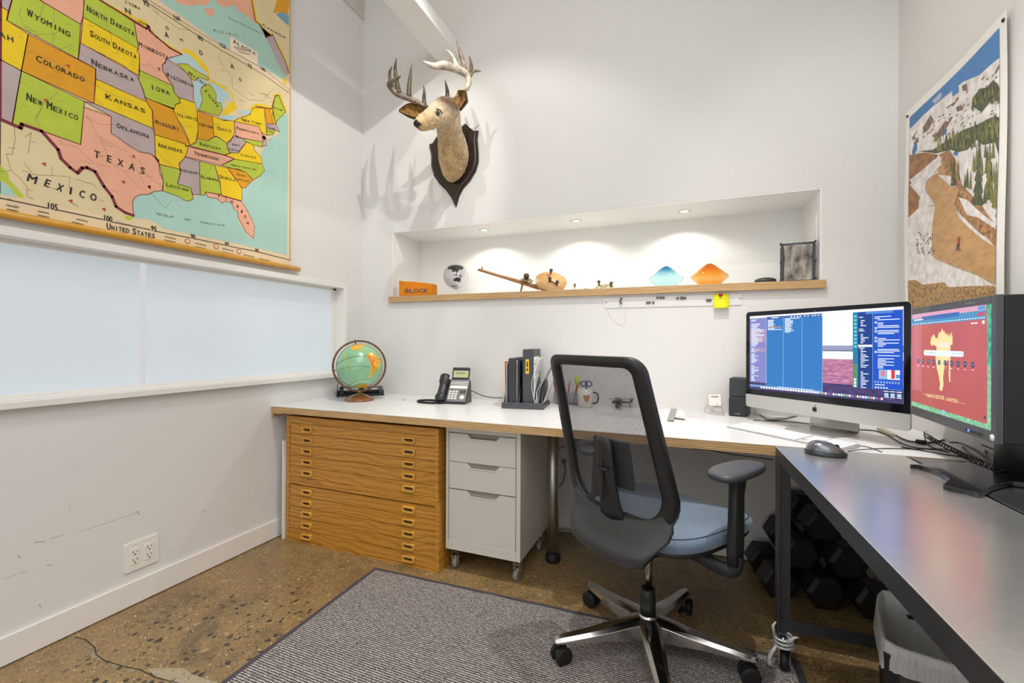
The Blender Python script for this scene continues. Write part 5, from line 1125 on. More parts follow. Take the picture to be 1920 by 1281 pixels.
CAN = mat('map_cream', 'dfcc9f', .5, vary=.04, scale=8); MAR = mat('map_maroon', '7a2433', .5); BLK = mat('map_ink', '22201c', .5); TIC = mat('map_river', '8a7a52', .6)
edge = onx(545, 480, XM).y
mb = MB(); mb.box(XM-0.001, XM, -0.02, edge, zr, 3.62); mb.build('map_sheet', [PPR], mp_, world=True)
mb = MB(); mb.tube([(XM+.004, -0.05, zr), (XM+.004, ye-.004, zr), (XM+.004, ye, zr)], [.0145, .0145, .011], 18); mb.build('bottom_rod', [mat('rod_gold', 'cf952b', .3, vary=.08, scale=20, coat=.3)], mp_, world=True)
pr = Print(lambda u, v: onx(u, v, XM), (1, 0, 0), 0.00022)
# ground colours
pr.poly([(0, 0), (538, 0), (537.5, 476), (0, 362)], CAN, 1)
pr.poly(cp('C 1330,1095 1325,990 1325,950 1350,905 1400,880 1440,885 1480,880 1540,850 D 160,630 180,632 210,640 270,665 310,680 330,700 375,710 400,690 430,670 480,660 500,660 520,680 590,690 620,720 650,725 670,700 700,720 715,770 745,790 740,830 760,880 795,930 825,975 860,995 870,960 870,900 830,810 790,740 770,700 775,650 800,600 830,575 880,550 910,520 945,480 930,430 925,400 910,360 930,330 960,290 980,240 1030,215 1060,195 1040,160 1035,120 1060,80 1110,55 1122,62 1112,1115 700,1020 400,960 200,920 C 1500,1130 1320,1115'), SEA, 2)
pr.poly(cp('C 0,745 60,780 120,830 150,890 175,915 0,872'), SEA, 2)
pr.poly(cp('C 0,585 80,670 90,730 150,790 240,905 195,912 140,870 100,800 50,760 0,740'), M_['g'], 3)
pr.poly(cp('C 1250,1090 1330,1100 1300,1140 1250,1120'), M_['g'], 3)
BAND = [('B 430,500 480,485 560,535 620,600 690,680 715,800 850,860 940,940 970,1040 985,1090 930,1120 900,1150 835,1160 845,1080 875,1085 900,1040 950,1015 920,930 850,890 700,815 690,740 600,640 500,560'), ('A 1050,-5 1540,255 1540,300 1525,300 1030,0'), ('B 0,185 70,215 100,262 180,365 320,460 430,520 425,545 300,480 160,375 90,290 75,250 0,235'), ('B 975,1110 1100,1095 1160,1040 1200,1035 1330,1070 1355,940 1410,930 1480,1110 1470,1140 1400,960 1365,965 1340,1100 1170,1075 1130,1110')]
for s in BAND: pr.poly(cp(s), M_['y'], 3)
ST = [('g', 'A 125,-5 70,213 815,617 840,255 400,-5'), ('p', 'A 410,-5 840,255 868,165 875,-5'), ('y', 'A 0,65 85,115 70,213 293,357 222,740 0,620'), ('m', 'A 0,-5 125,-5 85,115 0,65'),
 ('o', 'A 293,357 998,718 980,1080 222,740'), ('m', 'A 0,622 222,740 C 120,165 0,120'), ('g', 'A 222,740 880,1060 C 805,380 415,240 215,175 205,215 123,165'),
 ('g', 'A 878,-5 1040,-5 1400,235 1445,510 865,180'), ('y', 'A 865,180 1445,510 1430,530 1455,570 1455,790 1340,730 840,450'), ('m', 'A 838,450 1300,690 1340,735 1430,790 1500,970 1530,1065 1000,825 998,718 817,617'),
 ('y', 'A 1000,825 1530,1065 D 100,30 106,165 A 980,1080'), ('p', 'A 1400,235 1530,310 B 100,265 170,370 310,480 430,545 280,590 265,620 235,650 240,710 330,855 0,700 A 1455,740 1455,570 1430,530 1445,510'),
 ('g', 'B 0,700 330,855 350,890 350,920 415,1000 410,1030 370,1045 350,1095 60,975 45,900 0,800'), ('m', 'B 265,590 270,625 235,650 240,710 340,850 355,930 400,975 560,1030 545,1000 545,860 520,780 480,730 360,640 290,595'),
 ('g', 'B 385,640 480,640 560,700 700,780 690,805 600,770 560,810 520,780 450,700'), ('g', 'B 630,870 700,840 740,880 775,950 770,1020 820,1030 835,1100 800,1160 600,1105 640,1000 620,920'),
 ('l', 'B 280,590 330,560 430,545 500,540 560,600 640,700 700,770 650,740 560,690 500,640 400,640 350,620'), ('l', 'B 560,800 610,780 680,830 640,860 620,920 640,1010 600,1105 570,1080 550,950 545,850'),
 ('l', 'B 700,810 780,850 860,900 940,1010 920,1020 880,970 850,1030 860,1080 835,1100 820,1020 770,1010 775,950 740,880'), ('l', 'B 800,1170 880,1150 1005,1165 900,1210 830,1210'), ('l', 'B 975,1110 1130,1100 1120,1150 1000,1130'),
 ('o', 'B 60,975 350,1095 D 258,10 270,50 300,110 340,190 375,260 385,290 350,300 350,280 118,210 103,30 78,0'), ('y', 'B 370,1045 415,1030 400,975 560,1030 590,1110 D 437,30 445,180 430,250 430,270 385,290 375,250 330,150 300,110 260,30 B 350,1095'),
 ('o', 'D 437,30 550,68 565,225 520,255 440,240 445,180'), ('y', 'D 550,68 620,95 715,110 720,190 690,260 660,275 600,230 565,225'), ('g', 'D 385,290 430,265 440,240 520,255 580,220 660,275 665,320 690,350 640,365 390,305'),
 ('p', 'D 375,295 640,360 715,390 620,440 350,375'), ('m', 'D 665,270 725,215 770,235 810,265 770,310 745,350 690,345 665,310'), ('y', 'D 640,365 690,345 745,350 810,265 860,290 870,330 915,375 925,430 720,395'),
 ('p', 'D 715,110 900,150 925,200 955,235 930,265 730,230'), ('y', 'D 715,110 735,95 830,60 860,10 940,10 960,215 925,195 900,150'), ('o', 'D 940,10 985,15 1010,130 960,130'), ('y', 'D 985,15 1005,15 1030,130 1010,130'),
 ('g', 'B 1340,1090 1365,960 1400,955 1470,1120 1400,1190 1370,1240 1340,1150'), ('m', 'D 960,130 1030,130 1060,190 1000,170 960,165'), ('g', 'D 960,165 1020,175 1010,210 960,215'), ('m', 'D 920,195 955,235 960,290 925,300 930,265'),
 ('g', 'D 770,235 930,265 925,305 910,300 880,290 860,290 810,262'), ('g', 'D 720,395 925,430 945,480 910,520 860,550 800,490 670,455 620,440'), ('o', 'D 665,460 750,470 800,490 855,550 800,610 770,610 720,530'),
 ('y', 'D 570,440 665,460 720,540 775,610 775,700 765,710 620,670 610,560'), ('g', 'D 455,410 570,440 610,580 620,660 500,640 495,665 460,660'), ('m', 'D 350,378 455,410 462,660 405,660 390,610 290,580 300,540 315,480 300,430'),
 ('p', 'D 500,640 620,665 765,705 790,740 830,810 870,900 860,990 800,935 745,830 745,790 715,770 695,720 650,710 625,725 590,690 520,680'), ('g', 'D 155,432 305,470 315,500 290,580 390,610 400,660 410,690 375,710 330,700 310,680 180,632 185,560'),
 ('y', 'D 118,210 350,280 350,300 375,295 350,375 305,430 305,470 155,435 125,390'), ('m', 'A 880,1060 980,1080 D 106,165 118,210 125,390 C 1550,510 1500,470 1400,455 1340,420 1260,370 1180,310 1110,265 1113,100'),
 ('p', 'C 838,5 1113,100 1110,265 1180,310 1260,370 1340,420 1400,455 1500,470 1550,500 D 150,400 155,490 185,560 175,632 120,635 C 1540,850 1480,880 1400,880 1350,905 1325,950 1335,1090 1250,1060 1160,1000 1120,900 1040,800 950,650 870,610 820,615 775,665 700,610 610,520 580,430 415,245 805,380')]
for c_, s in ST: pr.poly(cp(s), M_[c_], 4)
for c_, s in ST:
    if c_ != 'l': pr.line(cp(s), .0026, MAR, 5, loop=True)
pr.line(cp('C 0,125 205,215 215,175 415,245 580,430 610,520 700,610 775,665 820,615 870,610 950,650 1040,800 1120,900 1160,1000 1250,1060 1335,1090'), .011, MAR, 6)
pr.line(cp('A 1040,0 1530,300 B 100,262 110,310 180,372 310,480 430,545'), .008, MAR, 6)
pr.line(cp('B 1170,1065 1330,1090 1365,960 1400,955 1470,1120'), .005, MAR, 6)
# faint rivers and place marks
random.seed(3)
for s in ('A 230,60 200,150 260,290 300,280 390,360 560,360 600,330', 'A 450,40 420,180 520,250', 'A 560,120 560,230', 'A 560,350 545,450 620,520 760,460', 'A 270,530 420,570 560,640 700,770 980,870', 'A 900,100 1100,230 1150,330 1160,440 1240,560', 'A 600,940 590,980 440,1100 380,1240', 'C 420,20 350,120 415,240', 'C 840,100 1000,180 1150,180', 'C 870,90 980,300 1130,380 1280,460', 'C 600,370 760,400 940,570 1100,600', 'C 1000,300 1100,560 1240,650 1400,830', 'C 1300,500 1360,620 1440,760', 'C 0,650 110,640 180,700 270,800 270,900', 'C 140,180 150,330 120,480 60,470 110,640', 'C 520,600 520,690 700,700 690,820', 'C 240,560 330,680 530,690', 'C 250,300 310,260 280,470', 'B 30,760 160,800 350,900', 'B 90,620 180,720 230,700', 'B 820,520 800,600 930,760 940,880 1100,1000 1240,1010 1350,880', 'B 100,60 200,150 400,290 500,300', 'B 900,570 960,700', 'D 120,320 220,420 300,470', 'D 130,120 250,170 340,200', 'D 0,400 60,520 180,600', 'D 470,560 560,430', 'D 640,480 740,600', 'D 80,640 200,760 250,700', 'A 1000,900 1200,1000 1400,1060', 'A 830,560 1000,640 1170,760 1300,850'):
    pr.line(cp(s), .0011, TIC, 5)
for _ in range(150):
    u, v = random.uniform(5, 520), random.uniform(15, 440)
    if v > 380+u*.2 or (u > 300 and v < 120) or (v > 290+0.1*u and u > 300): continue
    pr.line([(u, v), (u+random.uniform(7, 16), v+random.uniform(2, 6))], .0012, TIC, 5)
# inset of the north
pr.poly([(277, 0), (542, 174), (542, 0)], mat('map_border', 'e8cdaa', .5), 4)
pr.poly(cp('B 190,-5 380,130 600,290 850,460 1240,680 1440,800 1505,700 1505,-5'), SEA, 5)
pr.poly(cp('B 355,-5 400,40 500,60 620,45 680,60 715,-5'), M_['p'], 6); pr.poly(cp('B 765,-5 810,60 900,75 950,40 1000,110 1080,160 1150,220 1200,250 1125,-5'), M_['p'], 6); pr.poly(cp('B 650,90 740,80 760,150 690,160'), M_['p'], 6)
pr.poly(cp('B 1130,-5 1165,210 1215,250 1270,370 1340,350 1400,480 1460,600 1500,700 1508,-5'), CAN, 6); pr.poly(cp('B 1205,250 1270,375 1330,355 1400,480 1450,600 1500,700 1495,760 1430,720 1380,600 1310,450'), M_['m'], 7)
pr.poly(cp('B 1130,-5 1150,-5 1185,200 1230,240 1280,330 1330,330 1420,480 1500,660 1500,700 1400,480 1340,350 1270,375 1215,250 1165,210'), M_['y'], 7); pr.line(cp('B 1130,0 1165,210 1215,250 1270,375 1340,350 1400,480 1460,600 1502,730'), .006, MAR, 8)
pr.poly(cp('B 1380,-5 1345,130 1400,125 1490,150 1505,40 1505,-5'), M_['o'], 7); pr.poly(cp('B 1370,140 1440,120 1500,160 1500,260 1440,210'), mat('map_blue', '6fa3b5', .5), 8)
pr.poly(cp('B 1440,790 1470,780 1475,850 1450,850'), M_['y'], 7); pr.poly(cp('B 915,365 1190,520 1190,650 910,510'), mat('map_label', 'eddcc0', .5), 7)
pr.line(cp('B 60,10 600,362 820,500 1240,740 1505,930'), .0025, BLK, 6); pr.line(cp('B 95,-5 640,345 870,480 1250,690 1505,900'), .0018, BLK, 7)
# border with degree numbers
NV = mat('map_navy', '1d2733', .5)
for a, b in (('C 0,915', 'C 470,1015'), ('C 575,1035', 'C 1030,1130'), ('C 1125,1155', 'C 1500,1232'), ('D 135,937', 'D 385,985'), ('D 425,992', 'D 640,1038'), ('D 680,1048', 'D 870,1085'), ('D 900,1092', 'D 1090,1140'), ('D 1090,1140', 'D 1137,1153')): pr.line(cp(a)+cp(b), .0035, NV, 6)
pr.line([(543.5, 0), (544, 150), (544, 300), (543.5, 488)], .0022, BLK, 6)
HS = .55
def tx(st, a, b, h, m=BLK, L=9): h *= .72; p = cp(a)+cp(b); pr.text(st, p[0], p[1], h, m, L)
def txc(st, s, hs, m=BLK):
    """letters one by one, each between its own pair of points"""
    P_ = cp(s); hs *= .62
    for k, c_ in enumerate(st): pr.text(c_, P_[2*k], P_[2*k+1], hs, m, 9)
def txs(st, a, b, h1, h2, m=BLK):
    """small caps: big initials, small rest, spread evenly from a to b"""
    h1 *= HS; h2 *= HS*.95; p = cp(a)+cp(b); n = len(st); tot = sum(1.25 if (c_ != ' ' and (i == 0 or st[i-1] == ' ')) else (.7 if c_ == ' ' else 1) for i, c_ in enumerate(st)); x = 0
    for i, c_ in enumerate(st):
        big = c_ != ' ' and (i == 0 or st[i-1] == ' '); w_ = 1.25 if big else (.7 if c_ == ' ' else 1)
        if c_ != ' ':
            f0 = x/tot; f1 = (x+w_*.78)/tot; q_ = lambda f: (p[0][0]+(p[1][0]-p[0][0])*f, p[0][1]+(p[1][1]-p[0][1])*f)
            if c_.upper() == 'I': f0 += w_*.30/tot; f1 = f0+w_*.15/tot
            pr.text(c_.upper(), q_(f0), q_(f1), h1 if big else h2, m, 9)
        x += w_
txs('Wyoming', 'A 275,160', 'A 740,395', .046, .036); txs('Colorado', 'A 370,635', 'A 890,865', .04, .034); txs('Nebraska', 'A 955,675', 'A 1410,865', .042, .03); txs('Kansas', 'A 1100,1030', 'A 1530,1190', .036, .032)
txs('North Dakota', 'A 905,115', 'A 1410,385', .042, .034); txs('South Dakota', 'A 935,375', 'A 1430,625', .042, .034); txs('New Mexico', 'A 270,1045', 'A 820,1265', .05, .036); txs('Utah'[2:].upper(), 'A -20,380', 'A 150,450', .034, .034)
txs('Minnesota', 'B 0,460', 'B 300,600', .034, .03); txs('Wisconsin', 'B 275,765', 'B 550,880', .034, .028); txs('Iowa', 'B 115,890', 'B 320,960', .036, .036); txs('Michi', 'B 495,745', 'B 680,870', .03, .028); txs('igan', 'B 645,900', 'B 790,1080', .026, .024)
txs('Illinois', 'D 285,70', 'D 440,110', .03, .026); txs('Missouri', 'D 125,130', 'D 305,185', .034, .03); txs('Oklahoma', 'C 1165,210', 'C 1500,325', .036, .03); txs('Indiana', 'D 450,140', 'D 560,168', .026, .022); txs('Ohio', 'D 590,175', 'D 700,195', .030, .026)
txs('New York', 'D 775,108', 'D 925,142', .026, .022); txs('Pennsylvania', 'D 735,170', 'D 905,212', .026, .02); txs('Kentucky', 'D 458,290', 'D 620,330', .028, .022); txs('Tennessee', 'D 415,360', 'D 605,408', .028, .024); txs('Arkansas', 'D 145,302', 'D 330,350', .034, .028)
txs('West', 'D 700,292', 'D 765,300', .018, .016); txs('Virginia', 'D 675,325', 'D 755,340', .018, .016); txs('Virginia', 'D 765,370', 'D 885,392', .022, .018); txs('North Carolina', 'D 695,445', 'D 885,480', .018, .016); txs('South', 'D 735,515', 'D 800,530', .018, .016); txs('Carolina', 'D 725,548', 'D 830,568', .018, .016)
txs('Mississippi', 'D 310,485', 'D 455,515', .024, .022); txs('Alabama', 'D 465,535', 'D 600,565', .03, .024); txs('Georgia', 'D 605,535', 'D 725,565', .03, .024); txs('Louisiana', 'D 207,598', 'D 380,640', .03, .024); txs('Maine', 'B 1350,1085', 'B 1440,1115', .018, .015); txs('Mass', 'D 965,158', 'D 1030,175', .014, .012); txs('Conn', 'D 962,190', 'D 1015,198', .014, .012)
for st, L in (('TEXAS', 'C 935,505 990,525 1065,550 1105,565 1170,585 1225,605 1285,625 1340,645 1400,665 1440,680'), ('MEXICO', 'C 262,740 350,775 435,790 480,810 555,830 610,855 690,875 705,880 785,900 835,918 895,930 955,950'), ('FLORIDA', 'D 597,680 610,683 650,698 658,700 690,725 708,728 732,755 748,765 765,795 775,800 788,830 803,840 805,875 825,890'), ('OANADA'[0:1], 'B 272,295 300,305')): txc(st, L, .046 if len(st) < 7 and len(st) > 1 else .024)
for c_, s_, h in (('A', 'B 262,370 300,385', .04), ('N', 'A 1310,135 1365,155', .034), ('D', 'B 608,545 640,560', .034), ('A', 'B 918,680 955,695', .036), ('O', 'B 1000,805 1028,820', .026), ('M', 'B 412,405 440,420', .018)): P_ = cp(s_); pr.text(c_, P_[0], P_[1], h*.6, BLK, 9)
txs('Alaska', 'B 942,430', 'B 1175,560', .038, .032); txs('Pacific', 'B 750,320', 'B 1010,375', .022, .02, TIC); txs('Gulf of Alaska', 'B 895,185', 'B 1240,350', .014, .013, TIC); txs('Canada', 'B 1235,265', 'B 1480,400', .028, .026); txs('itoba', 'A 1300,30', 'A 1470,110', .02, .02)
txs('Gulf', 'D 130,810', 'D 270,840', .018, .018, TIC); txs('of', 'D 340,850', 'D 395,862', .018, .018, TIC); txs('Mexico', 'D 465,875', 'D 650,900', .016, .016, TIC)
SER = mat('map_title', '2a221d', .5)
txs('United States', 'C 1065,1225', 'D 125,990', .046, .036, SER)
for st, a, b in (('105', 'C 475,1020', 'C 570,1042'), ('100', 'C 1038,1140', 'C 1118,1158'), ('95', 'C 1505,1240', 'C 1560,1255'), ('90', 'D 388,990', 'D 422,998'), ('85', 'D 645,1042', 'D 676,1048'), ('80', 'D 873,1090', 'D 898,1095'), ('95', 'B 45,45', 'B 100,70'), ('160', 'B 355,190', 'B 415,215'), ('85', 'B 592,390', 'B 640,415'), ('150', 'B 812,465', 'B 870,495'), ('75', 'B 1088,668', 'B 1130,690'), ('140', 'B 1220,700', 'B 1265,722')): tx(st, a, b, .032 if st in ('105', '100', '95', '90') else .026)
random.seed(5)
for a_ in ('C 65,985', 'C 70,1025', 'C 380,1045', 'C 380,1085', 'C 765,1125', 'C 720,1155', 'D 195,975', 'D 195,1000', 'D 425,1025', 'D 425,1050', 'D 630,1065', 'D 630,1090', 'D 785,1110', 'D 905,1140', 'B 950,470', 'B 970,490', 'B 1000,520'):
    p = cp(a_)[0]
    for k in range(5): q_ = (p[0]+k*4.2, p[1]+k*.95); pr.line([q_, (q_[0]+3, q_[1]+.7)], .004, TIC, 9)
for c_ in ('D 365,1010', 'D 580,1050', 'D 750,1088'): pr.dot(cp(c_)[0], .012, mat('map_red', 'b5442e', .5), 9); pr.dot(cp(c_)[0], .009, PPR, 10)
for c_ in ('C 442,575', 'C 708,945', 'C 1335,500', 'A 478,1050', 'A 712,690', 'B 200,690', 'C 1040,1028', 'C 1235,755', 'C 1495,808', 'D 78,600'): pr.dot(cp(c_)[0], .009, mat('map_red', 'b5442e', .5), 7, seg=3)
pr.build('map_printing', mp_)
pw = Print(lambda a, b: Vector((XM, a, b)), (1, 0, 0), 0.00022)   # the west of the map, (y, z) on the wall
pw.poly([(.06, 1.60), (.769, 1.61), (.769, 3.60), (.06, 3.60)], CAN, 1)
pw.poly([(.08, 2.60), (.29, 2.47), (.28, 2.30), (.29, 2.12), (.35, 2.02), (.43, 1.93), (.54, 1.90), (.60, 1.80), (.68, 1.68), (.769, 1.665), (.769, 1.61), (.08, 1.62)], SEA, 2)
for c_, L_ in (('y', [(.769, 2.215), (.62, 2.20), (.61, 2.06), (.769, 2.078)]), ('m', [(.769, 2.078), (.61, 2.06), (.60, 1.95), (.63, 1.90), (.70, 1.878), (.769, 1.88)]), ('p', [(.62, 2.20), (.40, 2.22), (.41, 2.11), (.57, 1.96), (.60, 1.95), (.61, 2.06)]), ('m', [(.769, 2.27), (.769, 2.215), (.62, 2.20), (.52, 2.21), (.55, 2.33), (.57, 2.45), (.62, 2.45), (.62, 2.38), (.70, 2.28)]), ('o', [(.52, 2.21), (.30, 2.24), (.28, 2.30), (.30, 2.38), (.45, 2.37), (.55, 2.36), (.55, 2.33)]), ('g', [(.30, 2.38), (.45, 2.37), (.56, 2.36), (.57, 2.45), (.36, 2.47), (.29, 2.46)]), ('y', [(.40, 2.22), (.30, 2.24), (.29, 2.12), (.35, 2.02), (.43, 1.93), (.54, 1.90), (.60, 1.91), (.60, 1.95), (.57, 1.96), (.41, 2.11)]), ('p', [(.62, 2.45), (.769, 2.43), (.769, 2.27), (.70, 2.28), (.62, 2.38)])):
    pw.poly(L_, M_[c_], 4); pw.line(L_, .0026, MAR, 5, loop=True)
pw.line([(.08, 1.615), (.769, 1.609)], .0035, NV, 6); pw.line([(.08, 1.615), (.08, 3.5)], .0025, BLK, 6)
pw.build('western_printing', mp_)
# ================================================================ POSTER ON THE RIGHT WALL
XP = XR-0.004
def wav(y, z):   # the loose sheet bellies off the wall
    e = .5*math.sin((z-1.1)*5.3+.6)+.5*math.sin(y*9+z*2.2)
    return .0085+.0085*e+.010*max(0, (y-2.36)/.12)*max(0, 1-abs(z-1.75)/.42)
def Pm(u, v):
    p = onx(u, v, XP); p.x = XP-wav(p.y, p.z); return p
po = thing('mountain_poster', 'white bordered skateboarder and snowy mountain road poster on the right wall', 'poster', (XP, 2.15, 1.15))
y0p, y1p, z0p, z1p = 1.812, 2.478, 1.165, 2.150
mb = MB(); n1, n2 = 40, 60; mb.rings([[(XP-wav(y0p+(y1p-y0p)*i/n1, z0p+(z1p-z0p)*j/n2), y0p+(y1p-y0p)*i/n1, z0p+(z1p-z0p)*j/n2) for i in range(n1+1)] for j in range(n2+1)], 0, True, False, closed=False)
mb.build('poster_sheet', [mat('poster_paper', 'f0ede6', .35)], po, world=True)
# printed image as poster-plane polygons: (s, t) with s 0..1 across from corner side to near side, t 0 top .. 1 bottom
BY0, BY1, BZ0, BZ1 = y1p-.034, y0p+.036, z1p-.034, z0p+.034
pq = MB(); pmats = []
def pmi(m):
    if m not in pmats: pmats.append(m)
    return pmats.index(m)
def ppoly(pts, m, L, sub=3):
    P_ = [Vector((x, y, 0)) for x, y in pts]; tri = [[P_[i] for i in t_] for t_ in tessellate_polygon([P_])]
    for _ in range(6):
        nt_ = []; ch_ = False
        for A_, B_, C_ in tri:
            d = [(A_-B_).length, (B_-C_).length, (C_-A_).length]; k = d.index(max(d))
            if d[k] > .07:
                ch_ = True
                if k == 0: M__ = (A_+B_)/2; nt_ += [[A_, M__, C_], [M__, B_, C_]]
                elif k == 1: M__ = (B_+C_)/2; nt_ += [[A_, B_, M__], [A_, M__, C_]]
                else: M__ = (A_+C_)/2; nt_ += [[A_, B_, M__], [M__, B_, C_]]
            else: nt_.append([A_, B_, C_])
        tri = nt_
        if not ch_: break
    k = pmi(m)
    for t_ in tri:
        w_ = []
        for p in t_: y = BY0+(BY1-BY0)*p.x; z = BZ0+(BZ1-BZ0)*p.y; w_.append((XP-wav(y, z)-.0007-.00035*L, y, z))
        pq.add(w_, [(0, 1, 2)], k)
cx5 = lambda L: [pst(1640+x/2.1357, y/2.135) for x, y in L]
def pst(u, v):
    p = onx(u, v, XP-.006); return ((p.y-BY0)/(BY1-BY0), (p.z-BZ0)/(BZ1-BZ0))
cl = lambda L: [(min(1, max(0, a)), min(1, max(0, b))) for a, b in L]
PX = lambda L: cl(cx5(L))
SKY = mat('print_sky', '3f7fbe', .4, vary=.2, scale=2); SNOW = mat('print_snow', 'f6f0ed', .4, col2='d8cec9', scale=30); ROCK = mat('print_rock', '7d6350', .4, vary=.4, scale=60); TREE = mat('print_tree', '4b5330', .4, vary=.6, scale=50, stretch=(1, 3, 1)); TREE2 = mat('print_tree2', '7e7a38', .4, vary=.5, scale=60, stretch=(1, 3, 1)); DIRT = mat('print_dirt', 'c49662', .4, vary=.14, scale=16, stretch=(1, 1, 3)); DIRT2 = mat('print_brush', 'a5764a', .4, vary=.5, scale=70); GRS = mat('print_grass', 'a8814e', .4, vary=.6, scale=110); HILL = mat('print_hill', '9a6a42', .4, vary=.3, scale=40)
ppoly([(0, 0), (1, 0), (1, 1), (0, 1)], SKY, 0)
ppoly(PX([(149, 516), (200, 460), (240, 420), (300, 370), (350, 328), (420, 300), (480, 250), (540, 200), (560, 1300), (100, 1300)]), SNOW, 1)
for L in ([(190, 520), (225, 460), (235, 480), (215, 520), (185, 545)], [(240, 540), (280, 480), (310, 465), (290, 500), (255, 555)], [(320, 430), (345, 420), (350, 440), (325, 448)], [(345, 345), (365, 335), (370, 365), (350, 365)], [(485, 290), (505, 255), (508, 270), (490, 300)], [(510, 270), (532, 235), (530, 255)], [(290, 425), (330, 400), (310, 425)], [(160, 575), (185, 540), (180, 570)]): ppoly(PX(L), ROCK, 2)
random.seed(11)
for _ in range(170):
    x = random.uniform(150, 520); yv = random.uniform(max(330, 620-.9*x)+60-(x-150)*.3, 560)
    if yv < 520-(x-150)*.85+25: continue
    q1_, q2_ = random.uniform(4, 14), random.uniform(3, 14); ppoly(PX([(x, yv), (x+q1_*.6, yv-q2_*.8), (x+q1_, yv-q2_), (x+q1_*.8, yv-q2_*.4), (x+q1_*.4, yv+2)]), ROCK, 2)
ppoly(PX([(390, 395), (420, 355), (450, 350), (480, 320), (500, 335), (535, 330), (535, 390), (480, 390), (430, 450), (390, 425)]), TREE, 3)
ppoly(PX([(280, 600), (290, 560), (340, 520), (400, 510), (430, 540), (440, 480), (530, 455), (530, 870), (500, 870), (480, 830), (440, 800), (400, 770), (375, 740), (350, 610)]), SNOW, 2)
ppoly(PX([(180, 605), (230, 600), (290, 560), (350, 520), (410, 500), (470, 470), (530, 450), (530, 600), (490, 570), (440, 580), (410, 560), (370, 600), (330, 610), (300, 600), (240, 615)]), TREE, 3)
def fir(x, y0_, y1_, w_, m, L):
    pts = [(x, y0_)]; k = 6
    for i in range(1, k+1): f = i/k; pts += [(x+w_*f, y0_+(y1_-y0_)*(f-.02)), (x+w_*f*.6, y0_+(y1_-y0_)*f)]
    o = [(x, y0_)]
    for i in range(1, k+1): f = i/k; o += [(x-w_*f, y0_+(y1_-y0_)*(f-.02)), (x-w_*f*.6, y0_+(y1_-y0_)*f)]
    ppoly(PX(pts+list(reversed(o[1:]))), m, L)
for _ in range(95): x = random.uniform(235, 528); b_ = 600-(x-240)*.12+random.uniform(-45, 20)-max(0, x-380)*.3; fir(x, b_-random.uniform(28, 60), b_, random.uniform(4, 8), random.choice((TREE, TREE2)), 4)
for _ in range(40): x = random.uniform(392, 532); b_ = 425-(x-392)*.3+random.uniform(-30, 20); fir(x, b_-32, b_, 5, random.choice((TREE, TREE2)), 4)
for _ in range(26): x = random.uniform(395, 530); b_ = random.uniform(600, 800)+(x-395)*.2; (fir(x, b_-random.uniform(50, 90), b_, random.uniform(6, 11), random.choice((TREE, TREE2)), 7))
ppoly(PX([(100, 650), (150, 620), (200, 610), (250, 620), (240, 640), (165, 715), (150, 740), (190, 800), (180, 830), (135, 890), (120, 880)]), HILL, 3)
ppoly(PX([(255, 620), (290, 600), (320, 640), (350, 740), (440, 820), (520, 900), (520, 980), (400, 900), (330, 840), (300, 760), (260, 720), (250, 690)]), DIRT2, 4)
ppoly(PX([(250, 690), (268, 640), (280, 700), (340, 760), (320, 820), (340, 870), (400, 920), (440, 950), (520, 980), (520, 1135), (420, 1095), (300, 1055), (235, 1030), (230, 900), (240, 830), (200, 750), (210, 720)]), DIRT, 5)
ppoly(PX([(100, 900), (135, 880), (190, 820), (240, 830), (232, 900), (232, 1010), (250, 1045), (330, 1070), (440, 1105), (520, 1140), (520, 1200), (100, 1200)]), SNOW, 6)
ppoly(PX([(150, 720), (235, 640), (262, 625), (262, 660), (205, 730), (200, 760), (240, 820), (190, 830), (190, 790)]), SNOW, 6)
ppoly(PX([(340, 790), (380, 800), (440, 850), (520, 890), (520, 910), (430, 870), (380, 860)]), SNOW, 6); ppoly(PX([(420, 925), (470, 950), (500, 985), (440, 950)]), SNOW, 6); ppoly(PX([(250, 700), (300, 705), (330, 750), (300, 745)]), SNOW, 6)
for x, y0_, y1_, w_, m in ((300, 620, 690, 7, TREE2), (313, 625, 745, 12, TREE), (332, 635, 715, 8, TREE2), (425, 540, 820, 26, TREE), (470, 560, 790, 18, TREE2), (500, 640, 830, 16, TREE2), (375, 670, 750, 9, TREE), (390, 680, 755, 8, TREE2), (512, 700, 870, 12, TREE), (365, 690, 750, 6, TREE)): fir(x, y0_, y1_, w_, m, 7)
for _ in range(40): x = random.uniform(172, 235); yv = random.uniform(930, 1020); ppoly(PX([(x, yv), (x+7, yv-4), (x+4, yv+6)]), ROCK, 7)
ppoly(PX([(100, 1150), (140, 1125), (170, 1120), (200, 1140), (240, 1135), (290, 1130), (310, 1150), (400, 1145), (520, 1140), (560, 1400), (60, 1400)]), GRS, 8)
ppoly(PX([(340, 950), (346, 945), (352, 950), (354, 975), (350, 992), (356, 998), (340, 998), (344, 975)]), mat('print_jacket', 'a5442c', .4), 8); ppoly(PX([(340, 975), (352, 975), (350, 998), (341, 997)]), mat('print_trouser', '4c4a44', .4), 9); ppoly(PX([(335, 995), (360, 1000), (360, 1004), (336, 1000)]), ROCK, 9)
ppoly(PX([(232, 405), (250, 385), (262, 372), (268, 375), (262, 395), (240, 415)]), mat('print_cloud', 'b6b8c6', .4), 1)
pq.build('poster_print', pmats, po, world=True)
for (y, z), nm in zip(((2.462, 2.13), (1.826, 2.125)), ('a', 'b')):
    mb = MB(); mb.lathe([(.006, 0), (.005, .003), (.0001, .004)], 12, X=Matrix.Translation((XP-wav(y, z)-.001, y, z)) @ Matrix.Rotation(-PI/2, 4, 'Y')); mb.build('push_pin', [SLOT], po, world=True)
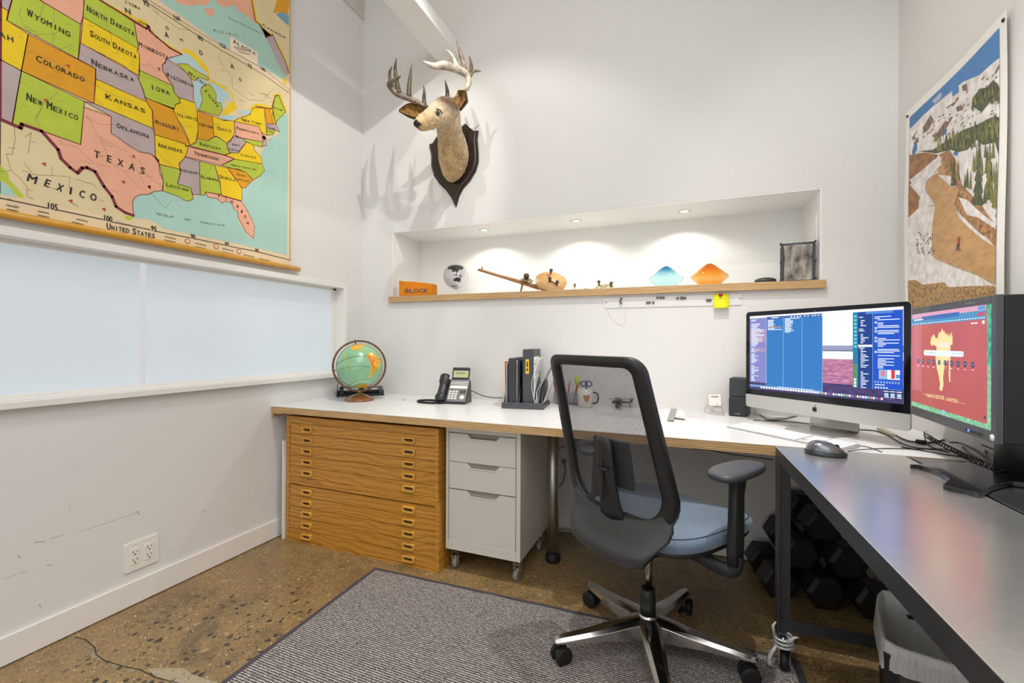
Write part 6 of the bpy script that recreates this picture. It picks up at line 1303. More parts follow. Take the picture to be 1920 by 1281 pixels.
# ================================================================ ALL-IN-ONE COMPUTER
SLV = mat('computer_silver', 'c9c8c5', .28, .55); SLVD = mat('stand_silver', 'b9b8b4', .22, .8); GLS = mat('screen_black', '0a0d16', .06)
E_ = lambda name, c, k=1.0: mat(name, c, .4, emit=k*1.08)
MON = .78
IA = math.atan2(-.477, .461); IO = Vector((.4905, 2.1705, ZD))
im = thing('desktop_computer', 'large silver all-in-one computer with two blue windows on its screen', 'computer', IO, IA)
hw = .327; zb, zt = .066, .5175
sh = [(x, z+(zb+zt)/2) for x, z in rrect(hw*2, zt-zb, .014, 4)]
mb = MB(); rs = [[(x*k, y, (z-.30)*k2+.30) for x, z in sh] for y, k, k2 in ((0, 1, 1), (.006, 1, 1), (.012, .985, .98), (.03, .80, .78), (.045, .5, .5), (.05, .2, .2))]; mb.rings(rs, 0, True); mb.build('rear_case', [SLV], im)
mb = MB(); zc = zb+.061; mb.prism([(x, z) for x, z in sh if z > zc]+[(-hw, zc), (hw, zc)], -.0015, 0, 'y'); mb.build('screen_glass', [GLS], im)
mb = MB(); mb.prism([(hw, zc-.0005), (-hw, zc-.0005)]+[(x, z) for x, z in sh if z < zc-.01], -.0015, 0, 'y'); chn = mb.build('chin', [SLV], im)
# fruit emblem on the chin: a bitten round fruit with a leaf
def fruit():
    a = []
    cx_, cz_ = 0, zb+.031
    for i in range(40):
        t_ = 2*PI*i/40; r = .0098*(1+.10*math.cos(2*t_+PI)*.6); x = r*math.cos(t_)*1.03; z = r*math.sin(t_)
        if abs(t_-PI/2) < .35: z -= .0016*(1-abs(t_-PI/2)/.35)
        if abs(t_-3*PI/2) < .35: z += .0012*(1-abs(t_-3*PI/2)/.35)
        bx, bz = x-.0125, z-.0015; d = math.hypot(bx, bz)
        if d < .0050: bx, bz = bx/d*.0050, bz/d*.0050; x, z = bx+.0125, bz+.0015
        a.append((cx_+x, cz_+z))
    return a
mb = MB(); mb.prism(fruit(), -.0024, -.0015, 'y'); mb.prism([(.0005, zb+.0425), (.0012, zb+.0465), (.0045, zb+.0495), (.0050, zb+.0475), (.0035, zb+.0435)], -.0024, -.0015, 'y'); mb.build('emblem', [mat('emblem_black', '1a1a1c', .3)], chn)
mb = MB(); mb.lathe([(.0025, 0), (.0025, .0006), (.0001, .0007)], 12, X=Matrix.Translation((0, -.0016, zt-.013)) @ Matrix.Rotation(PI/2, 4, 'X')); mb.build('camera_lens', [mat('lens_grey', '4a525e', .1)], im)
mb = MB(); pth = smooth_path([(0, .055, .30), (0, .085, .20), (0, .110, .10), (0, .120, .03), (0, .110, .006), (0, .05, .004), (0, -.045, .004)], 6)
rs = []
for i, p in enumerate(pth):
    tg_ = (pth[min(i+1, len(pth)-1)]-pth[max(i-1, 0)]).normalized(); nn = Vector((0, -tg_.z, tg_.y)); h_ = .0035
    rs.append([(x, (p+nn*s_*h_).y, max(.0002, (p+nn*s_*h_).z)) for x, s_ in ((-.098, -1), (.098, -1), (.098, 1), (-.098, 1))])
mb.rings(rs, 0, False); mb.build('stand', [SLVD], im, bevel=.0015)
nI = Vector((math.sin(IA), -math.cos(IA), 0)); pI = IO+nI*.0016
pr = Print(lambda u, v: onpl(u, v, pI, nI), nI, .00012)
c7 = lambda L: [(1400+x/5.822, 560+y/5.822) for x, y in L]
WH = E_('px_white', 'f4f2f5', 1.15); SKY1 = E_('px_sky', 'efe9ee', 1.15); BL1 = E_('px_blue', '2a74b8'); BL2 = E_('px_blue_dark', '1f5f9f'); LAV = E_('px_lavender', '7d80bd'); LAV2 = E_('px_lavender2', 'a08bb0')
DEEP = E_('px_deep', '0b46b0', 1.2); DEEP2 = E_('px_deep2', '0a3a86'); TEAL = E_('px_teal', '147a9a'); SEAc = E_('px_sea', '8f93b4'); SND = mat('px_sand', 'b9789c', .4, emit=1.0, vary=.35, scale=38, stretch=(1, 1, 3)); SNDD = mat('px_sand_dark', '4a3f78', .4, emit=.8, vary=.5, scale=40, stretch=(1, 1, 3)); PNK = E_('px_pink', 'e0a9a8'); ORG = E_('px_orange', 'e2a368'); TXT = E_('px_text', 'dfe6f5', 1.2); GRN = E_('px_green', '4f8a68'); REDp = E_('px_red', 'c8344a')
S0 = [(35, 195), (1718, 85), (1708, 1155), (35, 985)]
def gq(x0, x1, y0, y1):
    """screen rectangle: x in crop pixels, y as fraction 0..1 of the lit height at that x"""
    T_ = lambda x: 195+(85-195)*(x-35)/(1718-35); B_ = lambda x: 985+(1155-985)*(x-35)/(1708-35)
    f = lambda x, y: (x, T_(x)+(B_(x)-T_(x))*y)
    return c7([f(x0, y0), f(x1, y0), f(x1, y1), f(x0, y1)])
pr.poly(gq(35, 1713, 0, 1), SKY1, 1)
pr.poly(gq(35, 1713, .40, .47), SEAc, 2); pr.poly(gq(35, 1713, .455, .46), E_('px_navy', '2c3358', .8), 3); pr.poly(gq(35, 1713, .47, .555), WH, 2); pr.poly(gq(35, 1713, .555, .86), SND, 2); pr.poly(gq(35, 1713, .84, 1), SNDD, 3)
pr.poly(gq(35, 1713, .0, .022), WH, 3)
# left file window
pr.poly(gq(35, 220, .03, .90), LAV, 4); pr.poly(gq(35, 220, .18, .36), LAV2, 5); pr.poly(gq(100, 215, .43, .49), LAV2, 5)
pr.poly(gq(220, 830, .02, .96), BL1, 4); pr.poly(gq(220, 830, .02, .055), E_('px_bar', '3f5f9e'), 5); pr.poly(gq(35, 830, .935, .965), E_('px_barb', '7292c8'), 5)
for x in (213, 400, 605, 828): pr.poly(gq(x-2.5, x+2.5, .04, .95), E_('px_rule', '7fb0dc'), 6)
random.seed(9)
for i in range(62):
    y = .05+.0136*i
    if i in (2, 3, 27, 33, 44, 45, 55): continue
    wv_ = {0: 60, 1: 50}.get(i, random.choice((55, 75, 95, 120, 140)) if i < 28 else random.choice((30, 40, 55, 80)))
    pr.poly(gq(52, 52+wv_, y, y+.006), TXT, 7)
for i in range(9): y = .065+.0155*i; pr.poly(gq(232, 232+random.randint(60, 80) if i not in (6, 8) else 385, y, y+.008), ORG if i == 6 else TXT, 7)
for i in range(12): y = .055+.0155*i; pr.poly(gq(418, 418+(165 if i == 0 else random.randint(55, 100)), y, y+.008), TXT, 7)
pr.poly(gq(270, 350, .032, .042), TXT, 7)
for x in (480, 515, 550, 580, 630, 665, 715, 745, 780, 815): pr.poly(gq(x, x+14, .032, .046), TXT, 7)
pr.poly(gq(335, 730, .935, .942), TXT, 7)
# right chat window
pr.poly(gq(1160, 1708, .03, .865), DEEP, 4); pr.poly(gq(1160, 1215, .03, .6), TEAL, 5); pr.poly(gq(1160, 1215, .6, .865), GRN, 5); pr.poly(gq(1215, 1375, .04, .865), DEEP2, 5); pr.poly(gq(1375, 1379, .05, .865), E_('px_rule', '7fb0dc'), 6)
pr.poly(gq(1300, 1600, .033, .058), E_('px_bar2', '4f86c8'), 6)
for i in range(9): pr.poly(gq(1175, 1202, .065+.042*i, .088+.042*i), E_('px_cyan', '6fd0d8'), 6)
for i in range(3): pr.poly(gq(1172, 1196, .765+.035*i, .79+.035*i), TXT, 6)
pr.poly(gq(1218, 1372, .392, .414), E_('px_cream', 'f2efe0', 1.2), 7)
for i in range(42):
    y = .085+.0188*i
    if i in (1, 6, 9, 16, 17, 30, 31): continue
    x = 1228 if i in (0, 7, 8, 18) else 1246; pr.poly(gq(x, x+random.choice((25, 45, 60, 85)), y, y+.008), TXT, 7)
for i in range(34):
    y = .09+.0165*i
    if i in (3, 8, 12, 13, 20, 24, 26): continue
    x = 1398 if i in (0, 1) else 1432; pr.poly(gq(x, x+random.choice((60, 90, 180, 230, 240)), y, y+.007), TXT, 7)
for y in (.14, .20, .235, .305, .34, .455): pr.poly(gq(1398, 1424, y, y+.025), E_('px_lilac', 'b9c6ea'), 7)
pr.poly(gq(1443, 1530, .655, .755), E_('px_sky2', '8fb4d8'), 7); pr.poly(gq(1465, 1510, .665, .725), E_('px_rose', 'd27a80'), 8); pr.poly(gq(1534, 1675, .655, .755), E_('px_paper', 'ece7e6'), 7); pr.poly(gq(1580, 1620, .655, .745), REDp, 8); pr.poly(gq(1630, 1675, .70, .74), E_('px_blue3', '4c8fd0'), 8)
pr.poly(gq(1393, 1690, .775, .778), E_('px_rule', '7fb0dc'), 7); pr.poly(gq(1393, 1690, .855, .858), E_('px_rule', '7fb0dc'), 7)
for x in range(1400, 1660, 32): pr.poly(gq(x, x+10, .785, .797), TXT, 7)
pr.poly(gq(1402, 1510, .812, .82), TXT, 7)
for x in range(1402, 1540, 30): pr.poly(gq(x, x+16, .838, .852), TXT, 7)
for x in (1505, 1572, 1645):
    pr.poly(gq(x, x+44, .90, .932), E_('px_folder', 'a9cfe8'), 7); pr.poly(gq(x-8, x+50, .877, .884), TXT, 7); pr.poly(gq(x-4, x+48, .938, .945), TXT, 7)
dk_c = [TXT, TXT, E_('px_cyan', '6fd0d8'), TXT, REDp, E_('px_lilac', 'b9c6ea'), TXT, ORG, E_('px_blue3', '4c8fd0')]
for i in range(46): x = 152+29.2*i; pr.poly(gq(x, x+21, .952, .976), dk_c[(i*5) % 9] if i > 20 else TXT, 7)
pr.build('display_image', im)
# ================================================================ SECOND MONITOR
m0, m1 = Vector((.757, 2.074, 0)), Vector((.730, 1.502, 0)); dm = (m1-m0); MA = math.atan2(dm.y, dm.x); MC = (m0+m1)/2; hw = dm.length/2
mo = thing('monitor', 'black wide monitor on the right showing a red browser window', 'monitor', (MC.x, MC.y, TZ), MA)
zb, zt = .8745-TZ, 1.2555-TZ
BZL = mat('bezel_grey', '55565c', .3, .3); CAS = mat('case_black', '16171a', .42, bump=.1, bscale=300)
sb = .022
mb = MB(); mb.box(-hw, -hw+sb, -.002, .014, zb, zt); mb.box(hw-sb, hw, -.002, .014, zb, zt); mb.box(-hw+sb, hw-sb, -.002, .014, zt-.022, zt); mb.box(-hw+sb, hw-sb, -.002, .014, zb, zb+.030); mb.build('bezel', [BZL], mo, bevel=.002)
mb = MB(); mb.box(-hw+.004, hw+.0005, .014, .100, zb+.002, zt-.001); mb.box(-hw+.06, hw-.06, .100, .125, zb+.06, zt-.06)
mb.build('case', [CAS], mo, bevel=.003)
mb = MB()
for i in range(58):
    z_ = zb+.035+.0053*i
    if i in (11, 12, 13, 20, 21, 22, 44, 45): continue
    mb.box(hw, hw+.0012, .062, .078, z_, z_+.0022)
mb.build('vent_slots', [mat('vent_grey', '5d5e60', .5)], mo)
mb = MB(); mb.box(-hw+sb-.002, hw-sb+.002, .003, .006, zb+.028, zt-.020); mb.build('panel', [GLS], mo)
nM = Vector((math.sin(MA), -math.cos(MA), 0)); pM = Vector((MC.x, MC.y, 0))-nM*.0025
pr = Print(lambda u, v: onpl(u, v, pM, nM), nM, .00010)
c8 = lambda L: [(1690+x/4.27, 540+y/4.27) for x, y in L]
def gq2(x0, x1, y0, y1):
    T_ = lambda x: 198+(88-198)*(x-68)/(738-68); B_ = lambda x: 940+(1165-940)*(x-75)/(752-75)
    f = lambda x, y: (x, T_(x)+(B_(x)-T_(x))*y); return c8([f(x0, y0), f(x1, y0), f(x1, y1), f(x0, y1)])
GR1 = mat('px_grass', '8fd3a4', .4, emit=MON, vary=.3, scale=90); GR2 = mat('px_tree', '3fae86', .4, emit=.9, vary=.5, scale=60); REDW = mat('px_redbg', 'd0625f', .4, emit=MON, vary=.10, scale=2); BARB = E_('px_tab', '3f87b4'); PKB = E_('px_tabpink', 'd39ab4'); YEL = E_('px_devil', 'f2dd9a', .92); NVY = E_('px_icon', '1f3a5c')
pr.poly(gq2(70, 745, 0, 1), GR1, 1); pr.poly(gq2(660, 745, .02, .50), GR2, 2)
pr.poly(gq2(70, 740, 0, .035), E_('px_skyb', '79c3d8'), 2)
pr.poly(gq2(76, 688, .05, .95), REDW, 3); pr.poly(gq2(76, 680, .03, .09), PKB, 4); pr.poly(gq2(76, 680, .075, .145), BARB, 5); pr.poly(gq2(165, 465, .062, .10), E_('px_tabd', '2f62a4'), 6); pr.poly(gq2(76, 165, .11, .82), E_('px_side', 'c86a78', .9), 4)
pr.poly(gq2(76, 680, .115, .145), BARB, 6); pr.poly(gq2(615, 668, .09, .115), REDp, 7); pr.poly(gq2(615, 675, .04, .07), E_('px_blue3', '4c8fd0'), 7)
for x in range(86, 660, 22): pr.poly(gq2(x, x+12, .128, .136), TXT, 8)
pr.poly(gq2(105, 175, .085, .095), TXT, 8); pr.poly(gq2(560, 580, .165, .175), TXT, 6); pr.poly(gq2(586, 612, .165, .175), TXT, 6); pr.poly(gq2(650, 668, .155, .18), TXT, 6)
for i in range(34): pr.poly(gq2(120, 120+random.choice((12, 18, 24)), .16+.017*i, .165+.017*i), E_('px_side2', 'd98a94', .9), 5)
# emblem: horned figure holding a trident
DV = [(303, 345), (308, 365), (318, 352), (330, 322), (338, 352), (350, 345), (352, 375), (360, 362), (367, 372), (368, 395), (372, 362), (380, 395), (383, 362), (391, 395), (400, 350), (412, 395), (411, 455), (395, 458), (394, 752), (386, 755), (380, 690), (352, 610), (345, 650), (335, 720), (340, 770), (330, 820), (318, 826), (305, 812), (312, 770), (300, 700), (285, 640), (275, 560), (285, 475), (262, 455), (245, 465), (234, 440), (240, 400), (262, 368), (275, 400), (292, 405)]
pr.poly(c8(DV), YEL, 5); pr.poly(c8([(355, 600), (383, 570), (383, 690), (370, 660)]), REDW, 6)
pr.poly(gq2(296, 384, .325, .37), E_('px_hazy', 'ead9c8'), 7)
pr.poly(c8([(188, 497), (496, 508), (502, 520), (500, 545), (490, 553), (190, 540), (182, 530), (183, 505)]), E_('px_search', 'd9eae4', 1.05), 8); pr.poly(c8([(200, 517), (280, 520), (280, 525), (200, 522)]), E_('px_hint', '9fb0ae'), 9)
for x in (412, 430, 460, 480): pr.poly(c8([(x, 522), (x+9, 522), (x+9, 532), (x, 532)]), E_('px_hint', '9fb0ae'), 9)
for i, x in enumerate((137, 176, 217, 261, 306, 353, 403, 457, 513, 574)):
    cy_ = 582+i*3.8; r_ = 8+i*.55; pr.poly(c8([(x+r_*1.0*math.cos(k*PI/8), cy_+r_*2.1*math.sin(k*PI/8)) for k in range(16)]), NVY, 9); pr.poly(c8([(x-3, cy_-8), (x+3, cy_-8), (x+3, cy_+6), (x-3, cy_+6)]), E_('px_iconw', '8fb8d8'), 10)
    if i not in (4, 5): pr.poly(c8([(x-7, cy_+38), (x+8, cy_+39), (x+8, cy_+44), (x-7, cy_+43)]), TXT, 9)
P2 = c8([(205, 872), (348, 898), (362, 903), (455, 925)])
pr.text('MANCHESTER', P2[0], P2[1], .0115, YEL, 8); pr.text('UNITED', P2[2], P2[3], .0105, YEL, 8)
pr.line(c8([(165, 848), (203, 856)]), .0008, YEL, 8); pr.line(c8([(460, 916), (520, 930)]), .0008, YEL, 8)
pr.poly(c8([(662, 1030), (672, 1022), (679, 1032), (679, 1050), (670, 1055), (662, 1046)]), NVY, 8); pr.poly(c8([(322, 980), (345, 975), (352, 1010), (335, 1020), (322, 1000)]), E_('px_iconw', '8fb8d8'), 8)
pr.build('display_image', mo)
mb = MB(); vs, fs, asp = text2d('MultiSync P'); mb.add([(hw-.150+x*.052, -.0024, zt-.0145+z*.0045) for x, z in vs], fs); mb.build('bezel_lettering', [mat('bezel_text', 'b5b6ba', .4)], mo)
for x, w_, m_ in ((hw-.145, .006, CAS), (hw-.132, .006, E_('led_blue', '3f6cff', 3)), (hw-.118, .006, CAS), (hw-.103, .006, CAS), (hw-.085, .022, CAS)):
    mb = MB(); mb.box(x, x+w_, -.0035, -.0018, zb+.009, zb+.015); mb.build('control_button', [m_], mo)
mb = MB(); mb.lathe([(.009, 0), (.009, .002), (.0001, .003)], 16, X=Matrix.Translation((hw-.012, -.002, zb+.014)) @ Matrix.Rotation(PI/2, 4, 'X')); mb.build('badge', [PLAS], mo)
# stand: column and splayed foot (world coordinates)
col = Vector((.845, 1.640, TZ))
mb = MB(); mb.lathe([(.050, .012), (.047, .10), (.045, .22)], 28, X=Matrix.Translation(col)); mb.box(col.x-.06, col.x+.02, col.y-.03, col.y+.12, TZ+.20, TZ+.28); mb.build('stand_column', [BLKP], mo, world=True)
FT = [onz(u, v, TZ+.010) for u, v in ((1706, 873), (1722, 874), (1740, 879), (1762, 887), (1776, 896), (1780, 901), (1768, 910), (1790, 917), (1835, 926), (1842, 926), (1858, 915), (1876, 909), (1900, 905))]
poly = [(p.x, p.y) for p in FT]+[(.90, 1.50), (.905, 1.75), (.80, 1.74), (.70, 1.69)]
mb = MB(); mb.prism(poly, TZ+.0005, TZ+.013); mb.build('stand_foot', [mat('foot_gloss', '121318', .12, coat=.6)], mo, world=True, bevel=.0012)
# ================================================================ KEYBOARD
a, b = onz(1362, 799, ZD+.006), onz(1577, 843, ZD+.006); dk_ = b-a; KA = math.atan2(dk_.y, dk_.x); KW = min(max(dk_.length, .38), .46)
kb = thing('keyboard', 'slim silver keyboard with white keys in front of the large computer', 'keyboard', (a.x, a.y, ZD), KA)
KD = .113
mb = MB(); mb.prism([(0, .001), (KD, .001), (KD, .013), (0, .005)], 0, KW, 'x'); mb.build('base', [SLV], kb, bevel=.0015)
KX = Matrix.Translation((0, 0, .0052)) @ Matrix.Rotation(math.atan2(.008, KD), 4, 'X'); KEYW = mat('keycap_white', 'f1f0ee', .4)
u_ = KW/22.2; first = {}
def key(x, y, w_, d_):
    k_ = (round(w_, 4), round(d_, 4))
    if k_ in first: o = first[k_].copy(); C.objects.link(o)
    else: m_ = MB(); m_.box(0, w_, 0, d_, 0, .0022); o = m_.build('key', [KEYW], kb, bevel=.0007); first[k_] = o
    o.matrix_local = KX @ Matrix.Translation((x, y, 0)); o.parent = kb
g_ = .0022; kh = .0163
rows = [([1.4, 1.1, 1.25, 1.25, 5.0, 1.25, 1.1, 1.0, 1.0, .9],), ([2.1]+[1]*10+[2.15],), ([1.75]+[1]*11+[1.5],), ([1.5]+[1]*12+[.75],), ([1]*13+[1.25],), ([1.0]*14,)]
y = .004
for ri, (ws,) in enumerate(rows):
    x = .004; tot = sum(ws); f_ = (u_*14.4)/tot; hh = kh if ri < 5 else .009
    for w_ in ws: key(x, y, w_*f_-g_, hh); x += w_*f_
    x = .004+u_*14.4+u_*.35
    for c_ in range(7 if ri not in (1, 0) else 7):
        if ri in (1,) and c_ in (0, 2): x += u_*1.0; continue
        if c_ == 3: x += u_*.12
        key(x, y, u_-g_, hh); x += u_*1.0
    y += hh+g_
# ================================================================ MOUSE
p = onz(1548, 853, TZ); ms_ = thing('computer_mouse', 'dark silver ergonomic mouse on the corner of the steel table', 'mouse', (p.x, p.y, TZ), math.radians(-8))
MG = mat('mouse_graphite', '6a6d72', .22, .7, coat=.4); MK = mat('mouse_black', '222327', .35)
def mring(z, sx, sy, dx=0, n=28): return [(dx+sx*sq(2*PI*i/n, 2.5)[0]*(1+.08*sq(2*PI*i/n, 2.5)[1]), sy*sq(2*PI*i/n, 2.5)[1], z) for i in range(n)]
mb = MB(); mb.rings([mring(.0005, .056, .036), mring(.006, .059, .039), mring(.011, .057, .038)], 0, True); mb.build('lower_shell', [MK], ms_)
mb = MB(); mb.rings([mring(.010, .055, .036), mring(.020, .051, .034, -.002), mring(.031, .040, .029, -.007), mring(.039, .028, .022, -.012), mring(.0435, .014, .012, -.015), mring(.0445, .002, .002, -.016)], 0, True); mb.build('upper_shell', [MG], ms_)
mb = MB(); mb.tube([(.030, -.004, .030), (.030, .004, .030)], [.007, .007], 16); mb.build('scroll_wheel', [MK], ms_)
# ================================================================ CABLES
CW = mat('cable_white', 'cfccc4', .5); CB = mat('cable_black', '151515', .45); CG = mat('cable_grey', '4b4740', .5)
def cable(lb, pts, r, m, z=None, k=7, name='cable'):
    P_ = []
    for q_ in pts:
        zz = q_[2] if len(q_) > 2 else 0
        P_.append(onz(q_[0], q_[1], ZD+r+.0006+zz))
    mb = MB(); mb.tube(smooth_path(P_, k), r, 8); return tag(mb.build(name, [m], origin=P_[0]), lb, 'cable')
cable('thin black cable passing right behind the silver keyboard toward the mouse', [(1412, 788), (1440, 789), (1480, 791), (1510, 794), (1530, 797)], .0018, CB)
cable('black cable loop on desk just right of the dark grey speaker', [(1402, 772, .01), (1418, 774), (1430, 781), (1445, 788), (1470, 786), (1500, 779)], .002, CB)
cable('white cable curling around the back of the silver keyboard', [(1400, 786), (1430, 793), (1468, 797), (1500, 800), (1512, 808), (1510, 812)], .0018, CW)
cable('thick white cable running from keyboard to behind the large computer', [(1425, 790), (1450, 785), (1478, 782), (1500, 777)], .0024, CW)
cable('long black cable running from the silver stand toward the right monitor', [(1612, 806), (1640, 808), (1665, 817), (1690, 831), (1720, 840), (1760, 843)], .0022, CB)
cable('thin mouse cable stretching right from the ergonomic mouse', [(1590, 846, .006), (1620, 843, .004), (1660, 841), (1710, 842), (1760, 842), (1790, 845)], .0016, CB)
cable('thin black cable crossing behind the ergonomic mouse', [(1606, 835), (1630, 839), (1654, 848)], .0014, CB)
cable('grey video cable with ferrite block lying right of computer stand', [(1678, 816), (1700, 826), (1718, 829), (1745, 830), (1775, 824), (1800, 820, .02), (1826, 822, .03), (1845, 836, .02), (1850, 855, .01), (1866, 872, .004), (1885, 884, .004)], .0032, CG)
cable('black cable hanging from the computer edge then turning right', [(1713, 783, .02), (1730, 782, .02), (1736, 795, .01), (1733, 815), (1740, 833), (1758, 843), (1780, 848)], .0022, CB)
cable('grey looped cable on the desk below the right monitor', [(1782, 830, .01), (1800, 831, .01), (1826, 843, .01), (1850, 860), (1878, 880), (1886, 887), (1850, 868), (1818, 850), (1805, 838), (1812, 833), (1840, 838), (1870, 850), (1888, 862)], .0026, CG)
cable('black cable entering the bundle beside the monitor column', [(1690, 838), (1730, 845), (1770, 852), (1810, 858), (1850, 868), (1886, 882)], .0020, CB)
cable('second grey cable arching to the monitor column', [(1836, 832, .03), (1850, 838, .03), (1870, 845, .03), (1890, 846, .03)], .0028, CG)
mb = MB(); p = onz(1727, 829, ZD+.008); dd = (onz(1740, 831, ZD+.008)-onz(1714, 827, ZD+.008)).normalized(); mb.cyl(p-dd*.014, p+dd*.014, .008, 14); tag(mb.build('ferrite_block', [CB], origin=p), 'black ferrite block clipped on the grey video cable', 'cable clip')
p0, p1 = onz(1650, 802, ZD+.012), onz(1678, 815, ZD+.010); dd = (p1-p0); mb = MB(); q_ = Vector((-dd.y, dd.x, 0)).normalized()*.013
mb.add([p0+q_, p1+q_*.7, p1-q_*.7, p0-q_]+[x+Vector((0, 0, -.010)) for x in (p0+q_, p1+q_*.7, p1-q_*.7, p0-q_)], [(0, 1, 2, 3), (4, 5, 6, 7), (0, 1, 5, 4), (1, 2, 6, 5), (2, 3, 7, 6), (3, 0, 4, 7)]); tag(mb.build('video_plug', [mat('plug_beige', 'b9ad94', .5)], origin=p0, bevel=.002), 'beige video plug lying right of the silver computer stand', 'plug')
# coiled cord
ax_ = smooth_path([onz(u, v, ZD+.012) for u, v in ((1737, 817), (1752, 826), (1775, 838), (1795, 848))]+[onz(u, v, TZ+.014) for u, v in ((1815, 858), (1840, 868), (1865, 878), (1890, 890))], 10)
L_ = [0]
for p, q_ in zip(ax_, ax_[1:]): L_.append(L_[-1]+(q_-p).length)
pts = []; turns = 26; N_ = turns*12
for i in range(N_+1):
    s_ = L_[-1]*i/N_; k = max(j for j in range(len(L_)) if L_[j] <= s_+1e-9); k = min(k, len(ax_)-2); f = (s_-L_[k])/max(1e-9, L_[k+1]-L_[k]); c_ = ax_[k].lerp(ax_[k+1], f); tg_ = (ax_[k+1]-ax_[k]).normalized(); s1 = tg_.cross(Vector((0, 0, 1))).normalized(); s2 = Vector((0, 0, 1)); an = 2*PI*i/12
    pts.append(c_+s1*math.cos(an)*.0070+s2*math.sin(an)*.0070)
mb = MB(); mb.tube(pts, .0017, 6); tag(mb.build('coiled_cord', [CB], origin=ax_[0]), 'black coiled telephone style cord lying under the right monitor', 'cable')
# small clear clutter between speaker and computer
q = onz(1446, 776, ZD); t = thing('cable_clip_box', 'small clear plastic box of clips behind cables right of speaker', 'box', (q.x, q.y, ZD), .3)
mb = MB(); mb.box(-.035, .035, -.02, .02, 0, .004); mb.box(-.035, -.032, -.02, .02, .004, .016); mb.box(.032, .035, -.02, .02, .004, .016); mb.box(-.032, .032, .017, .02, .004, .016); mb.build('tray', [mat('clip_clear', 'a9a9a6', .2, spec=.7)], t)
mb = MB()
for i in range(7): a0 = random.uniform(0, PI); c_ = Vector((random.uniform(-.022, .022), random.uniform(-.01, .01), .008+random.uniform(0, .006))); mb.tube([c_-Vector((math.cos(a0), math.sin(a0), 0))*.011, c_+Vector((math.cos(a0), math.sin(a0), .2))*.011], .0016, 5)
mb.build('clips', [CHR], t)
# black cable slung under the desk edge, cable by the left pole, cords on the floor by the wall
mb = MB(); mb.tube(smooth_path([ony(u, v, YF+.03) for u, v in ((1296, 842), (1330, 844), (1370, 852), (1410, 857), (1449, 862))], 6), .0022, 6); tag(mb.build('cable', [CB], origin=ony(1296, 842, YF+.03)), 'black cable slung beneath the desk front edge near the steel table', 'cable')
mb = MB(); mb.tube(smooth_path([ony(u, v, 2.30) for u, v in ((1048, 842), (1060, 836), (1075, 829), (1092, 822))], 5), .0022, 6); tag(mb.build('cable', [CB], origin=ony(1048, 842, 2.3)), 'black cable rising under the desk right of the pole leg', 'cable')
mb = MB(); mb.tube(smooth_path([ony(1058, 868, YB-.03), ony(1060, 885, YB-.02), ony(1055, 905, YB-.02), ony(1046, 915, YB-.02)], 6), .004, 8); p = ony(1058, 866, YB-.02); mb.cbox(p, (.022, .03, .022)); tag(mb.build('extension_cable', [mat('cord_grey', '8e8a82', .5)], origin=p), 'grey power plug and cord hanging from the outlet under the desk', 'power cord')
mb = MB()
for dz, dy in ((0, 0), (.0, .016)): mb.tube(smooth_path([Vector((u_, 2.56-dy-(.05 if u_ > -.45 else 0), .008+z_)) for u_, z_ in ((-.78, 0), (-.70, .01), (-.60, .014), (-.52, .010), (-.44, .0), (-.38, 0.0))], 6), .005, 8)
tag(mb.build('floor_cable', [mat('cord_white', 'b9b5aa', .5)], origin=(-.6, 2.56, .01)), 'pale cables lying on the floor against wall behind the chair', 'cable')
p = ony(1004, 826, 2.3); mb = MB()
for k in range(5): mb.tube(smooth_path([Vector((p.x+.01*k-.02, 2.3, ZD-.037)), Vector((p.x+.012*k-.03, 2.29, ZD-.075-.01*(k % 3))), Vector((p.x+.006*k-.005, 2.3, ZD-.10)), Vector((p.x+.014*k-.02, 2.31, ZD-.038))], 5), .003, 6)
tag(mb.build('cable_bundle', [CB], origin=p), 'knot of dark cables hanging under the desk behind the white pedestal', 'cable')
# ================================================================ DUMBBELLS
RUB = mat('dumbbell_rubber', '1b1b1c', .5, bump=.2, bscale=120); KNU = mat('knurled_chrome', '9b9a97', .3, 1.0, bump=.6, bscale=600)
def dumbbell(lb, c, d, roll=0, R=.078, L=.30):
    t = thing('dumbbell', lb, 'dumbbell', c, 0, 'hex dumbbells under the desk'); d = Vector(d).normalized(); t.rotation_euler = d.to_track_quat('X', 'Z').to_euler()
    for s_ in (-1, 1):
        mb = MB(); rs = []
        for x, k in ((L/2-.105, .80), (L/2-.092, 1.0), (L/2-.013, 1.0), (L/2, .80)): rs.append([(s_*x, R*k*math.cos(PI/3*i+roll), R*k*math.sin(PI/3*i+roll)) for i in range(6)])
        mb.rings(rs, 0, False); mb.build('hex_head', [RUB], t, bevel=.004)
    mb = MB(); mb.tube([(-L/2+.10, 0, 0), (-.05, 0, 0), (0, 0, 0), (.05, 0, 0), (L/2-.10, 0, 0)], [.014, .0165, .0175, .0165, .014], 16); mb.build('grip', [KNU], t)
    return t
hh = .078*math.cos(PI/6)
dumbbell('hex dumbbell on the floor at the left foot of the black pile', (.365, 2.40, hh), (.15, -1, 0), 0)
dumbbell('hex dumbbell on the floor in the middle of the pile, behind table leg', (.532, 2.38, hh), (.15, -1, 0), 0)
dumbbell('hex dumbbell lying at the right foot of the black pile', (.700, 2.37, hh), (.15, -1, 0), 0)
dumbbell('hex dumbbell resting in the lower left saddle of the pile', (.449, 2.42, hh+.136), (.15, -1, 0), 0)
dumbbell('hex dumbbell resting in the lower right saddle of the pile', (.616, 2.40, hh+.136), (.15, -1, 0), 0)
dumbbell('hex dumbbell lying at the very top of the black pile', (.532, 2.42, hh+.272), (.15, -1, .0), 0)
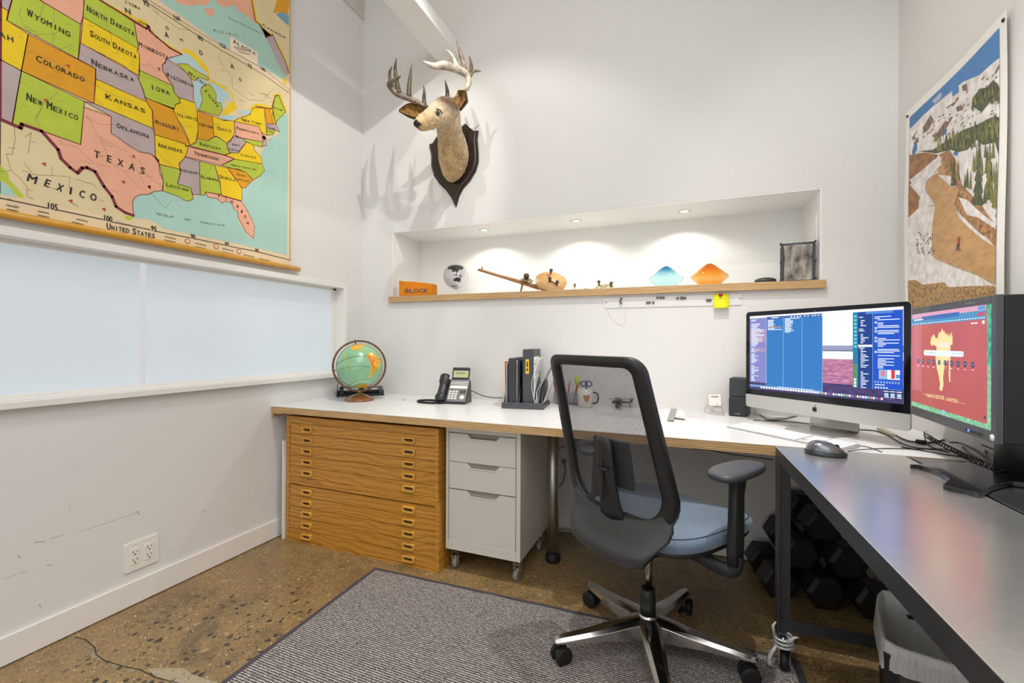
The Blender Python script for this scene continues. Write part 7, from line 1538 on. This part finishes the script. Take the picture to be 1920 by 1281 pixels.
# ================================================================ WASTE BIN WITH LINER
BA = math.radians(-15); BW_, BL_, BH = .26, .27, .300
bu = Vector((math.cos(BA), math.sin(BA), 0)); bv = Vector((-math.sin(BA), math.cos(BA), 0)); bc = Vector((.492, 1.475, 0))+bu*BW_/2+bv*BL_/2
bn = thing('waste_bin', 'black rectangular waste bin with mesh sides under steel table edge', 'waste bin', bc, BA)
t = NT('bin_mesh'); g = t.coord(); s_ = t.n('SeparateXYZ'); t.l(g, s_.inputs[0])
u1 = t.n('Math', operation='ADD'); t.l(s_.outputs[0], u1.inputs[0]); t.l(s_.outputs[2], u1.inputs[1])
u2 = t.n('Math', operation='ADD'); t.l(u1.outputs[0], u2.inputs[0]); t.l(s_.outputs[1], u2.inputs[1])
def fsin(src, f_):
    a_ = t.n('Math', operation='MULTIPLY'); t.l(src, a_.inputs[0]); a_.inputs[1].default_value = f_; b_ = t.n('Math', operation='SINE'); t.l(a_.outputs[0], b_.inputs[0]); return b_.outputs[0]
hole = t.ramp(fsin(u2.outputs[0], 2*PI/.0062), [(.55, 0.0), (.62, 1.0)]); tr = t.nt.nodes.new('ShaderNodeBsdfTransparent'); mx = t.nt.nodes.new('ShaderNodeMixShader')
t.l(hole, mx.inputs[0]); t.l(t.b.outputs[0], mx.inputs[1]); t.l(tr.outputs[0], mx.inputs[2]); t.l(mx.outputs[0], t.out.inputs[0]); t.b.inputs['Base Color'].default_value = hexc('1c1c1e'); t.b.inputs['Roughness'].default_value = .5
def rr3(w_, l_, z, r=.02): return [(x, y, z) for x, y in rrect(w_, l_, r, 3)]
mb = MB(); mb.rings([rr3(BW_*.93, BL_*.93, .01), rr3(BW_*.985, BL_*.985, BH-.005)], 0, False, False); mb.build('mesh_wall', [t.m], bn)
for sx in (-1, 1):
    for sy in (-1, 1): mb = MB(); mb.rings([[(sx*(BW_*k/2-x_*.0225), sy*(BL_*k/2-y_*.0225), z_) for x_, y_ in ((0, 0), (1, 0), (1, .12), (.12, .12), (.12, 1), (0, 1))] for k, z_ in ((.945, 0.0), (1.0, BH))], 0, False); mb.build('corner_post', [BLKP], bn, bevel=.001)
mb = MB(); mb.rings([rr3(BW_*.95, BL_*.95, .0), rr3(BW_*.95, BL_*.95, .015)], 0, False); mb.build('bin_floor', [BLKP], bn)
mb = MB(); mb.rings([rr3(BW_*1.01, BL_*1.01, BH-.012), rr3(BW_*1.01, BL_*1.01, BH), rr3(BW_*.96, BL_*.96, BH), rr3(BW_*.96, BL_*.96, BH-.012)], 0, False, False, loop=True); mb.build('rim', [BLKP], bn)
LIN = NT('bin_liner_plastic'); LIN.b.inputs['Base Color'].default_value = hexc('e2e2de'); LIN.b.inputs['Roughness'].default_value = .25; LIN.b.inputs['Alpha'].default_value = .70; LIN.b.inputs['Subsurface Weight'].default_value = 0.0
nn_ = LIN.noise(LIN.coord((1, 1, .22), (.2, .3, 0)), 22, 5, .7); LIN.bump(nn_, 1.0, .016)
random.seed(2); ph = [random.uniform(0, 6.28) for _ in range(6)]; mb = MB(); rs = []
def lring(k, z, wob, dz=0, n=112):
    out = []
    for i in range(n):
        a_ = 2*PI*i/n; x, y = sq(a_, 7); q_ = 1+wob*(math.sin(9*a_+ph[0])*.5+math.sin(17*a_+ph[1])*.3+math.sin(31*a_+ph[2])*.25)
        v_ = bc+bu*(x*BW_/2*k*q_)+bv*(y*BL_/2*k*q_); lift = .030*max(0, y)*max(0, z-.2)/.13
        out.append((v_.x, v_.y, z+lift+dz*(math.sin(3*a_+1)*.5+math.sin(a_+.6)*.6+math.sin(23*a_)*.12)))
    return out
rs = [lring(*p) for p in ((.60, .04, .03), (.80, .10, .05), (.90, .20, .05), (.945, .29, .03), (.97, .322, .014), (1.00, .330, .010), (1.035, .324, .012), (1.055, .300, .014), (1.065, .278, .020, .006), (1.07, .262, .03, .012))]
mb.rings(rs, 0, True, False)
tag(mb.build('bin_liner', [LIN.m], origin=bc+Vector((0, 0, .2))), 'translucent white plastic liner folded over the rim of the waste bin', 'bin liner')
mb = MB(); mb.tube(smooth_path([onz(1620, 1052, .30), onz(1613, 1066, .26), onz(1618, 1085, .20), onz(1628, 1105, .13), onz(1632, 1120, .08), onz(1640, 1140, .01)], 6), .003, 6)
tag(mb.build('cable', [CB], origin=onz(1613, 1066, .26)), 'black cable dangling beneath the steel table above the waste bin', 'cable')
# cloth tie wound round the table leg caster
mb = MB(); c0 = Vector((TX+.024, TY-.022, 0)); pts = []
for i in range(40): a_ = i*.55; pts.append(c0+Vector((math.cos(a_)*.027, math.sin(a_)*.027, .078+.0011*i)))
mb.tube(pts, .004, 6, flat=(1, 1.3)); mb.tube([c0+Vector((-.03, -.005, .11)), c0+Vector((-.034, -.01, .15)), c0+Vector((-.026, -.01, .165))], [.004, .005, .002], 6); mb.tube([c0+Vector((-.025, -.02, .09)), c0+Vector((-.045, -.03, .06)), c0+Vector((-.05, -.03, .03)), c0+Vector((-.042, -.03, .02))], [.004, .007, .008, .004], 6); mb.tube([c0+Vector((.005, -.03, .12)), c0+Vector((.03, -.035, .14)), c0+Vector((.04, -.03, .138))], [.003, .004, .002], 6)
tag(mb.build('cord_tie', [mat('tie_white', 'cfd2d2', .35, vary=.2, scale=60)], origin=c0+Vector((0, 0, .1))), 'white plastic cord wound around the caster of the steel table leg', 'cord')
